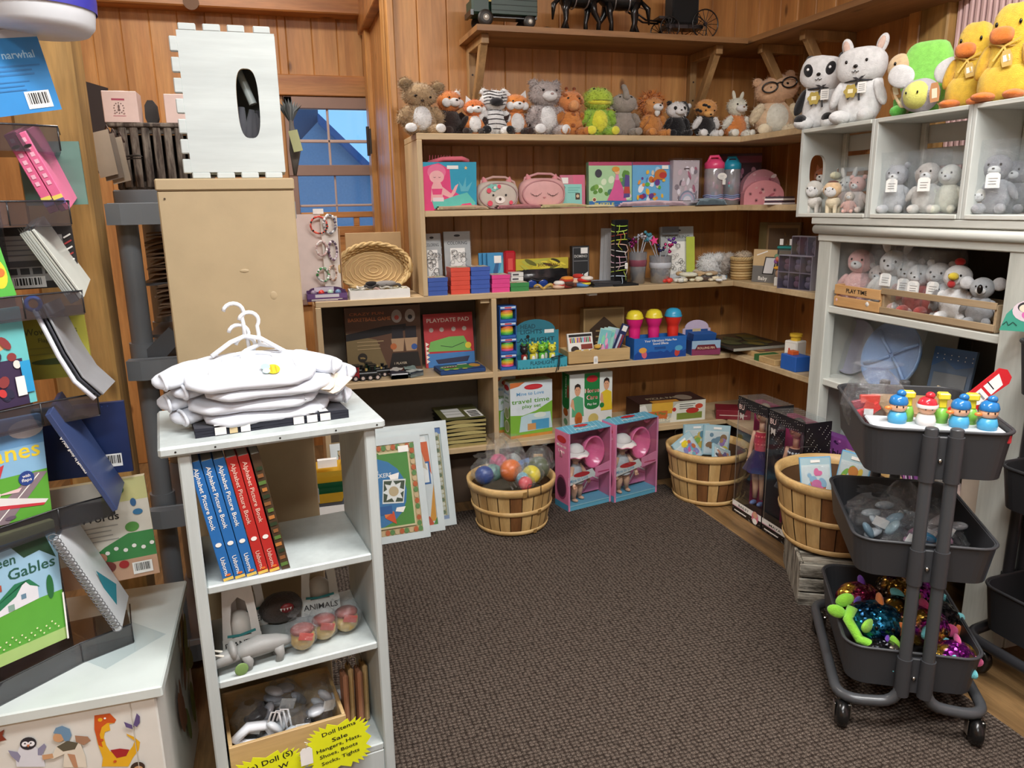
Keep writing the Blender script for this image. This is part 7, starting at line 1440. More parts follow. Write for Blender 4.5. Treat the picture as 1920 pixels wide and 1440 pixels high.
def doll(t_lab,s,hat,dress,hairc,legs=True,a=0,skin='d8a98c'):
 """baby doll, standing height s"""
 SK=C(skin,.4);t=thing('baby_doll',L0,t_lab,'doll','hatted baby dolls in pink boxes');m='m'
 q=MB();q.ell((0,0,.44*s),(.12*s,.09*s,.17*s),C(dress,.8,'cloth'),None,20,12,.03);q.lathe([(.10*s,.40*s),(.135*s,.30*s)],C(dress,.8,'cloth'),seg=20,cap=False);q.build('dress',t)
 q=MB();q.tube([(0,0,.55*s),(0,0,.66*s)],.045*s,SK,12);q.ell((0,-.01*s,.76*s),(.125*s,.12*s,.13*s),SK,None,24,16);q.ell((0,-.128*s,.735*s),(.018*s,.02*s,.014*s),SK,None,8,6)
 for sx in(-1,1):q.tube([(sx*.09*s,0,.55*s),(sx*.17*s,-.03*s,.44*s),(sx*.19*s,-.09*s,.33*s)],[.042*s,.040*s,.030*s],SK,12);q.ell((sx*.19*s,-.11*s,.30*s),(.032*s,.03*s,.036*s),SK,None,10,8);[q.tube([(sx*.19*s+(j-1.5)*.014*s,-.12*s,.285*s),(sx*.19*s+(j-1.5)*.018*s,-.135*s,.26*s)],.008*s,SK,6)for j in range(4)];q.ell((sx*.125*s,0,.75*s),(.02*s,.02*s,.03*s),SK,None,8,6)
 for sx in(-1,1):q.tube([(sx*.055*s,0,.32*s),(sx*.07*s,-.03*s,.18*s),(sx*.075*s,-.02*s,.05*s)],[.062*s,.055*s,.035*s],SK,12);q.ell((sx*.08*s,-.05*s,.025*s),(.032*s,.06*s,.026*s),SK,None,12,8)
 b=q.build('body',t)
 for sx in(-1,1):q=MB();q.ell((sx*.045*s,-.122*s,.77*s),(.017*s,.008*s,.014*s),W,None,8,6);q.ell((sx*.045*s,-.129*s,.77*s),(.010*s,.005*s,.010*s),C('3a5a7a',.1),None,8,6);q.tube([(sx*.028*s,-.128*s,.79*s),(sx*.045*s,-.130*s,.797*s),(sx*.065*s,-.120*s,.79*s)],.003*s,C('4a2c1c'),5);q.build('eye',b)
 q=MB();q.tube([(-.025*s,-.126*s,.695*s),(0,-.131*s,.69*s),(.025*s,-.126*s,.695*s)],.006*s,C('c8605c',.4),6);q.build('mouth',b)
 if hat:q=MB();q.lathe([(.001,.91*s),(.07*s,.90*s),(.12*s,.86*s),(.135*s,.80*s)],C(hat,.8,'cloth'),(0,.0,0),seg=28,cap=False);q.lathe([(.135*s,.80*s),(.175*s,.785*s),(.205*s,.75*s),(.207*s,.745*s)],C(hat,.8,'cloth'),(0,-.01*s,0),seg=28,cap=False);q.tube([(.205*s*cos(b_),-.01*s+.205*s*sin(b_),.745*s+.008*s*sin(9*b_))for b_ in[2*pi*k/54 for k in range(54)]],.008*s,C('d8809c',.7),5,True);q.build('sun_hat',t)
 return t
def dollbox(lab,FL,a,w,h,d,dl,dla,dscale=.25):
 t=thing('doll_box',L0,lab,'doll box','pink and blue baby doll window boxes');BP=C('d8789c',.45);BB=C('5ea4c0',.45);q=MB();th=.003
 q.box((w/2,d,h/2),(w,th,h),C('c8688e',.5));q.box((0,d/2,h/2),(th,d,h),BP);q.box((w,d/2,h/2),(th,d,h),BP);fL=Fr((-.0017,d,0),(0,-1,0),(0,0,1),d,h);q.rect(fL,0,0,1,.08,C('4a94b4'));q.oval(fL,.5,.90,.34,.045,C('b8242c'));q.text(fL,'Mine to',.5,.80,.014,W,d*.7,'c');q.text(fL,'Love',.5,.73,.014,W,d*.45,'c');q.oval(fL,.5,.28,.38,.16,C('8a3a5c'));q.oval(fL,.5,.28,.33,.13,C('4a2838'));q.build('carton',t)
 q=MB();q.box((w/2,d/2,h),(w,d,th),BB);ft=Fr((0,0,h+.0015),(1,0,0),(0,1,0),w,d);[q.line(ft,[(.1*k,0),(.1*k+.15,1)],.004,C('8cc4d8'))for k in range(9)];q.oval(ft,.5,.7,.16,.16,C('b8242c'));q.text(ft,'Mine to Love',.5,.25,.016,W,w*.5,'c');q.build('top_panel',t)
 q=MB();q.box((w/2,d/2,.012),(w,d,.024),BB);ff=Fr((0,-.001,0),(1,0,0),(0,0,1),w,.024);q.rect(ff,0,.8,1,1,C('9cd0e0'));q.build('floor_panel',t)
 q=MB();fr=Fr((0,-.0015,0),(1,0,0),(0,0,1),w,h);
 q.prism([(0,.33),(.62,.40),(.62,.44),(.55,.50),(0,.44)],fr,.003,C('d4d8d4'));q.oval(fr,.30,.455,.19,.032,C('b8242c'));q.text(fr,'Mine to Love',.03,.365,.016,C('6a9ab8'),w*.42,ang=.10);q.prism([(.62,.38),(1,.42),(1,.56),(.62,.50)],fr,.003,C('dd84a8'));q.rect(fr,.68,.43,.95,.445,C('b83a6a'));q.rect(fr,0,.0,.03,1,C('e08cb0'));q.rect(fr,.96,0,1,1,C('e08cb0'));q.build('front_band',t)
 q=MB();q.box((w*.75,d*.75,h*.27),(w*.42,.004,h*.34),C('d87aa2'));f3=Fr((w*.54,d*.75-.003,h*.1),(1,0,0),(0,0,1),w*.42,h*.3);q.line(f3,[(.1,.2),(.5,.75),(.95,.5)],.006,W);q.line(f3,[(.1,.05),(.55,.5),(.95,.35)],.003,C('b83a6a'));q.build('inner_card',t)
 q=MB();q.prism([(0,.06),(1,.06),(1,1),(0,1)],fr,0,CLR,.003);q.build('window',t)
 place3(t,FL,a);R=rz(a);FL=V(FL)
 dd=doll(dl,dscale,'e8e0dc','b8bcc0',None);place3(dd,tuple(FL+R@V((w*.30,d*.45,.026))),a+dla)
 g=thing('doll_bathtub',L0,'shiny pink oval doll bathtub inside %s'%('the left pink doll box' if 'left' in lab else 'the right pink doll box'),'doll tub','pink tubs in the doll boxes');q=MB();PT=C('e26a98',.2)
 q.lathe([(.001,.035),(.7,.034),(.9,.0),(1.0,-.004),(1.04,0),(.95,.038),(.001,.042)],PT,(0,0,0),Matrix(((.055,0,0),(0,0,1),(0,-.073,0))),28,True,False);q.build('basin',g)
 q=MB();q.ell((.035,-.0,.105),(.018,.012,.016),PT,None,12,8);q.ell((.052,-.005,.112),(.010,.008,.008),PT,None,10,6);q.build('duck_tap',g);place3(g,tuple(FL+R@V((w*.72,d*.40,h*.66))),a)
p0,p1,p2=V((1.111,2.857,.006)),V((1.338,2.915,.006)),V((1.612,2.985,.006))
dollbox('left pink and blue baby doll window box with a white paper tag on its side',p0,radians(12.5),.225,.352,.105,'baby doll in a white sun hat looking down, in the left pink window box',.35,.285)
dollbox('right pink and blue baby doll window box against the shelving',V((1.340,2.885,.006)),radians(13.5),.245,.362,.095,'baby doll in a white sun hat facing forward, in the right pink window box',0,.30)
q=MB();fr=Fr((0,0,0),(0,-1,0),(0,0,1),.03,.055);q.prism([(0,0),(1,0),(.85,1),(.15,1)],fr,.0015,C('ece8dc'));q.tube([(-.002,-.010,.052),(-.003,-.008,.075),(-.003,-.016,.082),(-.003,-.022,.075),(-.002,-.020,.052)],.0022,C('d8a8ac'),6);place3(tag(q.build('white_paper_tag',None,L0),'white folded paper tag hanging by a loop beside the left doll box','tag'),(1.095,2.925,.19),radians(12.5))
def budoll(lab,FL,w,h,d,name_,dress,hair,hairc,boxlab):
 """tall black polka dot window box facing the aisle; local x runs along its front"""
 t=thing('fashion_doll_box',L0,boxlab,'doll box','tall black polka-dot doll window boxes');th=.003;q=MB();MG=C('a8265a',.5);BKM=C('151417',.4)
 q.box((w/2,d,h*.48),(w,th,h*.94),MG);q.box((0,d/2,h*.48),(th,d,h*.94),C('8a6a94',.4))if False else None
 q.box((w,d/2,h*.48),(th,d,h*.94),BKM);q.box((w/2,d/2,.01),(w,d,.02),BKM);q.box((0.001,d*.85,h*.48),(th,d*.3,h*.94),MG);q.build('carton',t)
 q=MB();q.box((w/2,-.001,.028),(w,.003,.056),BKM);ff=Fr((0,-.0027,0),(1,0,0),(0,0,1),w,.056);q.rect(ff,0,.55,1,1,W);q.text(ff,name_,.22,.66,.011,BKC,.075);q.poly(ff,[(0,.55),(.45,.55),(.40,.62),(0,.62)],C('d8a8b8'));q.rect(ff,.08,.2,.5,.3,W);rd=random.Random(3)
 for k in range(22):q.circ(ff,.03+.94*rd.random(),.05+.4*rd.random(),.0012,W,6)
 q.oval(ff,.82,.62,.11,.5,C('d87a8a'));q.oval(ff,.82,.85,.07,.25,C('d8a888'));q.oval(ff,.82,.35,.08,.22,W);q.build('base_front',t)
 q=MB();q.box((w/2,d/2,h-.002),(w,d,.003),CLR);q.box((w/2,0,h-.022),(w,.004,.044),BKM);q.box((w,d/2,h-.1),(.004,d,.2),BKM)
 for fr2,nn in((Fr((0,-.0025,h-.044),(1,0,0),(0,0,1),w,.044),40),(Fr((w+.0025,0,h-.2),(0,1,0),(0,0,1),d,.2),60)):
  for k in range(nn):q.circ(fr2,.03+.94*((k*.618)%1),.06+.88*((k*.37+.1)%1),.0016,C('d8d4cc'),6)
 ft=Fr((0,0,h+.0005),(1,0,0),(0,1,0),w,d)
 for k in range(12):q.line(ft,[(.08*k,0),(.08*k+.12,1)],.002,C('a8a49c'))
 fn=Fr((0,-.003,h-.10),(1,0,0),(0,0,1),.07,.10);q.prism([(.5+(.52 if i%2==0 else.42)*cos(i*pi/6),.62+(.34 if i%2==0 else.28)*sin(i*pi/6))for i in range(12)],fn,.001,C('2a2426'),.002);q.prism([(.3,.4),(.5,.25),(.72,.4),(.66,.05),(.5,.16),(.34,.05)],fn,.001,C('c8c0b8'),.002);fn.k=30;q.text(fn,'BU',.5,.50,.022,C('e8c8c0'),.036,'c');q.build('polka_dot_top',t)
 q=MB();fr=Fr((0,-.001,0),(1,0,0),(0,0,1),w,h);q.prism([(0.0,.10),(1,.10),(1,.93),(0,.93)],fr,0,CLR,.002);fl=Fr((-.001,d,0),(0,-1,0),(0,0,1),d,h);q.prism([(0,.02),(1,.02),(1,.97),(0,.97)],fl,0,CLR,.0);q.tube([fr.pt(.04,.10,.002),fr.pt(.04,.88,.002),fr.pt(.2,.93,.002)],.0014,C('d8d4cc'),5);q.build('window',t)
 place3(t,FL,-pi/2)
 g=thing('fashion_doll',L0,lab,'doll','long-haired dolls in black polka-dot boxes');s=h*.90;SK=C('e0b090' if hair else 'c89070',.4);q=MB()
 q.ell((0,0,.86*s),(.062*s,.062*s,.082*s),SK,None,24,16);q.tube([(0,0,.70*s),(0,0,.80*s)],.026*s,SK,10);q.tube([(0,0,.70*s),(0,0,.62*s),(0,0,.52*s),(0,0,.46*s)],[.050*s,.062*s,.050*s,.058*s],SK,16);q.ell((0,-.063*s,.845*s),(.009*s,.012*s,.008*s),SK,None,8,6)
 for sx in(-1,1):q.tube([(sx*.065*s,0,.685*s),(sx*.095*s,0,.58*s),(sx*.10*s,-.02*s,.47*s),(sx*.10*s,-.035*s,.43*s)],[.026*s,.020*s,.016*s,.016*s],SK,10);q.tube([(sx*.032*s,0,.48*s),(sx*.038*s,-.005*s,.28*s),(sx*.036*s,.005*s,.17*s),(sx*.035*s,0,.06*s)],[.042*s,.032*s,.028*s,.019*s],SK,12);q.ell((sx*.037*s,-.02*s,.022*s),(.018*s,.042*s,.018*s),SK,None,10,8);[q.tube([(sx*.10*s+(j-1.5)*.006*s,-.036*s,.425*s),(sx*.10*s+(j-1.5)*.008*s,-.046*s,.395*s)],.004*s,SK,5)for j in range(4)]
 b=q.build('body',g)
 for sx in(-1,1):q=MB();q.ell((sx*.024*s,-.056*s,.865*s),(.010*s,.008*s,.008*s),W,None,8,6);q.ell((sx*.024*s,-.062*s,.865*s),(.006*s,.004*s,.006*s),C('3a2a1c',.1),None,8,6);q.build('eye',b)
 q=MB();q.tube([(-.014*s,-.058*s,.818*s),(0,-.063*s,.815*s),(.014*s,-.058*s,.818*s)],.004*s,C('b8484c',.4),6);q.build('mouth',b)
 q=MB();q.lathe([(.052*s,.70*s),(.064*s,.62*s),(.056*s,.53*s),(.062*s,.50*s)],C('c8384c' if dress=='r' else '1c1b20',.7,'cloth'),seg=20,cap=False);[q.ell((.058*s*cos(b_),.058*s*sin(b_),z*s),(.012*s,.006*s,.012*s),C('e86a6a' if dress=='r' else 'd8d8dc',.5),rz(b_+pi/2),6,5)for b_ in(-2.4,-1.9,-1.4,-.9,-.5)for z in(.66,.62,.59)]
 q.grid(lambda u_,v_:V(((.062+.085*v_)*s*cos(2*pi*u_)*(1+.06*sin(14*pi*u_)*v_),(.062+.075*v_)*s*sin(2*pi*u_)*(1+.06*sin(14*pi*u_)*v_),(.53-.19*v_)*s)),44,5,C('2c2350' if dress=='r' else '242228',.7,'cloth'),True,True);q.build('dress',g)
 q=MB();HC=C(hairc,.5);q.ell((0,.014*s,.875*s),(.066*s,.062*s,.082*s),HC,None,22,14,.04)
 for k in range(7):q.tube([(.045*s+.006*s*k,.0+.006*s*(k%3),.86*s),(.08*s+.006*s*(k%3),-.03*s+.008*s*(k%4),.74*s),(.085*s+.010*s*sin(k),-.03*s+.006*s*(k%3),.56*s),(.08*s+.012*s*cos(k),-.02*s,.40*s)],[.018*s,.02*s,.015*s,.005*s],HC,8)
 q.build('hair',g)
 for sx in(-1,1):q=MB();q.ell((sx*.037*s,-.018*s,.020*s),(.022*s,.046*s,.022*s),C('6a7aa8' if dress=='r' else '1c1b20',.4),None,10,8);q.build('shoe',g)
 place3(g,(FL[0]+d*.5,FL[1]-w*.45,.055),-pi/2+.35)
budoll('tall doll with a long light brown ponytail and a navy and coral dress',(1.793,2.648,.0),.205,.515,.115,'BAILEY','r',True,'8f7663','left polka-dot doll window box labelled BAILEY beside the second basket')
budoll('tall doll with dark hair and a black and silver dress',(1.793,2.436,.0),.215,.510,.115,'MAYA','k',False,'1f1a1a','right polka-dot doll window box labelled MAYA behind the third basket')
#basket contents
def inb(B,x,y,z):return(B.x+x,B.y+y,B.z+z+(.030 if B is B1 else.022))
def ballbag(lab,B,off,r,col,hgt=1.5,sd=1,extra=None):
 def inner(t):
  q=MB();q.ell((0,0,r*1.05),(r,r,r),C(col,.3),None,18,12)
  if extra:extra(q,r)
  q.build('toy',t)
 bag('bagged_toy',lab,'bagged toy',inb(B,*off),(r*1.35,r*1.3,r*hgt),0,BAGM,'bagged toys in the round baskets',inner,seed=sd).scale=(1.28,1.28,1.28)
def filler(B,z,r,lab):
 q=MB();q.grid(lambda s,t_:V((r*t_*cos(2*pi*s),r*t_*sin(2*pi*s),z+.02*noise.noise(V((s*6,t_*5,1))))),24,6,C('5a564c',.6),True,True)
 tag(place3(q.build('packing_filler',None,L0),tuple(B)),lab,'crumpled packing',None,'stuff')
filler(B1,.13,.160,'crumpled grey packing inside the basket of bath toys');filler(B2,.15,.160,'crumpled packing inside the basket by the corner');filler(B3,.15,.165,'crumpled packing inside the basket on the weathered crate')
ballbag('orange ball toy in a clear bag, centre of the bath toy basket',B1,(-.01,-.03,.165),.036,'e2702a',1.5,1)
ballbag('pink headed wand toy in a tall clear bag, highest in the bath toy basket',B1,(-.045,.03,.19),.030,'e0507c',2.1,2,lambda q,r:(q.cyl((.0,0,.02),(.06,.0,-.06),.003,W),q.cyl((.0,0.01,.02),(.05,.01,-.07),.003,W)))
ballbag('yellow ball toy in a clear bag at the right front of the bath toy basket',B1,(.06,-.085,.165),.030,'e8d02c',1.3,3)
ballbag('pale blue owl toy in a clear bag near the front wire handle',B1,(.02,-.10,.17),.021,'7ab4c4',1.7,4)
ballbag('crinkled clear bag of blue pieces hanging over the left rim',B1,(-.125,-.04,.17),.030,'2f4a8a',1.6,5);ballbag('crinkled clear bag with a teal piece, left of the orange ball',B1,(-.075,.0,.165),.028,'6a9a8a',1.7,6)
ballbag('bag of dark green and brown toys at the right of the bath toy basket',B1,(.115,-.02,.16),.036,'5c6450',1.7,7);ballbag('red and pink toy in a clear bag low behind the front handle',B1,(.02,-.13,.16),.022,'d84a50',1.3,8);ballbag('empty looking crinkled clear bag at the back of the bath toy basket',B1,(.03,.07,.17),.030,'a8a8a0',2.0,9)
def a_hipo(q,f,F4):q.rect(f,.0,0,1,1,C('7a9ad0'));blobs(q,f,['a8c8e8','c84a8a','3a6ac8','e8e8f0'],7,4)
pbox('carded_toy','blue and pink carded toy leaning in the bath toy basket behind the owl','carded toy',inb(B1,.075,.0,.165),.06,.006,.075,'7a9ad0',a_hipo,a=.5,tilt=-.4)
pbox('tan_card_tag','tan striped card tag at the right rim of the bath toy basket','tag',inb(B1,.14,.06,.16),.04,.004,.075,'b08a5a',lambda q,f,F4:[q.rect(f,.1,.2+.15*k,.9,.24+.15*k,C('6a4a2a'))for k in range(4)],a=-.3,tilt=-.2)
def a_cardtoy(cols,sd,main):
 def f(q,fr,F4):q.rect(fr,.03,.02,.97,.98,C('a8c4cc'));q.rect(fr,.06,.05,.94,.8,C('c8d4d4'));blobs(q,fr,cols,14,sd,.08,.08,.92,.78,.15,.32);q.oval(fr,main[0],main[1],.16,.12,C(main[2]));q.rect(fr,.35,.86,.65,.93,W)
 return f
for k,(x,y,z,w,h,a,tl,rl,cs,mn,lb)in enumerate(((-.085,-.03,.16,.115,.125,.25,-.35,-.45,['c86a3c','d86a9a','7ab0c0','8a8ac0'],(.5,.75,'e8cf2c'),'front left carded toy set with a yellow piece, in the corner basket'),(-.02,.07,.16,.13,.135,-.05,-.12,.05,['8ab04a','c8b05a','5a8a9a'],(.7,.3,'c8b04a'),'rear middle carded toy set in the corner basket'),(.06,.04,.15,.13,.140,-.15,-.15,.12,['8a6a4a','b08a5a','6a8a9a','9a7ab0'],(.8,.2,'e0cf3c'),'rear right carded toy set with small animals, in the corner basket'),(.02,-.08,.15,.11,.085,.1,-.6,.5,['3a3a40','c88a6a','6a5a8a'],(.4,.4,'8a5a4a'),'front carded toy set lying low in the corner basket'))):
 pbox('carded_toy_set',lb,'carded toy',inb(B2,x,y,z),w,.012,h,'8fb4c0',a_cardtoy(cs,k+2,mn),a=a,tilt=tl,roll=rl,group='carded toy sets in the corner basket',kidsfn=lambda t,F4,w=w,h=h:(lambda q:(q.box((0,-.012,h*.42),(w*.85,.02,h*.7),FILM,bev=.006),q.build('blister',t)))(MB()))
for k,(x,y,z,w,h,a,tl,rl,cs,mn,lb)in enumerate(((-.09,-.02,.16,.10,.13,-.5,-.2,-.1,['c86a3c','8ab0c8','d86a9a'],(.5,.3,'c86a9a'),'left carded toy pack in the basket on the weathered crate'),(.01,-.05,.15,.10,.155,-1.0,-.12,.1,['7ab04a','e0c04a','5a9ac8','c8703c'],(.5,.6,'c8803c'),'blue edged carded toy pack, tallest in the crate basket'),(-.03,-.13,.16,.09,.08,-.6,-.3,.2,['e8c83c','8ac0a8','c87aa0'],(.4,.3,'e8cc2c'),'front carded toy pack with a yellow dish, in the crate basket'))):
 pbox('carded_toy_set',lb,'carded toy',inb(B3,x,y,z),w,.012,h,'6aa8d0',a_cardtoy(cs,k+7,mn),a=a,tilt=tl,roll=rl,group='carded toy packs in the crate basket',kidsfn=lambda t,F4,w=w,h=h:(lambda q:(q.box((0,-.012,h*.42),(w*.85,.02,h*.7),FILM,bev=.006),q.build('blister',t)))(MB()))
q=MB();q.lathe([(.001,0),(.02,.003),(.034,.02),(.036,.03),(.033,.029),(.018,.008),(.001,.006)],G('ecd02c',.3),R=rx(.9),seg=20);place3(tag(q.build('yellow_dish',None,L0),'bright yellow toy dish tipped up at the front of the crate basket','toy dish'),inb(B3,-.085,-.12,.185),-.5)
def a_rings(q,f,F4):q.rect(f,0,0,1,1,C('8a4a94'));blobs(q,f,['5a2a6a','3a2048','c87ac8'],16,3,.02,.3,.6,.95,.05,.1);q.text(f,'hing',.40,.45,.03,BKC,.07);q.rect(f,.62,.55,.86,.78,C('d8c8b0'));q.rect(f,.0,0,1,.2,C('6a3478'))
pbox('purple_craft_box','purple boxed craft set with dark spots behind the third basket','box',(1.972,2.225,.301),.27,.05,.135,'7a3f88',a_rings,a=-1.45,tilt=-.05)
for k in range(3):pbox('zebra_packet',['left','middle','right'][k]+' purple zebra print packet between the third basket and charcoal cart','packet',(1.945,2.02-.075*k,.301),.07,.02,.15,'8a4a94',lambda q,f,F4:([q.line(f,[(.1+.1*j,.05),(.22+.1*j,.5),(.1+.1*j,.9)],.004,C(['e8e0ec','2a2030','d87ac0'][j%3]))for j in range(8)]),a=-1.4,tilt=-.2,roll=-.25,group='purple zebra print packets')
#charcoal cart contents
def ctp(name,lab,cat,x,y,z,q,a=0,tilt=0,group=None,roll=0):
 t=q if isinstance(q,bpy.types.Object)else q.build(name,None,L0)
 if lab:tag(t,lab,cat,group)
 return place3(t,tuple(Ct(x,y,z)),CA+a,tilt,roll)
q=MB();q.box((0,0,.045),(.20,.20,.09),C('a0805c',.7),bev=.002);ctp('cardboard_carton','plain brown cardboard carton at the back of the cart top tray','carton',.03,.10,.682,q)
q=MB();q.box((0,0,.004),(.285,.13,.008),C('c8cdd0',.35),bev=.003);q.box((0,-.062,.0),(.285,.010,.022),C('c8343c',.35),bev=.003);ctp('clear_lid_tray','clear-lidded red flat case across the front of the cart top tray','case',.005,-.145,.775,q)
q=MB();q.box((0,0,.045),(.26,.11,.09),C('8a2a30',.5));ctp('red_case_base','red box under the row of figures in the cart top tray','box',.005,-.14,.682,q)
def kidfig(lab,x,y,cap):
 t=thing('water_figure',L0,lab,'toy figure','round-headed toy figures on the cart top');q=MB();CC_=C('4aa4d0' if cap=='blue' else 'e8e4e0',.3);q.lathe([(.001,0),(.020,.0),(.022,.012),(.018,.026),(.001,.03)],CC_,seg=18);q.build('body',t)
 q=MB();q.ell((0,0,.040),(.020,.020,.016),C('e8b894',.4),None,18,12);q.build('head',t);q=MB();cc=C('2a78b8' if cap=='blue' else 'd0303c',.2);q.lathe([(.0205,.046),(.0215,.050),(.0205,.054),(.018,.062),(.009,.068),(.001,.069)],cc,seg=20,cap=False);q.ell((.004,-.002,.072),(.011,.010,.009),cc,None,12,8);
 if cap!='blue':q.lathe([(.0235,.043),(.0245,.047),(.0235,.052)],W,seg=20,cap=False)
 q.build('cap',t)
 for sx in(-1,1):q=MB();q.ell((sx*.007,-.0185,.042),(.002,.002,.003),EYE,None,6,5);q.build('eye',t)
 if cap=='blue':q=MB();q.ell((-.022,-.006,.036),(.010,.006,.005),C('e8843c',.3),None,10,6);q.build('beak',t)
 ctp(None,None,None,x,y,.783,t)
kidfig('toy figure with blue cap at the left of the row on the cart',-.075,-.135,'blue');kidfig('toy figure with red cap and white collar on the cart',-.015,-.145,'red');kidfig('toy figure with blue cap and orange beak, third in the row on the cart',.055,-.15,'blue');kidfig('toy figure with blue cap and orange beak at the right end of the cart row',.112,-.158,'blue')
def whistle(lab,x,y):
 t=thing('toy_whistle',L0,lab,'toy whistle','yellow and green toy whistles on the cart top');q=MB();q.lathe([(.001,0),(.015,0),(.016,.02),(.011,.036),(.001,.038)],C('7ab84a',.3),seg=16);q.build('base',t);q=MB();q.box((0,0,.050),(.016,.016,.026),G('ecdc3a',.3),bev=.002);q.box((0,-.002,.066),(.026,.024,.016),G('f0e040',.3),bev=.003);q.build('mouthpiece',t);ctp(None,None,None,x,y,.783,t)
whistle('yellow and green toy whistle beside the leftmost blue-capped figure',-.05,-.115);whistle('yellow and green toy whistle right of the red-capped figure',.025,-.118);whistle('yellow and green toy whistle behind the right-hand figures',.088,-.115)
def redtoys(t):
 q=MB();rd=random.Random(8)
 for k in range(8):q.box((rd.uniform(-.035,.035),rd.uniform(-.02,.02),.03+.012*k),(.05,.012,.022),C(['c8283a','d83a34','8a1f34','e04a3a'][k%4],.3),R=Matrix.Rotation(rd.uniform(-1,1),3,'Y')@rz(rd.uniform(-.6,.6)),bev=.002)
 q.box((.03,-.045,.028),(.045,.004,.02),TAGW,R=ry(-.5));q.box((-.02,-.035,.105),(.022,.003,.02),C('d84a3c'),R=ry(.3));q.box((-.02,-.037,.09),(.022,.002,.016),TAGW);q.build('toys',t)
bag('bagged_toy','big clear bag of bright red toys in the left of the cart top tray','bagged toy',tuple(Ct(-.095,.02,.684)),(.075,.062,.105),CA,BAGM,None,redtoys,seed=12)
q=MB();fr=Fr((0,0,0),(1,0,0),(0,0,1),.10,.215);RC=C('c8222c',.35)
q.prism([(.04,.0),(.72,.0),(.98,.30),(.98,.42),(.72,.50),(.72,.60),(1.0,.86),(.98,.94),(.80,1.0),(.62,.98),(.30,.62),(.0,.30)],fr,.006,RC);q.poly(fr,[(.12,.05),(.70,.05),(.90,.32),(.62,.44),(.18,.30)],C('ecebe8'));q.poly(fr,[(.30,.40),(.62,.50),(.88,.82),(.66,.92),(.40,.62)],C('ecebe8'));q.line(fr,[(.52,.78),(.74,.73)],.003,BKC);q.line(fr,[(.46,.70),(.76,.64)],.007,C('c8222c'));q.line(fr,[(.46,.62),(.66,.58)],.005,C('8a8a8c'))
for k in range(6):x=.22+.09*k;q.oval(fr,x,.26,.025,.02,C('e0b090'),8);q.poly(fr,[(x-.03,.14),(x+.03,.14),(x+.025,.24),(x-.025,.24)],C(['2a2a34','c8343c','e8e0d8','3a5a7a','2a2a34','c8343c'][k]));q.line(fr,[(x-.02,.08),(x,.15),(x+.03,.08)],.002,BKC)
ctp('hang_card_sign','red and white hang card with little figures, leaning up from the cart top tray','sign',.055,.02,.72,q,.05,-.12,None,.42)
def cl_inner(cols,sd):
 def f(t):
  q=MB();rd=random.Random(sd)
  for k in range(7):q.ell((rd.uniform(-.045,.045),rd.uniform(-.03,.03),.015+.009*k),(.025,.018,.010),C(rd.choice(cols),.25),Matrix.Rotation(rd.uniform(-1,1),3,'Y'),10,6)
  q.box((.0,-.035,.06),(.035,.003,.024),TAGW,R=ry(.4));q.build('contents',t)
 return f
bag('bagged_toy','clear bag of silver and pale blue toys at the left of the cart middle tray','bagged toy',tuple(Ct(-.075,-.05,.440)),(.080,.07,.065),CA,BAGM,'clear bags in the cart middle tray',cl_inner(['b8c4cc','8aa8b8','d8dce0','9aa4a8'],2),seed=21)
bag('bagged_toy','clear bag with a bright blue item at the front of the cart middle tray','bagged toy',tuple(Ct(-.01,-.11,.424)),(.065,.06,.04),CA,BAGM,'clear bags in the cart middle tray',cl_inner(['2a88b8','3a98c4','a8c0c8'],3),seed=22)
bag('bagged_toy','clear bag with a pink item behind the cart posts','bagged toy',tuple(Ct(.035,-.06,.424)),(.06,.06,.065),CA,BAGM,'clear bags in the cart middle tray',cl_inner(['d890b0','c8c8cc','e0a8c0'],4),seed=23)
bag('bagged_toy','crinkled dark clear bag at the right of the cart middle tray','bagged toy',tuple(Ct(.085,-.03,.424)),(.05,.10,.03),CA,BAGM,'clear bags in the cart middle tray',cl_inner(['4a4c50','6a6c70','8a8c90'],5),seed=24)
bag('bagged_toy','tall pale twist of clear wrap at the back of the cart middle tray','bagged toy',tuple(Ct(.0,.04,.424)),(.05,.05,.08),CA,BAGM,'clear bags in the cart middle tray',cl_inner(['c8d0d4','a8b4ba'],6),seed=25)
def sequin(key,c1,c2):
 if key in MATS:return MATS[key]
 m,n,l,b=nmat(key);vo=n.new('ShaderNodeTexVoronoi');vo.inputs['Scale'].default_value=170;v=mapping(n,l,(1,1,1));l.new(v,vo.inputs[0]);wn=n.new('ShaderNodeTexWhiteNoise');l.new(vo.outputs['Position'],wn.inputs[0])
 l.new(mix_col(n,l,ramp(n,l,noise_n(n,l,v,22,2),[(.45,(0,0,0)),(.55,(1,1,1))]),lin(c1),lin(c2)),b.inputs['Base Color']);b.inputs['Metallic'].default_value=.85;b.inputs['Roughness'].default_value=.22
 nm=n.new('ShaderNodeVectorMath');nm.operation='MULTIPLY_ADD';l.new(wn.outputs['Color'],nm.inputs[0]);nm.inputs[1].default_value=(.9,.9,.9);ge=n.new('ShaderNodeNewGeometry');sb=n.new('ShaderNodeVectorMath');sb.operation='SUBTRACT';l.new(ge.outputs['Normal'],sb.inputs[0]);sb.inputs[1].default_value=(.45,.45,.45);l.new(sb.outputs[0],nm.inputs[2]);no=n.new('ShaderNodeVectorMath');no.operation='NORMALIZE';l.new(nm.outputs[0],no.inputs[0]);l.new(no.outputs[0],b.inputs['Normal']);return m
SQ={'teal':sequin('teal_sequins','1f6a8a','0e3550'),'purple':sequin('purple_sequins','7a1f7c','b8923c'),'gold':sequin('gold_black_sequins','2a2018','b08838'),'multi':sequin('rainbow_sequins','8a2a4c','c8a03c'),'dark':sequin('silver_black_sequins','26262a','8a8478')}
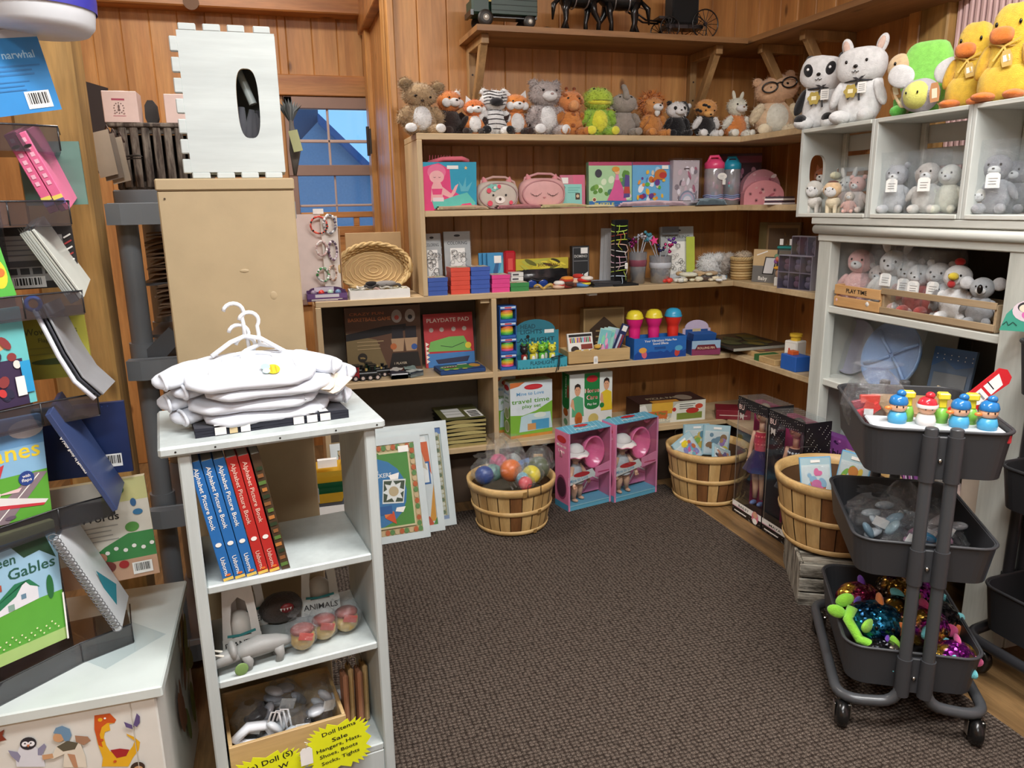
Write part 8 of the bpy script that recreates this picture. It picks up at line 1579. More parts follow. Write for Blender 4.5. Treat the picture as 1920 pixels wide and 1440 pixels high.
def seqplush(lab,x,y,z,r,kind,fin,fin2,a=0,tail=None):
 t=thing('sequin_plush',L0,lab,'plush toy','sequin plush toys in the cart bottom tray');q=MB();q.ell((0,0,r*.85),(r*1.15,r*.95,r*.85),SQ[kind],None,26,18,.04);q.build('body',t)
 for k,(dx,dy,dz,cl)in enumerate(((.9,-.5,.9,fin),(-.4,-.85,1.1,fin2),(.2,.3,1.65,fin),(.55,-.85,.45,fin2))):q=MB();q.ell((dx*r,dy*r,dz*r),(.42*r,.14*r,.3*r),F(cl),rz(k*.8)@ry(.5-k*.4),12,8);q.build('fin',t)
 for sx in(-1,1):q=MB();q.ell((sx*.3*r+.2*r,-.9*r,r*1.05),(.08*r,.05*r,.1*r),EYE,None,8,6);q.build('eye',t)
 if tail:
  q=MB();q.tube([(-.9*r,-.2*r,1.5*r),(-1.1*r,-.5*r,1.1*r),(-.7*r,-.95*r,.5*r),(0,-1.1*r,.3*r),(.7*r,-1.0*r,.35*r)],[.22*r,.2*r,.2*r,.16*r,.1*r],F(tail),10);q.ell((-1.2*r,-.1*r,1.75*r),(.4*r,.16*r,.28*r),F(tail),ry(-.7),12,8);q.ell((-1.5*r,-.3*r,1.3*r),(.4*r,.16*r,.28*r),F(tail),ry(.4),12,8);q.build('tail',t)
 ctp(None,None,None,x,y,z+.03,t,a);t.scale=(1.15,1.15,1.1)
seqplush('teal sequin narwhal plush with lime green tail in the cart bottom tray',-.070,-.10,.145,.056,'teal','e07a3c','8ac83c',0,'8ad43a')
seqplush('purple and gold sequin plush with pink fins behind the cart posts',.045,-.10,.150,.052,'purple','e04a8c','6ac4d0',.3);seqplush('purple sequin plush with pink fins, right front of the cart bottom tray',.105,-.165,.125,.040,'purple','e8508c','6ac4d0',.1)
seqplush('gold and black sequin plush with aqua fins in the middle of the cart bottom tray',.0,-.05,.165,.045,'gold','6ac4d0','e04a8c',.8);seqplush('rainbow sequin plush with purple fins at the back left of the cart bottom tray',-.085,.03,.150,.046,'multi','6a3ab0','5a3aa0',.2)
seqplush('black and silver sequin plush, front left of the cart bottom tray',-.060,-.165,.118,.036,'dark','6a3ab0','6ac4d0',-.3);seqplush('black and gold sequin plush with pink fins at the back of the cart bottom tray',.02,.08,.155,.05,'gold','8a4ac0','7ad03c',1.2);seqplush('dark sequin plush with aqua and orange fins, right in the cart bottom tray',.10,-.02,.145,.045,'dark','6ac4d0','d8703c',.5)
seqplush('purple sequin plush deep in the right rear of the cart bottom tray',.09,.11,.14,.045,'purple','6ac4d0','e8508c',.2)
def Dp(x,y,z):return tuple(Dt(x,y,z))
pbox('display_board','white display panel standing in the black cart middle tray','board',Dp(-.05,.15,.53),.07,.010,.20,'c8c4bc',a=-.5)
q=MB();q.lathe([(.001,0),(.04,.0),(.055,.02),(.052,.018),(.038,.005),(.001,.004)],G('222224'),R=rx(1.2),seg=24);q.tube([(-.04,-.02,.03),(-.075,-.03,.055),(-.10,-.03,.05)],.008,G('222224'),8);place3(tag(q.build('toy_pan',None,L0),'black toy pan with riveted handle at the left of the black cart','toy pan'),Dp(-.08,.14,.96),.2)
for k,(x,y,z,r,cl,lb)in enumerate(((-.10,.12,.52,.045,'8a4a5a','wrapped dotted plate in maroon and pink in the black cart middle tray'),(.0,.02,.52,.05,'c8c0b0','dotted white wrapped plate in the black cart middle tray'))):q=MB();q.lathe([(.001,0),(r*.7,0),(r,.012),(r*.98,.016),(r*.68,.005),(.001,.005)],C(cl,.4),R=rx(1.0),seg=26);[q.ell((r*.5*cos(j),-.004-r*.35*sin(j)*.0,r*.5*sin(j)*.8+.01),(.004,.003,.004),BKC,None,6,5)for j in range(7)];place3(tag(q.build('dotted_plate',None,L0),lb,'plate'),Dp(x,y,z+.02),-.4)
q=MB();q.ell((0,0,.05),(.05,.05,.05),C('b8c4c8',.2),None,20,14);q.ell((.01,.01,.05),(.056,.05,.056),C('6a2a6a',.3),None,20,14);place3(tag(q.build('light_up_ball',None,L0),'purple and pale grey ball toy in the black cart bottom tray','ball'),Dp(-.06,.10,.145))
pbox('ocean_pack','turquoise ocean print pack lying in the black cart bottom tray','pack',Dp(-.07,-.02,.20),.13,.006,.16,'3a8aa8',lambda q,f,F4:(blobs(q,f,['6ab4c8','2a6a8a','c8b04a','4a9a6a'],10,3)),a=-.9,tilt=-1.0)
def a_squish(q,f,F4):q.oval(f,.55,.55,.35,.3,C('d8c8d0'));q.oval(f,.6,.45,.22,.16,C('d86ab0'));q.oval(f,.45,.65,.16,.14,C('2a2a30'));q.oval(f,.45,.62,.13,.11,C('e0d8c0'));q.line(f,[(.05,.15),(.12,.25),(.16,.14),(.24,.24),(.32,.15)],.002,C('1c4a44'))
q=MB();fr=Fr((0,0,0),(1,0,0),(0,0,1),.12,.10);q.prism([(0,0),(1,0),(1,.9),(.85,.8),(.6,1),(.5,.8),(.3,.75),(.1,.45)],fr,.004,C('3f9a84',.4));a_squish(q,fr,None);pc=P(1874,612,x=1.84);place3(tag(q.build('header_card',None,L0),'teal die-cut header card with a creature standing in the black cart top','card'),(pc.x,pc.y,pc.z-.01),-.9)
#cabinet and crate contents
def bagplush(lab,loc,h,col,col2,a=-1.4,ears='round',grp=None,tagc=True,seed=1,lean=0,bagged=True):
 t=thing('bagged_plush' if bagged else 'plush_toy',L0,lab,'plush toy',grp);q=MB();s=h;q.ell((0,0,.27*s),(.24*s,.19*s,.27*s),F(col),None,20,12,.04);q.build('body',t)
 q=MB();q.ell((0,-.02*s,.68*s),(.2*s,.18*s,.19*s),F(col2),None,20,12,.04);q.ell((0,-.17*s,.64*s),(.09*s,.06*s,.07*s),F('e8e0d6'),None,12,8);hd=q.build('head',t)
 q=MB();q.ell((0,-.225*s,.66*s),(.02*s,.015*s,.015*s),EYE,None,8,6)
 for sx in(-1,1):q.ell((sx*.08*s,-.18*s,.72*s),(.017*s,.012*s,.02*s),EYE,None,8,6)
 q.build('face',hd)
 if ears!='none':
  for sx in(-1,1):q=MB();q.ell((sx*.16*s,0,(.85 if ears=='round' else.95 if ears=='tall' else.62)*s),(.06*s,.04*s,(.06 if ears=='round' else.14)*s),F(col2),ry(sx*.3),12,8);q.build('ear',hd)
 for sx in(-1,1):q=MB();q.ell((sx*.14*s,-.18*s,.08*s),(.08*s,.14*s,.08*s),F(col),rz(sx*.3),12,8,.04);q.build('leg',t);q=MB();q.ell((sx*.24*s,-.06*s,.34*s),(.06*s,.07*s,.15*s),F(col),ry(-sx*.5),12,8);q.build('arm',t)
 if tagc:pricetag(t,-.012,-.30*s,.38*s,.036,.042)
 if bagged:
  q=MB();q.grid(lambda u_,v_:V((.33*s*cos(2*pi*u_)*(1+.25*noise.noise(V((cos(6.28*u_)*2,sin(6.28*u_)*2,v_*3+seed)))),(.30*s)*sin(2*pi*u_)*(1+.25*noise.noise(V((cos(6.28*u_)*3+5,sin(6.28*u_)*3,v_*4+seed)))),1.08*s*v_))*(1 if v_<.9 else.999),22,9,BAGM,False,True);q.build('clear_bag',t)
 return place3(t,loc,a,0,lean)
cy_=lambda u,v,x=2.0:P(u,v,x=x).y
zc=CZ+.0155
def critter(name,lab,loc,a,kind,s):
 t=thing(name,L0,lab,'plush toy');bc='c9c5be' if kind=='lamb' else 'd9c4a8';q=MB();q.ell((0,.02*s,.32*s),(.22*s,.26*s,.19*s),F(bc),None,18,12,.05);q.build('body',t)
 q=MB();q.ell((0,-.10*s,.70*s),(.28*s,.24*s,.25*s),F('b9b5ae' if kind=='lamb' else 'cfae86'),None,22,14,.04);q.ell((0,-.22*s,.66*s),(.20*s,.14*s,.19*s),F('ebe4da'),None,18,12);hd=q.build('head',t)
 q=MB();[q.ell((sx*.11*s,-.345*s,.72*s),(.022*s,.014*s,.026*s),EYE,None,8,6)for sx in(-1,1)];q.line(Fr((-.05*s,-.37*s,.60*s),(1,0,0),(0,0,1),.1*s,.1*s),[(0,.8),(.5,.35),(1,.8)],.006*s,BKC);q.build('face',hd)
 for sx in(-1,1):q=MB();q.ell((sx*.29*s,-.05*s,.70*s),(.09*s,.05*s,.07*s),F('ddd6cc'),ry(sx*.5),12,8);q.build('ear',hd)
 if kind=='cow':q=MB();q.ell((0,-.08*s,.92*s),(.16*s,.14*s,.06*s),F('5c3226'),None,14,8);q.build('forelock',hd)
 for(x,y)in((-.12,-.1),(.12,-.1),(-.12,.18),(.12,.18)):q=MB();q.cyl((x*s,y*s,0),(x*s,y*s,.26*s),.055*s,F(bc),r2=.065*s);q.build('leg',t)
 return place3(t,loc,a)
critter('lamb_plush','small grey lamb plush standing at the front of the left crate',(1.965,cy_(1527,370,1.965),zc),-1.0,'lamb',.125);critter('cow_plush','cream cow plush with maroon forelock beside the grey lamb',(1.955,cy_(1562,375,1.955),zc),-1.1,'cow',.118)
q=MB();q.tube([(0,0,0),(0,0,.06),(0,-.01,.12)],[.022,.016,.013],F('e6d2b0'),12);q.ell((0,-.025,.135),(.016,.026,.014),F('e6d2b0'),None,12,8);[q.ell((.015*cos(k*2),-.015+.01*sin(k*3),.03+.015*k),(.006,.005,.006),F('a87a4a'),None,6,5)for k in range(6)];[q.cyl((sx*.008,0,.145),(sx*.009,0,.16),.003,F('8a5a3a'))for sx in(-1,1)]
place3(tag(q.build('giraffe_plush',None,L0),'cream giraffe plush seen through the hand hole of the left crate','plush toy'),(2.035,2.47-.03,zc),-1.3)
bagplush('bagged dusty pink knitted toy at the back of the left crate',(2.04,cy_(1590,350,2.04),zc),.15,'d8b4ac','e4d8cc',-1.3,'tall','bagged knitted toys in the left crate',False,3);bagplush('bagged pink and white striped toy in the right of the left crate',(1.985,cy_(1612,350,1.985)+.01,zc),.145,'e0c4bc','d8a8a0',-1.2,'round','bagged knitted toys in the left crate',False,4);bagplush('bagged small rosy toy lying low in the left crate',(1.95,cy_(1592,385,1.95),zc),.085,'d8a498','e0c0b0',-1.0,'none','bagged knitted toys in the left crate',False,5)
bagplush('bagged grey bear plush with square paper tag in the middle crate',(1.98,cy_(1680,360,1.98),zc),.18,'b4b4b6','a8a8ac',-1.15,'round','bagged plush in the middle crate',True,6);bagplush('bagged grey-beige bunny plush with dark ears in the middle crate',(1.985,cy_(1738,360,1.985),zc),.18,'c4beb8','b4aca6',-1.1,'flop','bagged plush in the middle crate',True,7);bagplush('bagged cream plush at the right end of the middle crate',(2.01,cy_(1785,360,2.01)+.012,zc),.17,'e4d4c0','e8dccb',-1.2,'none','bagged plush in the middle crate',False,8)
bagplush('bagged grey elephant plush with silver print in the right crate',(1.985,cy_(1865,360,1.985),zc),.19,'8f8f93','85858a',-1.1,'flop','bagged plush in the right crate',True,9);bagplush('bagged dark grey plush behind the elephant in the right crate',(2.03,cy_(1905,340,2.03),zc),.17,'6f7074','8a8a8e',-1.2,'round','bagged plush in the right crate',False,10)
critter('elephant_plush','small lilac grey plush at the front left of the right crate',(1.955,cy_(1840,392,1.955)+.01,zc),-1.0,'lamb',.075)
zs=.9265
def slatcrate(lab,u0,u1,x,hgt,col,txt=None):
 y1,y0=P(u0,580,x=x).y,P(u1,600,x=x).y;w=y1-y0;t=thing('toy_crate',L0,lab,'crate',None);d=.14;WD=wood('crate_'+col,col,'e6b880' if col=='d09a5c' else 'c0a888','x',1,.5,0,knots=False,contrast=.5)
 for z in((.018,.060)if txt else(.012,.075)):q=MB();hh=.034 if txt else.020;q.box((0,-d/2,z+.004),(w,.006,hh),WD,bev=.001);(q.text(Fr((-w/2,-d/2-.0035,z-.013),(1,0,0),(0,0,1),w,hh),txt,.5,.3,.015,BKC,w*.45,'c')if txt and z>.05 else None);q.build('front_slat',t)
 for z in(.018,.060):q=MB();q.box((0,d/2,z+.004),(w,.006,.03),WD,bev=.001);q.build('back_slat',t)
 for sx in(-1,1):q=MB();q.box((sx*(w/2-.005),0,.042),(.009,d-.008,.080),WD,bev=.001);q.build('end_panel',t)
 q=MB();q.box((0,0,.003),(w-.02,d-.01,.005),WD);q.build('bottom',t);return place3(t,(x+d/2,(y0+y1)/2,zs),-pi/2),y0,y1
slatcrate('small orange-tan slatted crate lettered PLAY TIME on the cabinet shelf',1563,1647,1.935,.09,'d09a5c','PLAY TIME');slatcrate('long pale brown slatted crate beside the PLAY TIME crate',1650,1866,1.935,.09,'a08866')
PY=lambda u,v=520:P(u,v,x=1.99).y
for k,(u,h,c1,c2,er,lb,ln,bg)in enumerate(((1600,.23,'d8a4a0','d8a09c','none','bagged rose pink plush leaning in the PLAY TIME crate',.15,True),(1632,.17,'d8b4ac','e0c0b8','round','bagged small pink plush behind the PLAY TIME crate',.1,True),(1660,.235,'ddd4cc','e6ded4','tall','bagged white plush with tall ears at the left of the long crate',.2,True),(1688,.20,'c8aaa4','e0d4cc','round','bagged mauve and white plush in the long crate',.1,True),(1712,.19,'b05048','e8e0d8','round','bagged plush with brick red trousers, left one of the pair',.1,True),(1742,.20,'b04a44','ece4dc','round','bagged plush with brick red trousers and bow, right of the pair',.15,True),(1765,.13,'d8d8d4','e0e0dc','none','bagged pale striped plush low in the long crate',0,True))):
 bagplush(lb,(2.012+.012*(k%2),PY(u),zs+.006),h,c1,c2,-1.15,er,'bagged plush in the cabinet crates',k in(2,3,4,5),k+20,ln*.3,bg)
t=bagplush('white hen plush with yellow beak and grey wings in the long crate',(2.005,PY(1790),zs+.006),.20,'e4e0d8','ecebe6',-1.1,'none',None,False,30,0,False)
q=MB();q.ell((0,-.05,.142),(.015,.018,.012),F('e8b82c'),None,12,8);q.ell((-.004,-.048,.118),(.012,.010,.012),F('a82424'),None,10,6);q.build('beak',t);q=MB();q.ell((.0,0,.183),(.016,.01,.012),F('b82a2c'),None,10,6);q.build('comb',t)
for sx in(-1,1):q=MB();q.ell((sx*.055,-.01,.06),(.012,.03,.035),F('6f6c6c'),None,12,8);q.build('wing',t)
t=bagplush('grey koala plush with white ears at the right end of the long crate',(2.0,PY(1840),zs+.006),.165,'9a9da0','9fa2a5',-1.0,'none',None,False,31,0,False)
for sx in(-1,1):q=MB();q.ell((sx*.042,0,.125),(.02,.012,.02),F('c8cacc'),None,12,8);q.build('ear',t)
q=MB();q.ell((0,-.043,.112),(.008,.008,.014),EYE,None,10,8);q.build('nose',t)
zp=.6505
def plate(lab,u,v,r,col,tilt,sect,x=2.06):
 t=thing('divided_plate',L0,lab,'plate','wrapped silicone plates in the cabinet');q=MB();m_=C(col,.45);q.lathe([(.001,.0),(r*.93,.0),(r,.018),(r*.985,.022),(r*.91,.006),(.001,.005)],m_,seg=44)
 if sect:
  for an in(.5,2.4,3.6,5.6):q.tube([(r*.08*cos(an),r*.08*sin(an),.009),(r*.5*cos(an+.06),r*.5*sin(an+.06),.013),(r*.92*cos(an),r*.92*sin(an),.015)],.0055,m_,8)
 q.build('plate',t);q=MB();q.grid(lambda s,tt:V(((s-.5)*2.1*r,(tt-.5)*2.15*r,.028+.007*noise.noise(V((s*6,tt*6,r*50))))),18,18,BAGM,False);q.build('clear_wrap',t)
 y=P(u,v,x=x).y;o=t;o.matrix_world=Matrix.Translation((x,y,zp+r*.97))@Matrix.Rotation(-pi/2,4,'Z')@Matrix.Rotation(pi/2-tilt,4,'X');return t
plate('lavender grey wrapped round plate at the left of the cabinet shelf',1606,655,.108,'b4b0c0',.25,False,2.09);plate('powder blue wrapped divided plate in front of the lavender one',1675,670,.125,'7f9cc4',.32,True,2.03)
pbox('dotted_bib','slate blue dotted bib pack leaning in the lower cabinet shelf','bib',(2.10,P(1785,650,x=2.10).y,zp),.14,.015,.17,'5f7086',lambda q,f,F4:(q.poly(f,[(0,.6),(.3,.75),(.6,.6),(1,.7),(1,1),(0,1)],C('4a6a94')),[q.circ(f,.1+.17*(k%6),.78+.08*(k//6),.002,W,8)for k in range(12)],q.rect(f,.1,.1,.9,.5,C('7a7d80'))),a=-1.35,tilt=-.2)
pbox('kraft_card','pale kraft card with hang slot behind the blue divided plate','card',(2.16,P(1740,640,x=2.16).y,zp),.20,.006,.20,'9c968a',None,a=-1.45,tilt=-.1)
q=MB();[q.tube([(.008*cos(k*2.1),.008*sin(k*2.1),0),(.012*cos(k*2.1+1.5),.012*sin(k*2.1+1.5),.03),(.008*cos(k*2.1+3),.008*sin(k*2.1+3),.06),(.004,.0,.075)],.005,C('d8c49c',.8),6)for k in range(3)];place3(tag(q.build('rope_twist',None,L0),'twisted cream rope end beside the blue divided plate','rope'),(1.965,P(1760,710,x=1.965).y,zp))
for k,(cl,lb)in enumerate((('c9d8d4','pale aqua fluffy blanket roll in the dark lower cabinet shelf'),('e0b4b0','pink fluffy blanket roll in the dark lower cabinet shelf'),('dcdcd8','white fluffy blanket roll in the dark lower cabinet shelf'))):q=MB();sup(q,(0,0,.035),(.08,.045,.035),F(cl),.8,fuzz=.04);place3(tag(q.build('blanket_roll',None,L0),lb,'blanket','fluffy blanket rolls in the cabinet'),(2.09,(2.28,2.14,2.21)[k],(.374,.374,.303)[k]),-1.57)
for k,(y,cl,lb)in enumerate(((1.93,'d8a8a4','pink ribbed plush on the low cabinet shelf behind the cart'),(1.80,'dcb4ac','pale pink ribbed plush behind the cart posts'))):q=MB();sup(q,(0,0,.065),(.065,.055,.065),F(cl),.8,fuzz=.05);q.ell((0,-.03,.14),(.035,.03,.03),F('e8dcd4'),None,14,10);place3(tag(q.build('ribbed_plush',None,L0),lb,'plush toy','ribbed plush on the low shelf'),(2.0,y,.301),-1.2)
pbox('blank_board','plain cream board on the low cabinet shelf behind the carts','board',(2.02,1.68,.301),.12,.012,.20,'c2b4a4',a=-1.5)
#on and in the white stand
def sd(name,lab,cat,x,y,z,q,a=0,tilt=0,roll=0,group=None):
 t=q if isinstance(q,bpy.types.Object)else q.build(name,None,L0)
 if lab:tag(t,lab,cat,group)
 return place3(t,tuple(S(x,y,z)),SA+a,tilt,roll)
def pants():
 q=MB();DK=C('2b2d36',.8,'cloth')
 for k in range(3):q.grid(lambda s,t_:V(((s-.5)*.30,(t_-.5)*.17,.005+.006*k+.0015*sin(s*14+k))),16,6,DK);q.grid(lambda s,t_:V(((s-.5)*.30,-.085,.006*k+t_*(.006+.0015*sin(s*14+k)))),16,3,DK)
 f=Fr((-.15,-.087,.0),(1,0,0),(0,0,1),.30,.018)
 for(a,b_,cl)in((.12,.19,'e0dedc'),(.21,.26,'c8b48a'),(.28,.34,'e0dedc'),(.62,.69,'e4e2de'),(.71,.78,'e0dedc'),(.80,.87,'dcdad6')):q.rect(f,a,.1,b_,.95,C(cl))
 f=Fr((-.15,-.085,.0195),(1,0,0),(0,1,0),.30,.17);[q.rect(f,a,0,a+.06,1,C('dcdad6'))for a in(.12,.28,.62,.71,.80)];return q
sd('striped_garments','folded charcoal and white striped baby garments under the white bodysuits','clothes',.215,.125,SH,pants(),.03)
def bodysuit(k,dx,dy,dz,a):
 t=thing('baby_bodysuit',L0,'white baby bodysuit with a small yellow bee print, topmost of the pile' if k==3 else '%s white baby bodysuit in the pile on the stand'%['lowest','second from bottom','second from top'][k],'baby clothes','white baby bodysuits on the stand');CLT=C('d8dce4',.85,'cloth')
 q=MB();sup(q,(0,0,.015),(.130,.088,.014),CLT,.62,30,18,None,.10)
 for sx in(-1,1):sup(q,(sx*.130,.015,.014),(.062,.036,.012),CLT,.7,20,12,rz(-sx*.55)@ry(sx*.12),.12);q.tube([(sx*(.165+.018*cos(b_)*.3),-.018+.028*cos(b_)*.9,.014+.012*sin(b_))for b_ in[2*pi*j/14 for j in range(14)]],.0035,CLT,6,True)
 for kk in range(5):q.tube([(-.09+.045*kk+.01*sin(kk*2+k),-.075,.019),(-.08+.042*kk,-.03,.027),(-.07+.038*kk,.03,.026)],[.002,.004,.001],CLT,6)
 q.build('garment',t)
 q=MB();q.tube([(.05*cos(b_),.040+.026*sin(b_)-.012,.028+.004*sin(b_))for b_ in[2*pi*j/28 for j in range(28)]],.0045,C('e2e6ee',.85,'cloth'),6,True);q.box((0,.035,.031),(.03,.018,.001),C('e8e0dc'),R=rx(.3));q.build('neckline',t)
 if k==3:
  q=MB();f=Fr((.015,-.072,.0275),(1,0,0),(0,1,.28),.045,.045);q.oval(f,.5,.5,.30,.34,C('e6cc2c'));q.oval(f,.42,.5,.04,.3,C('c8a020'));q.oval(f,.62,.5,.04,.3,C('c8a020'));q.oval(f,.2,.7,.2,.22,C('a8d4dc'));q.oval(f,.2,.4,.16,.18,C('bce0e4'));q.build('bee_print',t)
 q=MB();HG=C('eef1f4',.3);q.tube([(-.07,.045,.035),(-.03,.066,.054),(0,.075,.062),(.03,.066,.058),(.07,.045,.035)],.005,HG,8)
 q.tube([(0,.075,.062),(.0,.082,.085)]+[(-.018+.020*cos(b_),.085,.112+.020*sin(b_))for b_ in[-.6+.35*j for j in range(11)]],.0042,HG,8);q.build('hanger',t)
 sd(None,None,None,.20+dx,.125+dy,SH+.021+dz*2.6,t,a,.20)
for k,(dx,dy,dz,a)in enumerate(((.012,.0,0,.10),(-.008,.0,.010,-.05),(.02,-.006,.020,.05),(-.012,-.010,.028,.0))):bodysuit(k,dx,dy,dz,a)
for k in range(3):q=MB();fr=Fr((-.022,-.03,0),(1,0,0),(0,.8,.35),.045,.06);q.prism([(.15,0),(.85,0),(1,.2),(1,1),(0,1),(0,.2)],fr,.0015,C('d8ccbc',.6));q.rect(fr,.1,.4,.85,.75,C('ece8e2'));sd('paper_hang_tag','cream paper hang tag on the bodysuit sleeve, '+['left one','middle one','right one'][k],'tag',.305+.022*k,.085-.006*k,SH+.072-.006*k,q,.15-.5*k,0,.1*k,'paper hang tags on the bodysuits')
zb1=.579
for k in range(6):
 blue=k<3;nm=['leftmost','second','third'][k]if blue else['first','second'][k-3]if k<5 else '';lab='%s blue spined picture book leaning in the white stand'%nm if blue else '%s red spined picture book next to the blue ones'%nm if k<5 else 'green and brown covered board book at the right of the red spines'
 th=.0195 if k<5 else.016;h=.258;d=.20;q=MB();q.box((0,0,h/2),(th,d,h),C('c9c4b8',.6),bev=.0005);cl=C('2b6cb0' if blue else 'b8302c' if k<5 else '4a3a2a',.35)
 q.box((0,-d/2-.0008,h/2),(th+.001,.0022,h+.004),cl,bev=.0008);q.box((-th/2,0,h/2),(.0012,d+.003,h+.004),cl);q.box((th/2,0,h/2),(.0012,d+.003,h+.004),cl);f=Fr((-th/2,-d/2-.0022,0),(1,0,0),(0,0,1),th,h)
 if k<5:q.text(f,'Alphabet Picture Book',.28,.96,.0085,W if blue else C('e8c0b0'),.135,ang=-pi/2);q.text(f,'Usborne',.28,.20,.0085,W if blue else C('e8c0b0'),.042,ang=-pi/2);q.rect(f,0,.0,1,.025,C('e0c05a'));q.oval(f,.5,.31,.3,.018,W);q.oval(f,.6,.045,.25,.01,C('e0702c'))
 else:[q.rect(f,.1*(k_%3),.03+.06*k_,.9-.1*(k_%2),.06+.06*k_,C(['5a7a3a','8a5a34','2a3a24','b8783c'][k_%4]))for k_ in range(15)]
 sd('picture_book',lab,'book',.098+.0225*k,.125,zb1+.001,q,0,0,radians(-8.5),'picture books leaning in the white stand' if k<5 else None)
zb2=.364
def hangcard(lab,x,y,a,txt,s=1):
 t=thing('planter_card',L0,lab,'product card','white animal planter hang cards');q=MB();w,h=.085*s,.155*s;CP=C('dedcd6',.5);fr=Fr((-w/2,0,0),(1,0,0),(0,0,1),w,h)
 q.prism([(0,0),(.26,0),(.26,.45),(.33,.72),(.5,.80),(.67,.72),(.74,.45),(.74,0),(1,0),(.86,.95),(.8,1),(.2,1),(.14,.95)],fr,.003,CP);q.rect(fr,.02,.0,.98,.22,CP);q.line(fr,[(.15,.26),(.45,.24),(.85,.27)],.006,C('3a8a8a'));q.text(fr,txt,.5,.08,.013*s,BKC,w*.85,'c');q.build('card',t);q=MB();q.ell((0,.035,.04),(.032,.03,.04),C('d8d4cc',.4),None,16,10);q.build('planter',t);sd(None,None,None,x,y,zb2,t,a,-.1)
hangcard('hang card reading PLANTER at the front left of the middle shelf',.115,.11,.05,'PLANTER');hangcard('rear hang card behind the PLANTER card',.135,.20,.0,'PLANTER',1.05);hangcard('hang card reading ANIMALS at the back right of the middle shelf',.30,.19,-.1,'ANIMALS',1.1)
t=thing('dinosaur_figure',L0,'grey horned dinosaur figure with a green leaf tag on the middle shelf','toy dinosaur');GD=C('8f8f8c',.5,'matte');q=MB();q.tube([(-.055,0,.045),(-.03,0,.05),(0,0,.055),(.035,0,.05),(.07,0,.045),(.13,.0,.042)],[.016,.026,.030,.024,.010,.002],GD,14);q.tube([(-.05,0,.05),(-.075,-.005,.045),(-.10,-.01,.034)],[.024,.020,.008],GD,12);q.ell((-.055,0,.062),(.010,.030,.028),GD,None,14,10)
for sy in(-1,1):[q.tube([(x,sy*.014,.045),(x+.004,sy*.018,.02),(x,sy*.018,0)],[.013,.009,.009],GD,10)for x in(-.03,.035)];q.cyl((-.075,sy*.012,.06),(-.10,sy*.014,.078),.004,C('c8c4b8'),r2=.001)
q.build('body',t);q=MB();q.ell((-.045,-.035,.018),(.014,.002,.020),C('7a9a5a'),None,14,8);q.build('leaf_tag',t);sd(None,None,None,.145,.050,zb2,t,.1);t.scale=(1,.8,.72)
for k,(x,y)in enumerate(((.235,.055),(.285,.075),(.338,.085))):
 def inn(t_):q=MB();q.ell((0,0,.030),(.027,.024,.027),C('b89a5c',.6,'matte'),None,18,12);q.ell((0,-.004,.052),(.026,.022,.012),C('7a3a34',.5),None,16,8);q.box((.004,-.026,.045),(.03,.002,.016),C('c8483c' if k==0 else 'a8504a'),R=ry(.3));q.build('wooden_toy',t_)
 t=bag('bagged_wooden_toy','%s bagged round wooden toy with red label on the middle shelf'%['left','middle','right'][k],'bagged toy',tuple(S(x,y,zb2)),(.034,.032,.045),SA,BAGM,'bagged wooden toys in the stand',inn,seed=k+40)
q=MB();q.ell((0,0,.035),(.05,.04,.035),F('3a2c24'),None,18,12,.06);q.ell((0.01,-.038,.05),(.016,.006,.012),C('7a1c1c'),None,10,6);[q.lathe([(.003,0),(.0005,.006)],W,(-.004+.007*j,-.043,.053),rx(pi),6)for j in range(4)];sd('monster_plush','dark brown plush with an open red toothy mouth in the shadow of the middle shelf','plush toy',.21,.20,zb2,q)
zb3=.1035
t=thing('wooden_box',L0,'light pine box of doll clothes on the bottom shelf of the stand','box')
for(x,y,w_,d_,n_)in((0,-.10,.25,.008,'front_side'),(0,.10,.25,.008,'back_side'),(-.121,0,.008,.19,'end_side'),(.121,0,.008,.19,'end_side')):q=MB();q.box((x,y,.045),(w_,d_,.09),LW,bev=.001);q.build(n_,t)
q=MB();q.box((0,0,.003),(.23,.19,.005),LW);q.build('bottom',t);sd(None,None,None,.185,.13,zb3,t)
for k,(x,y,z,c1,lb)in enumerate(((.115,.12,.02,['2a2a2e','1c1c20'],'clear bag of black doll clothes in the pine box'),(.19,.16,.03,['c8c8cc','a8a8ae'],'clear bag of pale grey doll clothes at the back of the pine box'),(.20,.08,.01,['2c2c30','c8ccd0'],'clear bag with a grey zipper in the middle of the pine box'),(.265,.12,.02,['dcdfe4','c8ccd2'],'clear bag of white doll clothes at the right of the pine box'))):bag('bagged_doll_clothes',lb,'doll clothes',tuple(S(x,y,zb3+z)),(.042,.045,.055),SA+.2*k,BAGM,'bags of doll clothes in the pine box',cl_inner(c1,k+50),seed=k+60)
t=MB();t.tube([(.0,0,.0),(-.03,.0,.01),(-.05,0,.03),(-.02,0,.05),(.02,0,.04),(.03,0,.01),(0,0,0)],.012,C('e2e5ea',.4),8);[t.tube([(.02+.01*j,-.01,.05),(.03+.01*j,-.012,.075),(.045+.01*j,-.012,.07),(.05+.01*j,-.012,.02)],.0025,C('e8e8ea',.3),6)for j in range(3)];sd('white_hangers','white plastic doll hangers at the front of the pine box','hangers',.125,.075,zb3+.045,t,.1)
for k in range(4):q=MB();q.box((0,0,.07),(.012,.05,.14),LW if k%2 else C('a8765a',.5),bev=.005);q.tube([(-.003,0,.14),(-.004,0,.165),(-.014,0,.172),(-.02,0,.160)],.0016,C('c8c8cc',.2,'',1.0),6);sd('wooden_hanger','%s wooden doll hanger standing at the right of the pine box'%['leftmost','second','third','rightmost'][k],'hanger',.322+.017*k,.10+.02*(k%2),zb3,q,0,-.15,.05,'wooden doll hangers in the stand')
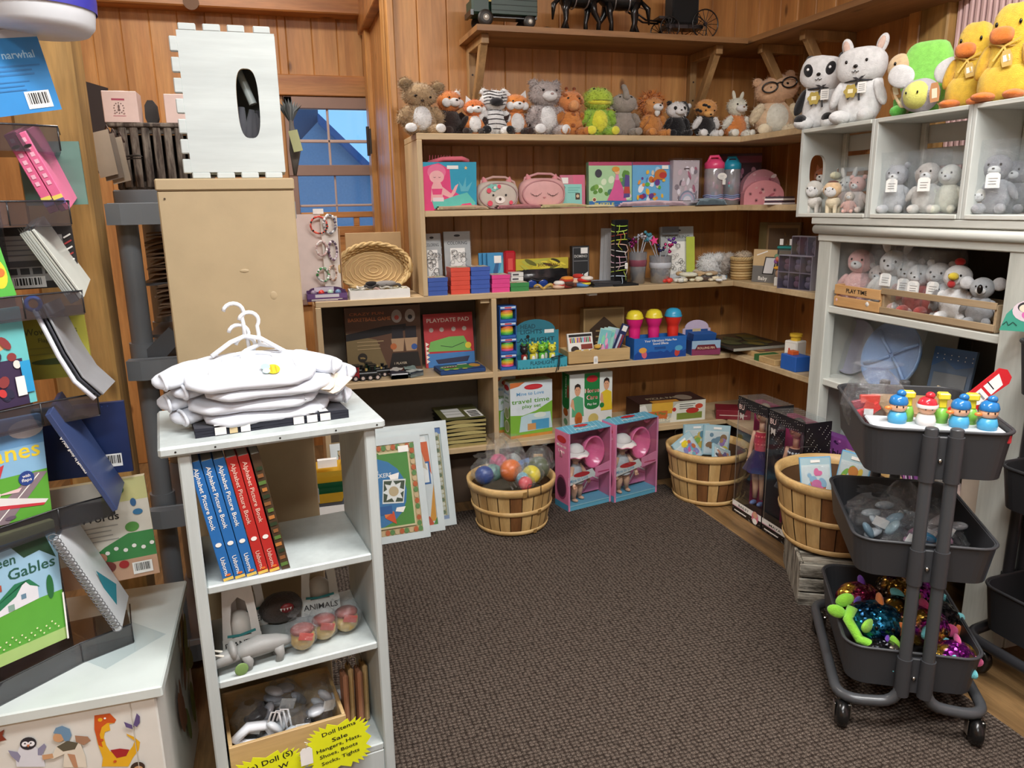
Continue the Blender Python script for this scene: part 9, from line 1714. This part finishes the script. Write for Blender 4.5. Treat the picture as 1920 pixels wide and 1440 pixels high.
def burst(lab,cx,cz,w,h,texts,a=0,y=-.004):
 q=MB();YL=C('e6ec1c',.6);fr=Fr((-w/2,0,-h/2),(1,0,0),(0,0,1),w,h);n=26;rd=random.Random(int(cx*999));pts=[]
 for i in range(2*n):
  t_=2*pi*i/(2*n);k=.5 if i%2==0 else.41;pw=lambda v:math.copysign(abs(v)**.55,v);pts.append((.5+k*pw(cos(t_)),.5+k*pw(sin(t_))))
 q.prism(pts,fr,.001,YL)
 for(s_,x,z,hh,ww,an)in texts:q.text(fr,s_,x,z,hh,BKC,ww,ang=an)
 sd('starburst_sign',lab,'sign',cx,y,cz,q,a)
burst('right neon yellow starburst sign handwritten Doll Items Sale',.285,.145,.145,.125,(('Doll Items',.26,.77,.010,.075,.12),('Sale',.40,.62,.010,.035,.12),('Hangers, Hats,',.16,.47,.009,.10,.12),('Shoes, Boots',.20,.34,.009,.085,.12),('Socks, Tights',.22,.20,.009,.085,.12)),.0,-.006)
burst('left neon yellow starburst sign handwritten Doll with hangers',.130,.120,.165,.115,(('(Sale) Doll (S)',.12,.70,.013,.12,.12),('Hangers, W',.18,.50,.012,.10,.12),('sets',.50,.32,.012,.04,.12)),.0,-.003)
q=MB();fr=Fr((-.013,0,-.03),(1,0,0),(0,0,1),.026,.042);q.prism([(0,0),(1,0),(1,.85),(.8,1),(.2,1),(0,.85)],fr,.0008,TAGW);q.tube([(0,0,.012),(.004,0,.024),(-.002,0,.028)],.0008,W,5);sd('white_price_tag','small white price tag hanging between the two yellow signs','tag',.213,-.010,.155,q)
#acrylic book rack on the toy chest
Mq,Rq=V((-.448,1.554,0)),V((-.362,1.601,0));dA=V((.742,.67,0));nA=V((.67,-.742,0));Lq=Mq-dA*.34;Bq=V((-.47,1.83,0));Kq=V((-.78,1.50,0))
rack=thing('book_rack',(-.5,1.6,TZ),'tall smoked acrylic book rack standing on the white toy chest','book rack')
RIM=C('2a2b2e',.2)
q=MB();q.prism([(0,0),(1,0),(1,1),(0,1)],Fr(V((-.60,1.52,TZ+.004)),dA,V((0,0,1)),.16,1.5),.004,ACR);q.build('back_panel',rack)
q=MB();q.box((-.55,1.62,TZ+.004),(.16,.16,.008),CLR,R=rz(.7));q.prism([(0,0),(1,0),(1,.12),(0,.12)],Fr(V((-.40,1.515,TZ+.001)),V((.098,.10,0)),V((-.1,.098,0)),.14,1),.003,CLR);q.build('base',rack)
for k,z in enumerate((1.46,1.33,1.165,.965,.755,.465)):
 q=MB();pts=[Lq,Mq,Rq,Bq]
 for a,b_ in zip(pts[:-1],pts[1:]):
  if a is Rq:continue
  d=b_-a;q.prism([(0,0),(1,0),(1,1),(0,1)],Fr(a+V((0,0,z-.042)),d,V((0,0,1)),d.length,.042),.003,ACR)
 q.prism([(p.x,p.y)for p in(Lq,Mq,Rq,V((-.40,1.75,0)),V((-.62,1.72,0)),Kq)],Fr((0,0,z-.042),(1,0,0),(0,1,0),1,1),.003,ACR)
 q.tube([Lq+V((0,0,z)),Mq+V((0,0,z)),Rq+V((0,0,z)),Rq+V((-.02,.10,z-.005))],.0017,RIM,6);q.tube([Mq+V((0,0,z)),Mq+V((0,0,z-.042))],.0015,RIM,6);q.tube([Rq+V((0,0,z)),Rq+V((0,0,z-.042))],.0015,RIM,6);q.build('pocket',rack)
def qcard(name,lab,BL,BR,TL,pl,th,col,art,cat='book',grp=None):
 f=quad_frame(P(*BL,pl=pl),P(*BR,pl=pl),P(*TL,pl=pl));q=MB();q.prism([(0,0),(1,0),(1,1),(0,1)],f,th,C(col,.35));
 if art:art(q,f)
 return tag(q.build(name),lab,cat,grp)
plA=(Mq-nA*.02,nA);plB=(V((0,1.72,0)),V((.06,-1,0)).normalized());BG='books in the acrylic rack'
def a_nar(q,f):
 q.rect(f,0,0,1,.88,C('2a86c8'));q.rect(f,0,.90,1,1,C('c8ccd0'));q.text(f,"isn't my narwhal",.30,.66,.013,C('a8d4ec'),.12);lines(q,f,.35,.56,.95,3,.05,C('2470ac'),.02);lines(q,f,.4,.38,.8,3,.05,C('2470ac'),.015);q.barcode(f,.70,.05,.93,.26)
qcard('picture_book','blue picture book back cover about a narwhal, highest in the acrylic rack',(-95,232),(116,205),(-120,60),plA,.012,'2f8cc8',a_nar,grp=BG)
def a_foot(q,f):q.rect(f,0,0,1,1,C('6ac0c0'));q.rect(f,0,.0,.92,.48,C('3a2c4a'));blobs(q,f,['c83c3c','e8e0d8','2c2c44','8a3a3a','d8a070'],26,5,.2,.02,.9,.75,.08,.18);q.rect(f,.88,.12,.99,.45,C('2a9ad0'));q.rect(f,.80,.10,.90,.30,W)
qcard('sticker_book','teal sticker book crowded with red and white players in the acrylic rack',(-110,795),(70,752),(-150,600),plA,.008,'6ac0c0',a_foot,grp=BG)
def a_grn(q,f):q.rect(f,0,0,1,1,C('5ab84a'));q.oval(f,.85,.45,.12,.28,C('ecd83a'));blobs(q,f,['3a9a3a','e87a3a','e8e04a'],8,2)
qcard('board_book','bright green board book with yellow patch at the left edge of the photo',(-110,590),(31,553),(-140,480),plA,.012,'5ab84a',a_grn,grp=BG)
def a_plane(q,f):
 q.rect(f,0,0,1,.45,C('5fa83a'));q.rect(f,0,.45,1,.72,C('8ab8d8'));q.rect(f,0,.72,1,1,C('6a9cc8'));q.oval(f,.85,.88,.16,.09,C('d8dce0'));q.text(f,'Planes',.36,.60,.032,C('ecd03a'),.115);q.poly(f,[(.3,.02),(.6,.0),(1,.42),(.88,.44)],C('8a7a80'));q.line(f,[(.5,.03),(.92,.42)],.002,W)
 q.poly(f,[(.3,.20),(.45,.30),(.98,.14),(.94,.10)],C('e6e2e0'));q.poly(f,[(.4,.22),(.95,.11),(.93,.09),(.38,.18)],C('c83a44'));q.poly(f,[(.42,.34),(.56,.56),(.62,.58),(.52,.32)],C('c83a44'));q.oval(f,.46,.30,.10,.06,W);q.poly(f,[(.48,.30),(.75,.32),(.72,.28)],C('e8c8c8'));q.oval(f,.62,.05,.05,.02,C('6a5a6a'));q.circ(f,.80,.40,.014,C('2a4488'));q.text(f,'with',.80,.41,.006,W,.014,'c');q.text(f,'flaps',.80,.37,.006,W,.018,'c')
qcard('board_book','airplane board book with yellow title lettering and a green field',(-120,1022),(97,958),(-152,818),plA,.014,'6a9cc8',a_plane,grp=BG)
def a_gab(q,f):
 q.rect(f,0,.40,1,1,C('9cc4dc'));q.rect(f,0,.93,1,1,C('c8c48a'));q.rect(f,0,0,1,.42,C('5ca83a'));q.rect(f,0,0,1,.10,C('a8c878'));q.poly(f,[(.62,.90),(.9,.93),(.98,.70),(.85,.80),(.72,.78)],C('2c4a34'));q.text(f,'Gables',.58,.64,.022,C('2a5a4c'),.085);q.text(f,'Green',.38,.76,.020,C('2a5a4c'),.06)
 q.poly(f,[(.42,.38),(.80,.42),(.80,.52),(.70,.60),(.42,.46)],C('e4e4ea'));q.poly(f,[(.38,.44),(.62,.60),(.74,.60),(.82,.51),(.74,.55),(.70,.60),(.62,.50),(.42,.40)],C('2c7a54'));q.rect(f,.5,.58,.52,.63,C('a8503a'));q.rect(f,.66,.46,.70,.50,C('6a8aa0'));q.rect(f,.55,.40,.60,.45,C('8aa89c'));q.oval(f,.90,.48,.03,.10,C('2a6a3a'));[q.circ(f,.35+.025*k,.12+.08*((k*.618)%1),.0018,C('e8ecb8'),6)for k in range(24)];q.rect(f,.985,0,1,.4,W)
qcard('story_book','story book with a green-gabled white house and flowery meadow',(-110,1300),(127,1195),(-160,1055),plA,.016,'c8c48a',a_gab,grp=BG)
qcard('green_folder','plain grey-green card in clear wrap behind the pink spines',(50,386),(165,383),(22,265),plB,.008,'5f8074',None,'card');
def a_txt(q,f):q.rect(f,.0,.12,.86,.86,C('a4a3a0'));lines(q,f,.08,.78,.75,4,.08,C('77767a'),.02);q.rect(f,.08,.36,.70,.46,C('5a5a5c'));[q.rect(f,.08+.16*k,.24,.20+.16*k,.34,C('3a3a3c'))for k in range(4)];q.barcode(f,.1,.02,.55,.20);[q.line(f,[(.88,.1+.1*k),(.98,.16+.1*k)],.003,W if k%2 else C('a83a3a'))for k in range(8)]
qcard('activity_book','grey and black activity book back cover with small pictures behind the silver books',(10,545),(152,536),(-22,428),plB,.008,'2c2a2c',a_txt,grp=BG)
def a_olv(q,f):q.text(f,'Wow Animals',.12,.72,.014,C('5a5a2a'),f.w*.75);q.text(f,'Flap book',.3,.60,.009,C('6a6a34'),f.w*.4);lines(q,f,.15,.5,.8,2,.1,C('8a8a3c'),.015);q.oval(f,.5,.28,.35,.05,C('4a5a2a'));q.rect(f,.82,.05,.97,.2,C('6a3a34'))
qcard('animal_book','olive yellow animals book behind the curved white book',(45,715),(176,702),(10,600),plB,.008,'a09c3c',a_olv,grp=BG)
def a_navy(q,f):q.barcode(f,.68,.10,.90,.28,5);q.circ(f,.5,.18,.003,C('8a9ab8'));q.circ(f,.58,.18,.003,C('8a9ab8'));[q.circ(f,.05+.06*k,.96,.0012,C('3a5a94'),6)for k in range(14)]
qcard('board_book','navy blue board book with rounded corners and a white barcode',(72,905),(250,883),(45,770),(V((0,1.70,0)),V((.06,-1,0)).normalized()),.012,'1a2c58',a_navy,grp=BG)
def a_100(q,f):
 q.rect(f,0,0,1,1,C('dcd8cc'));q.rect(f,.55,.78,1,1,C('d0cf92'));q.rect(f,0,0,1,.24,C('c8a084'));q.poly(f,[(.3,.24),(.5,.36),(.75,.46),(1,.46),(1,.20),(.3,.20)],C('3f8a4c'));q.text(f,'100 Words',.10,.62,.017,BKC,.115);lines(q,f,.18,.56,.68,4,.045,C('a8a6a0'),.010);q.oval(f,.80,.52,.07,.05,C('5a9a4a'));q.oval(f,.70,.90,.08,.05,C('3a7a4a'));q.oval(f,.85,.76,.03,.04,C('3a6a9a'));q.oval(f,.88,.66,.05,.03,C('3a7aa8'));[q.circ(f,.52+.09*k,.30+.03*(k%2),.0045,W)for k in range(6)];q.oval(f,.48,.16,.10,.06,C('7a3a34'));q.oval(f,.45,.26,.06,.05,C('b8846a'));q.oval(f,.66,.16,.05,.04,C('a82a2c'));q.barcode(f,.74,.04,.94,.16,8)
qcard('word_book','100 Words picture book back cover with a squirrel and green hill',(112,1112),(300,1073),(78,922),(V((0,1.735,0)),V((.12,-1,0)).normalized()),.014,'d8cfae',a_100,grp=BG)
def edge(name,lab,a,b_,th,col,art=None,y=1.60,dep=.12,grp=None,cat='book',sp_=None):
 p,r=P(*a,y=y-.03),P(*b_,y=y);d=r-p;L=d.length;d.normalize();t=d.cross(V((0,1,0))).normalized();w=t.cross(d).normalized();R=Matrix((t,w,d)).transposed();q=MB();c=(p+r)/2+V((0,dep/2,0));q.box(c,(th,dep,L),C(col,.3),R,.001)
 f=Fr(p-V((0,.001,0))-t*(-1 if False else 1)*th/2,t,d,th,L);f.N=-w if(-w).y<0 else w
 if art:art(q,f)
 return tag(q.build(name),lab,cat,grp)
def a_pk(q,f):[q.rect(f,.3,.15+.09*k,.7,.20+.09*k,C('f0b8cc'))for k in range(7)];q.rect(f,0,.88,1,.93,C('ecd86a'));q.rect(f,0,.93,1,1,C('6a5a9a'));q.oval(f,.5,.25,.4,.02,BKC)
edge('sticker_book','pink spined sticker book, left one of the pair in the acrylic rack',(8,237),(95,386),.017,'e06a94',a_pk,grp='pink spined books');edge('sticker_book','pink spined sticker book, right one of the pair in the acrylic rack',(30,235),(116,382),.017,'e2709a',a_pk,grp='pink spined books')
edge('silver_book','silver edged thick book leaning in the acrylic rack, left of two',(36,424),(133,556),.016,'b4bab4',lambda q,f:[q.rect(f,.2+.25*k,.02,.25+.25*k,.98,C('6a6e6a'))for k in range(3)],grp='silver edged books');edge('silver_book','silver edged book leaning in the acrylic rack, right of two',(50,420),(146,548),.010,'c4c8c0',lambda q,f:q.rect(f,.4,0,.6,1,C('4a4c4a')),grp='silver edged books')
q=MB();pts=[P(u,v,y=1.58)for u,v in((64,580),(85,620),(110,668),(140,715),(178,748))];
for o_,th,cl in((0,.008,'dfe2ea'),(.009,.004,'3a3c44'),(.015,.004,'8a8c90')):q.grid(lambda s,t_:(lambda i,fr_:pts[i].lerp(pts[min(i+1,4)],fr_)+V((o_,t_*.12,o_*.5)))(min(int(s*4),3),s*4-min(int(s*4),3)),17,3,C(cl,.5));q.tube([p+V((o_,0,o_*.5))for p in pts],th*.6,C(cl,.5),6)
q.tube([pts[0]+V((.012*cos(b_)-.0,0,.010+.012*sin(b_)))for b_ in[2*pi*k/14 for k in range(14)]],.004,C('2a6ac8',.3),8,True);tag(q.build('curved_book'),'white book bowing downward under a blue curled cover in the acrylic rack','book',BG)
edge('thin_book','slim navy spined book with white lettering, below the curved white book',(84,770),(212,952),.010,'3a4a74',lambda q,f:q.text(f,'A Little Book of Manners',.3,.25,.005,W,.085,ang=pi/2),y=1.56)
t=edge('spiral_book','white spiral bound book with coloured pages at the bottom of the acrylic rack',(100,1008),(220,1178),.012,'d8dce0',None,y=1.57);a_,b_=P(100,1008,y=1.535),P(220,1178,y=1.565)
for k in range(26):q=MB()if k==0 else q;c=a_.lerp(b_,k/25);q.tube([c+V((.009*cos(x),.0,.007*sin(x)))for x in[2*pi*j/10 for j in range(10)]],.0011,C('6a6c70',.3),5,True)
rg=q.build('spiral_rings',t);q=MB()
for k,(cl,u0,v0,u1,v1,u2,v2)in enumerate((('d8a050',125,1025,165,1085,215,1160),('c8602c',160,1080,210,1120,222,1165),('2a7a88',180,1070,218,1095,220,1160))):q.add([P(u0,v0,y=1.60),P(u2,v2,y=1.60),P(u1,v1,y=1.63)],[(0,1,2)],C(cl,.4))
q.build('page',t)
q=MB();c=P(95,5,y=1.62);q.lathe([(.001,0),(.075,0),(.085,.012),(.09,.05),(.088,.10)],C('d8dce0',.4),(c.x-.02,c.y,c.z-.05),seg=36);q.lathe([(.091,.035),(.0925,.055),(.091,.075)],C('3a3aa0',.4),(c.x-.02,c.y,c.z-.05),seg=36,cap=False);tag(q.build('storage_tub'),'round white tub with a blue band on top of the acrylic rack','tub')
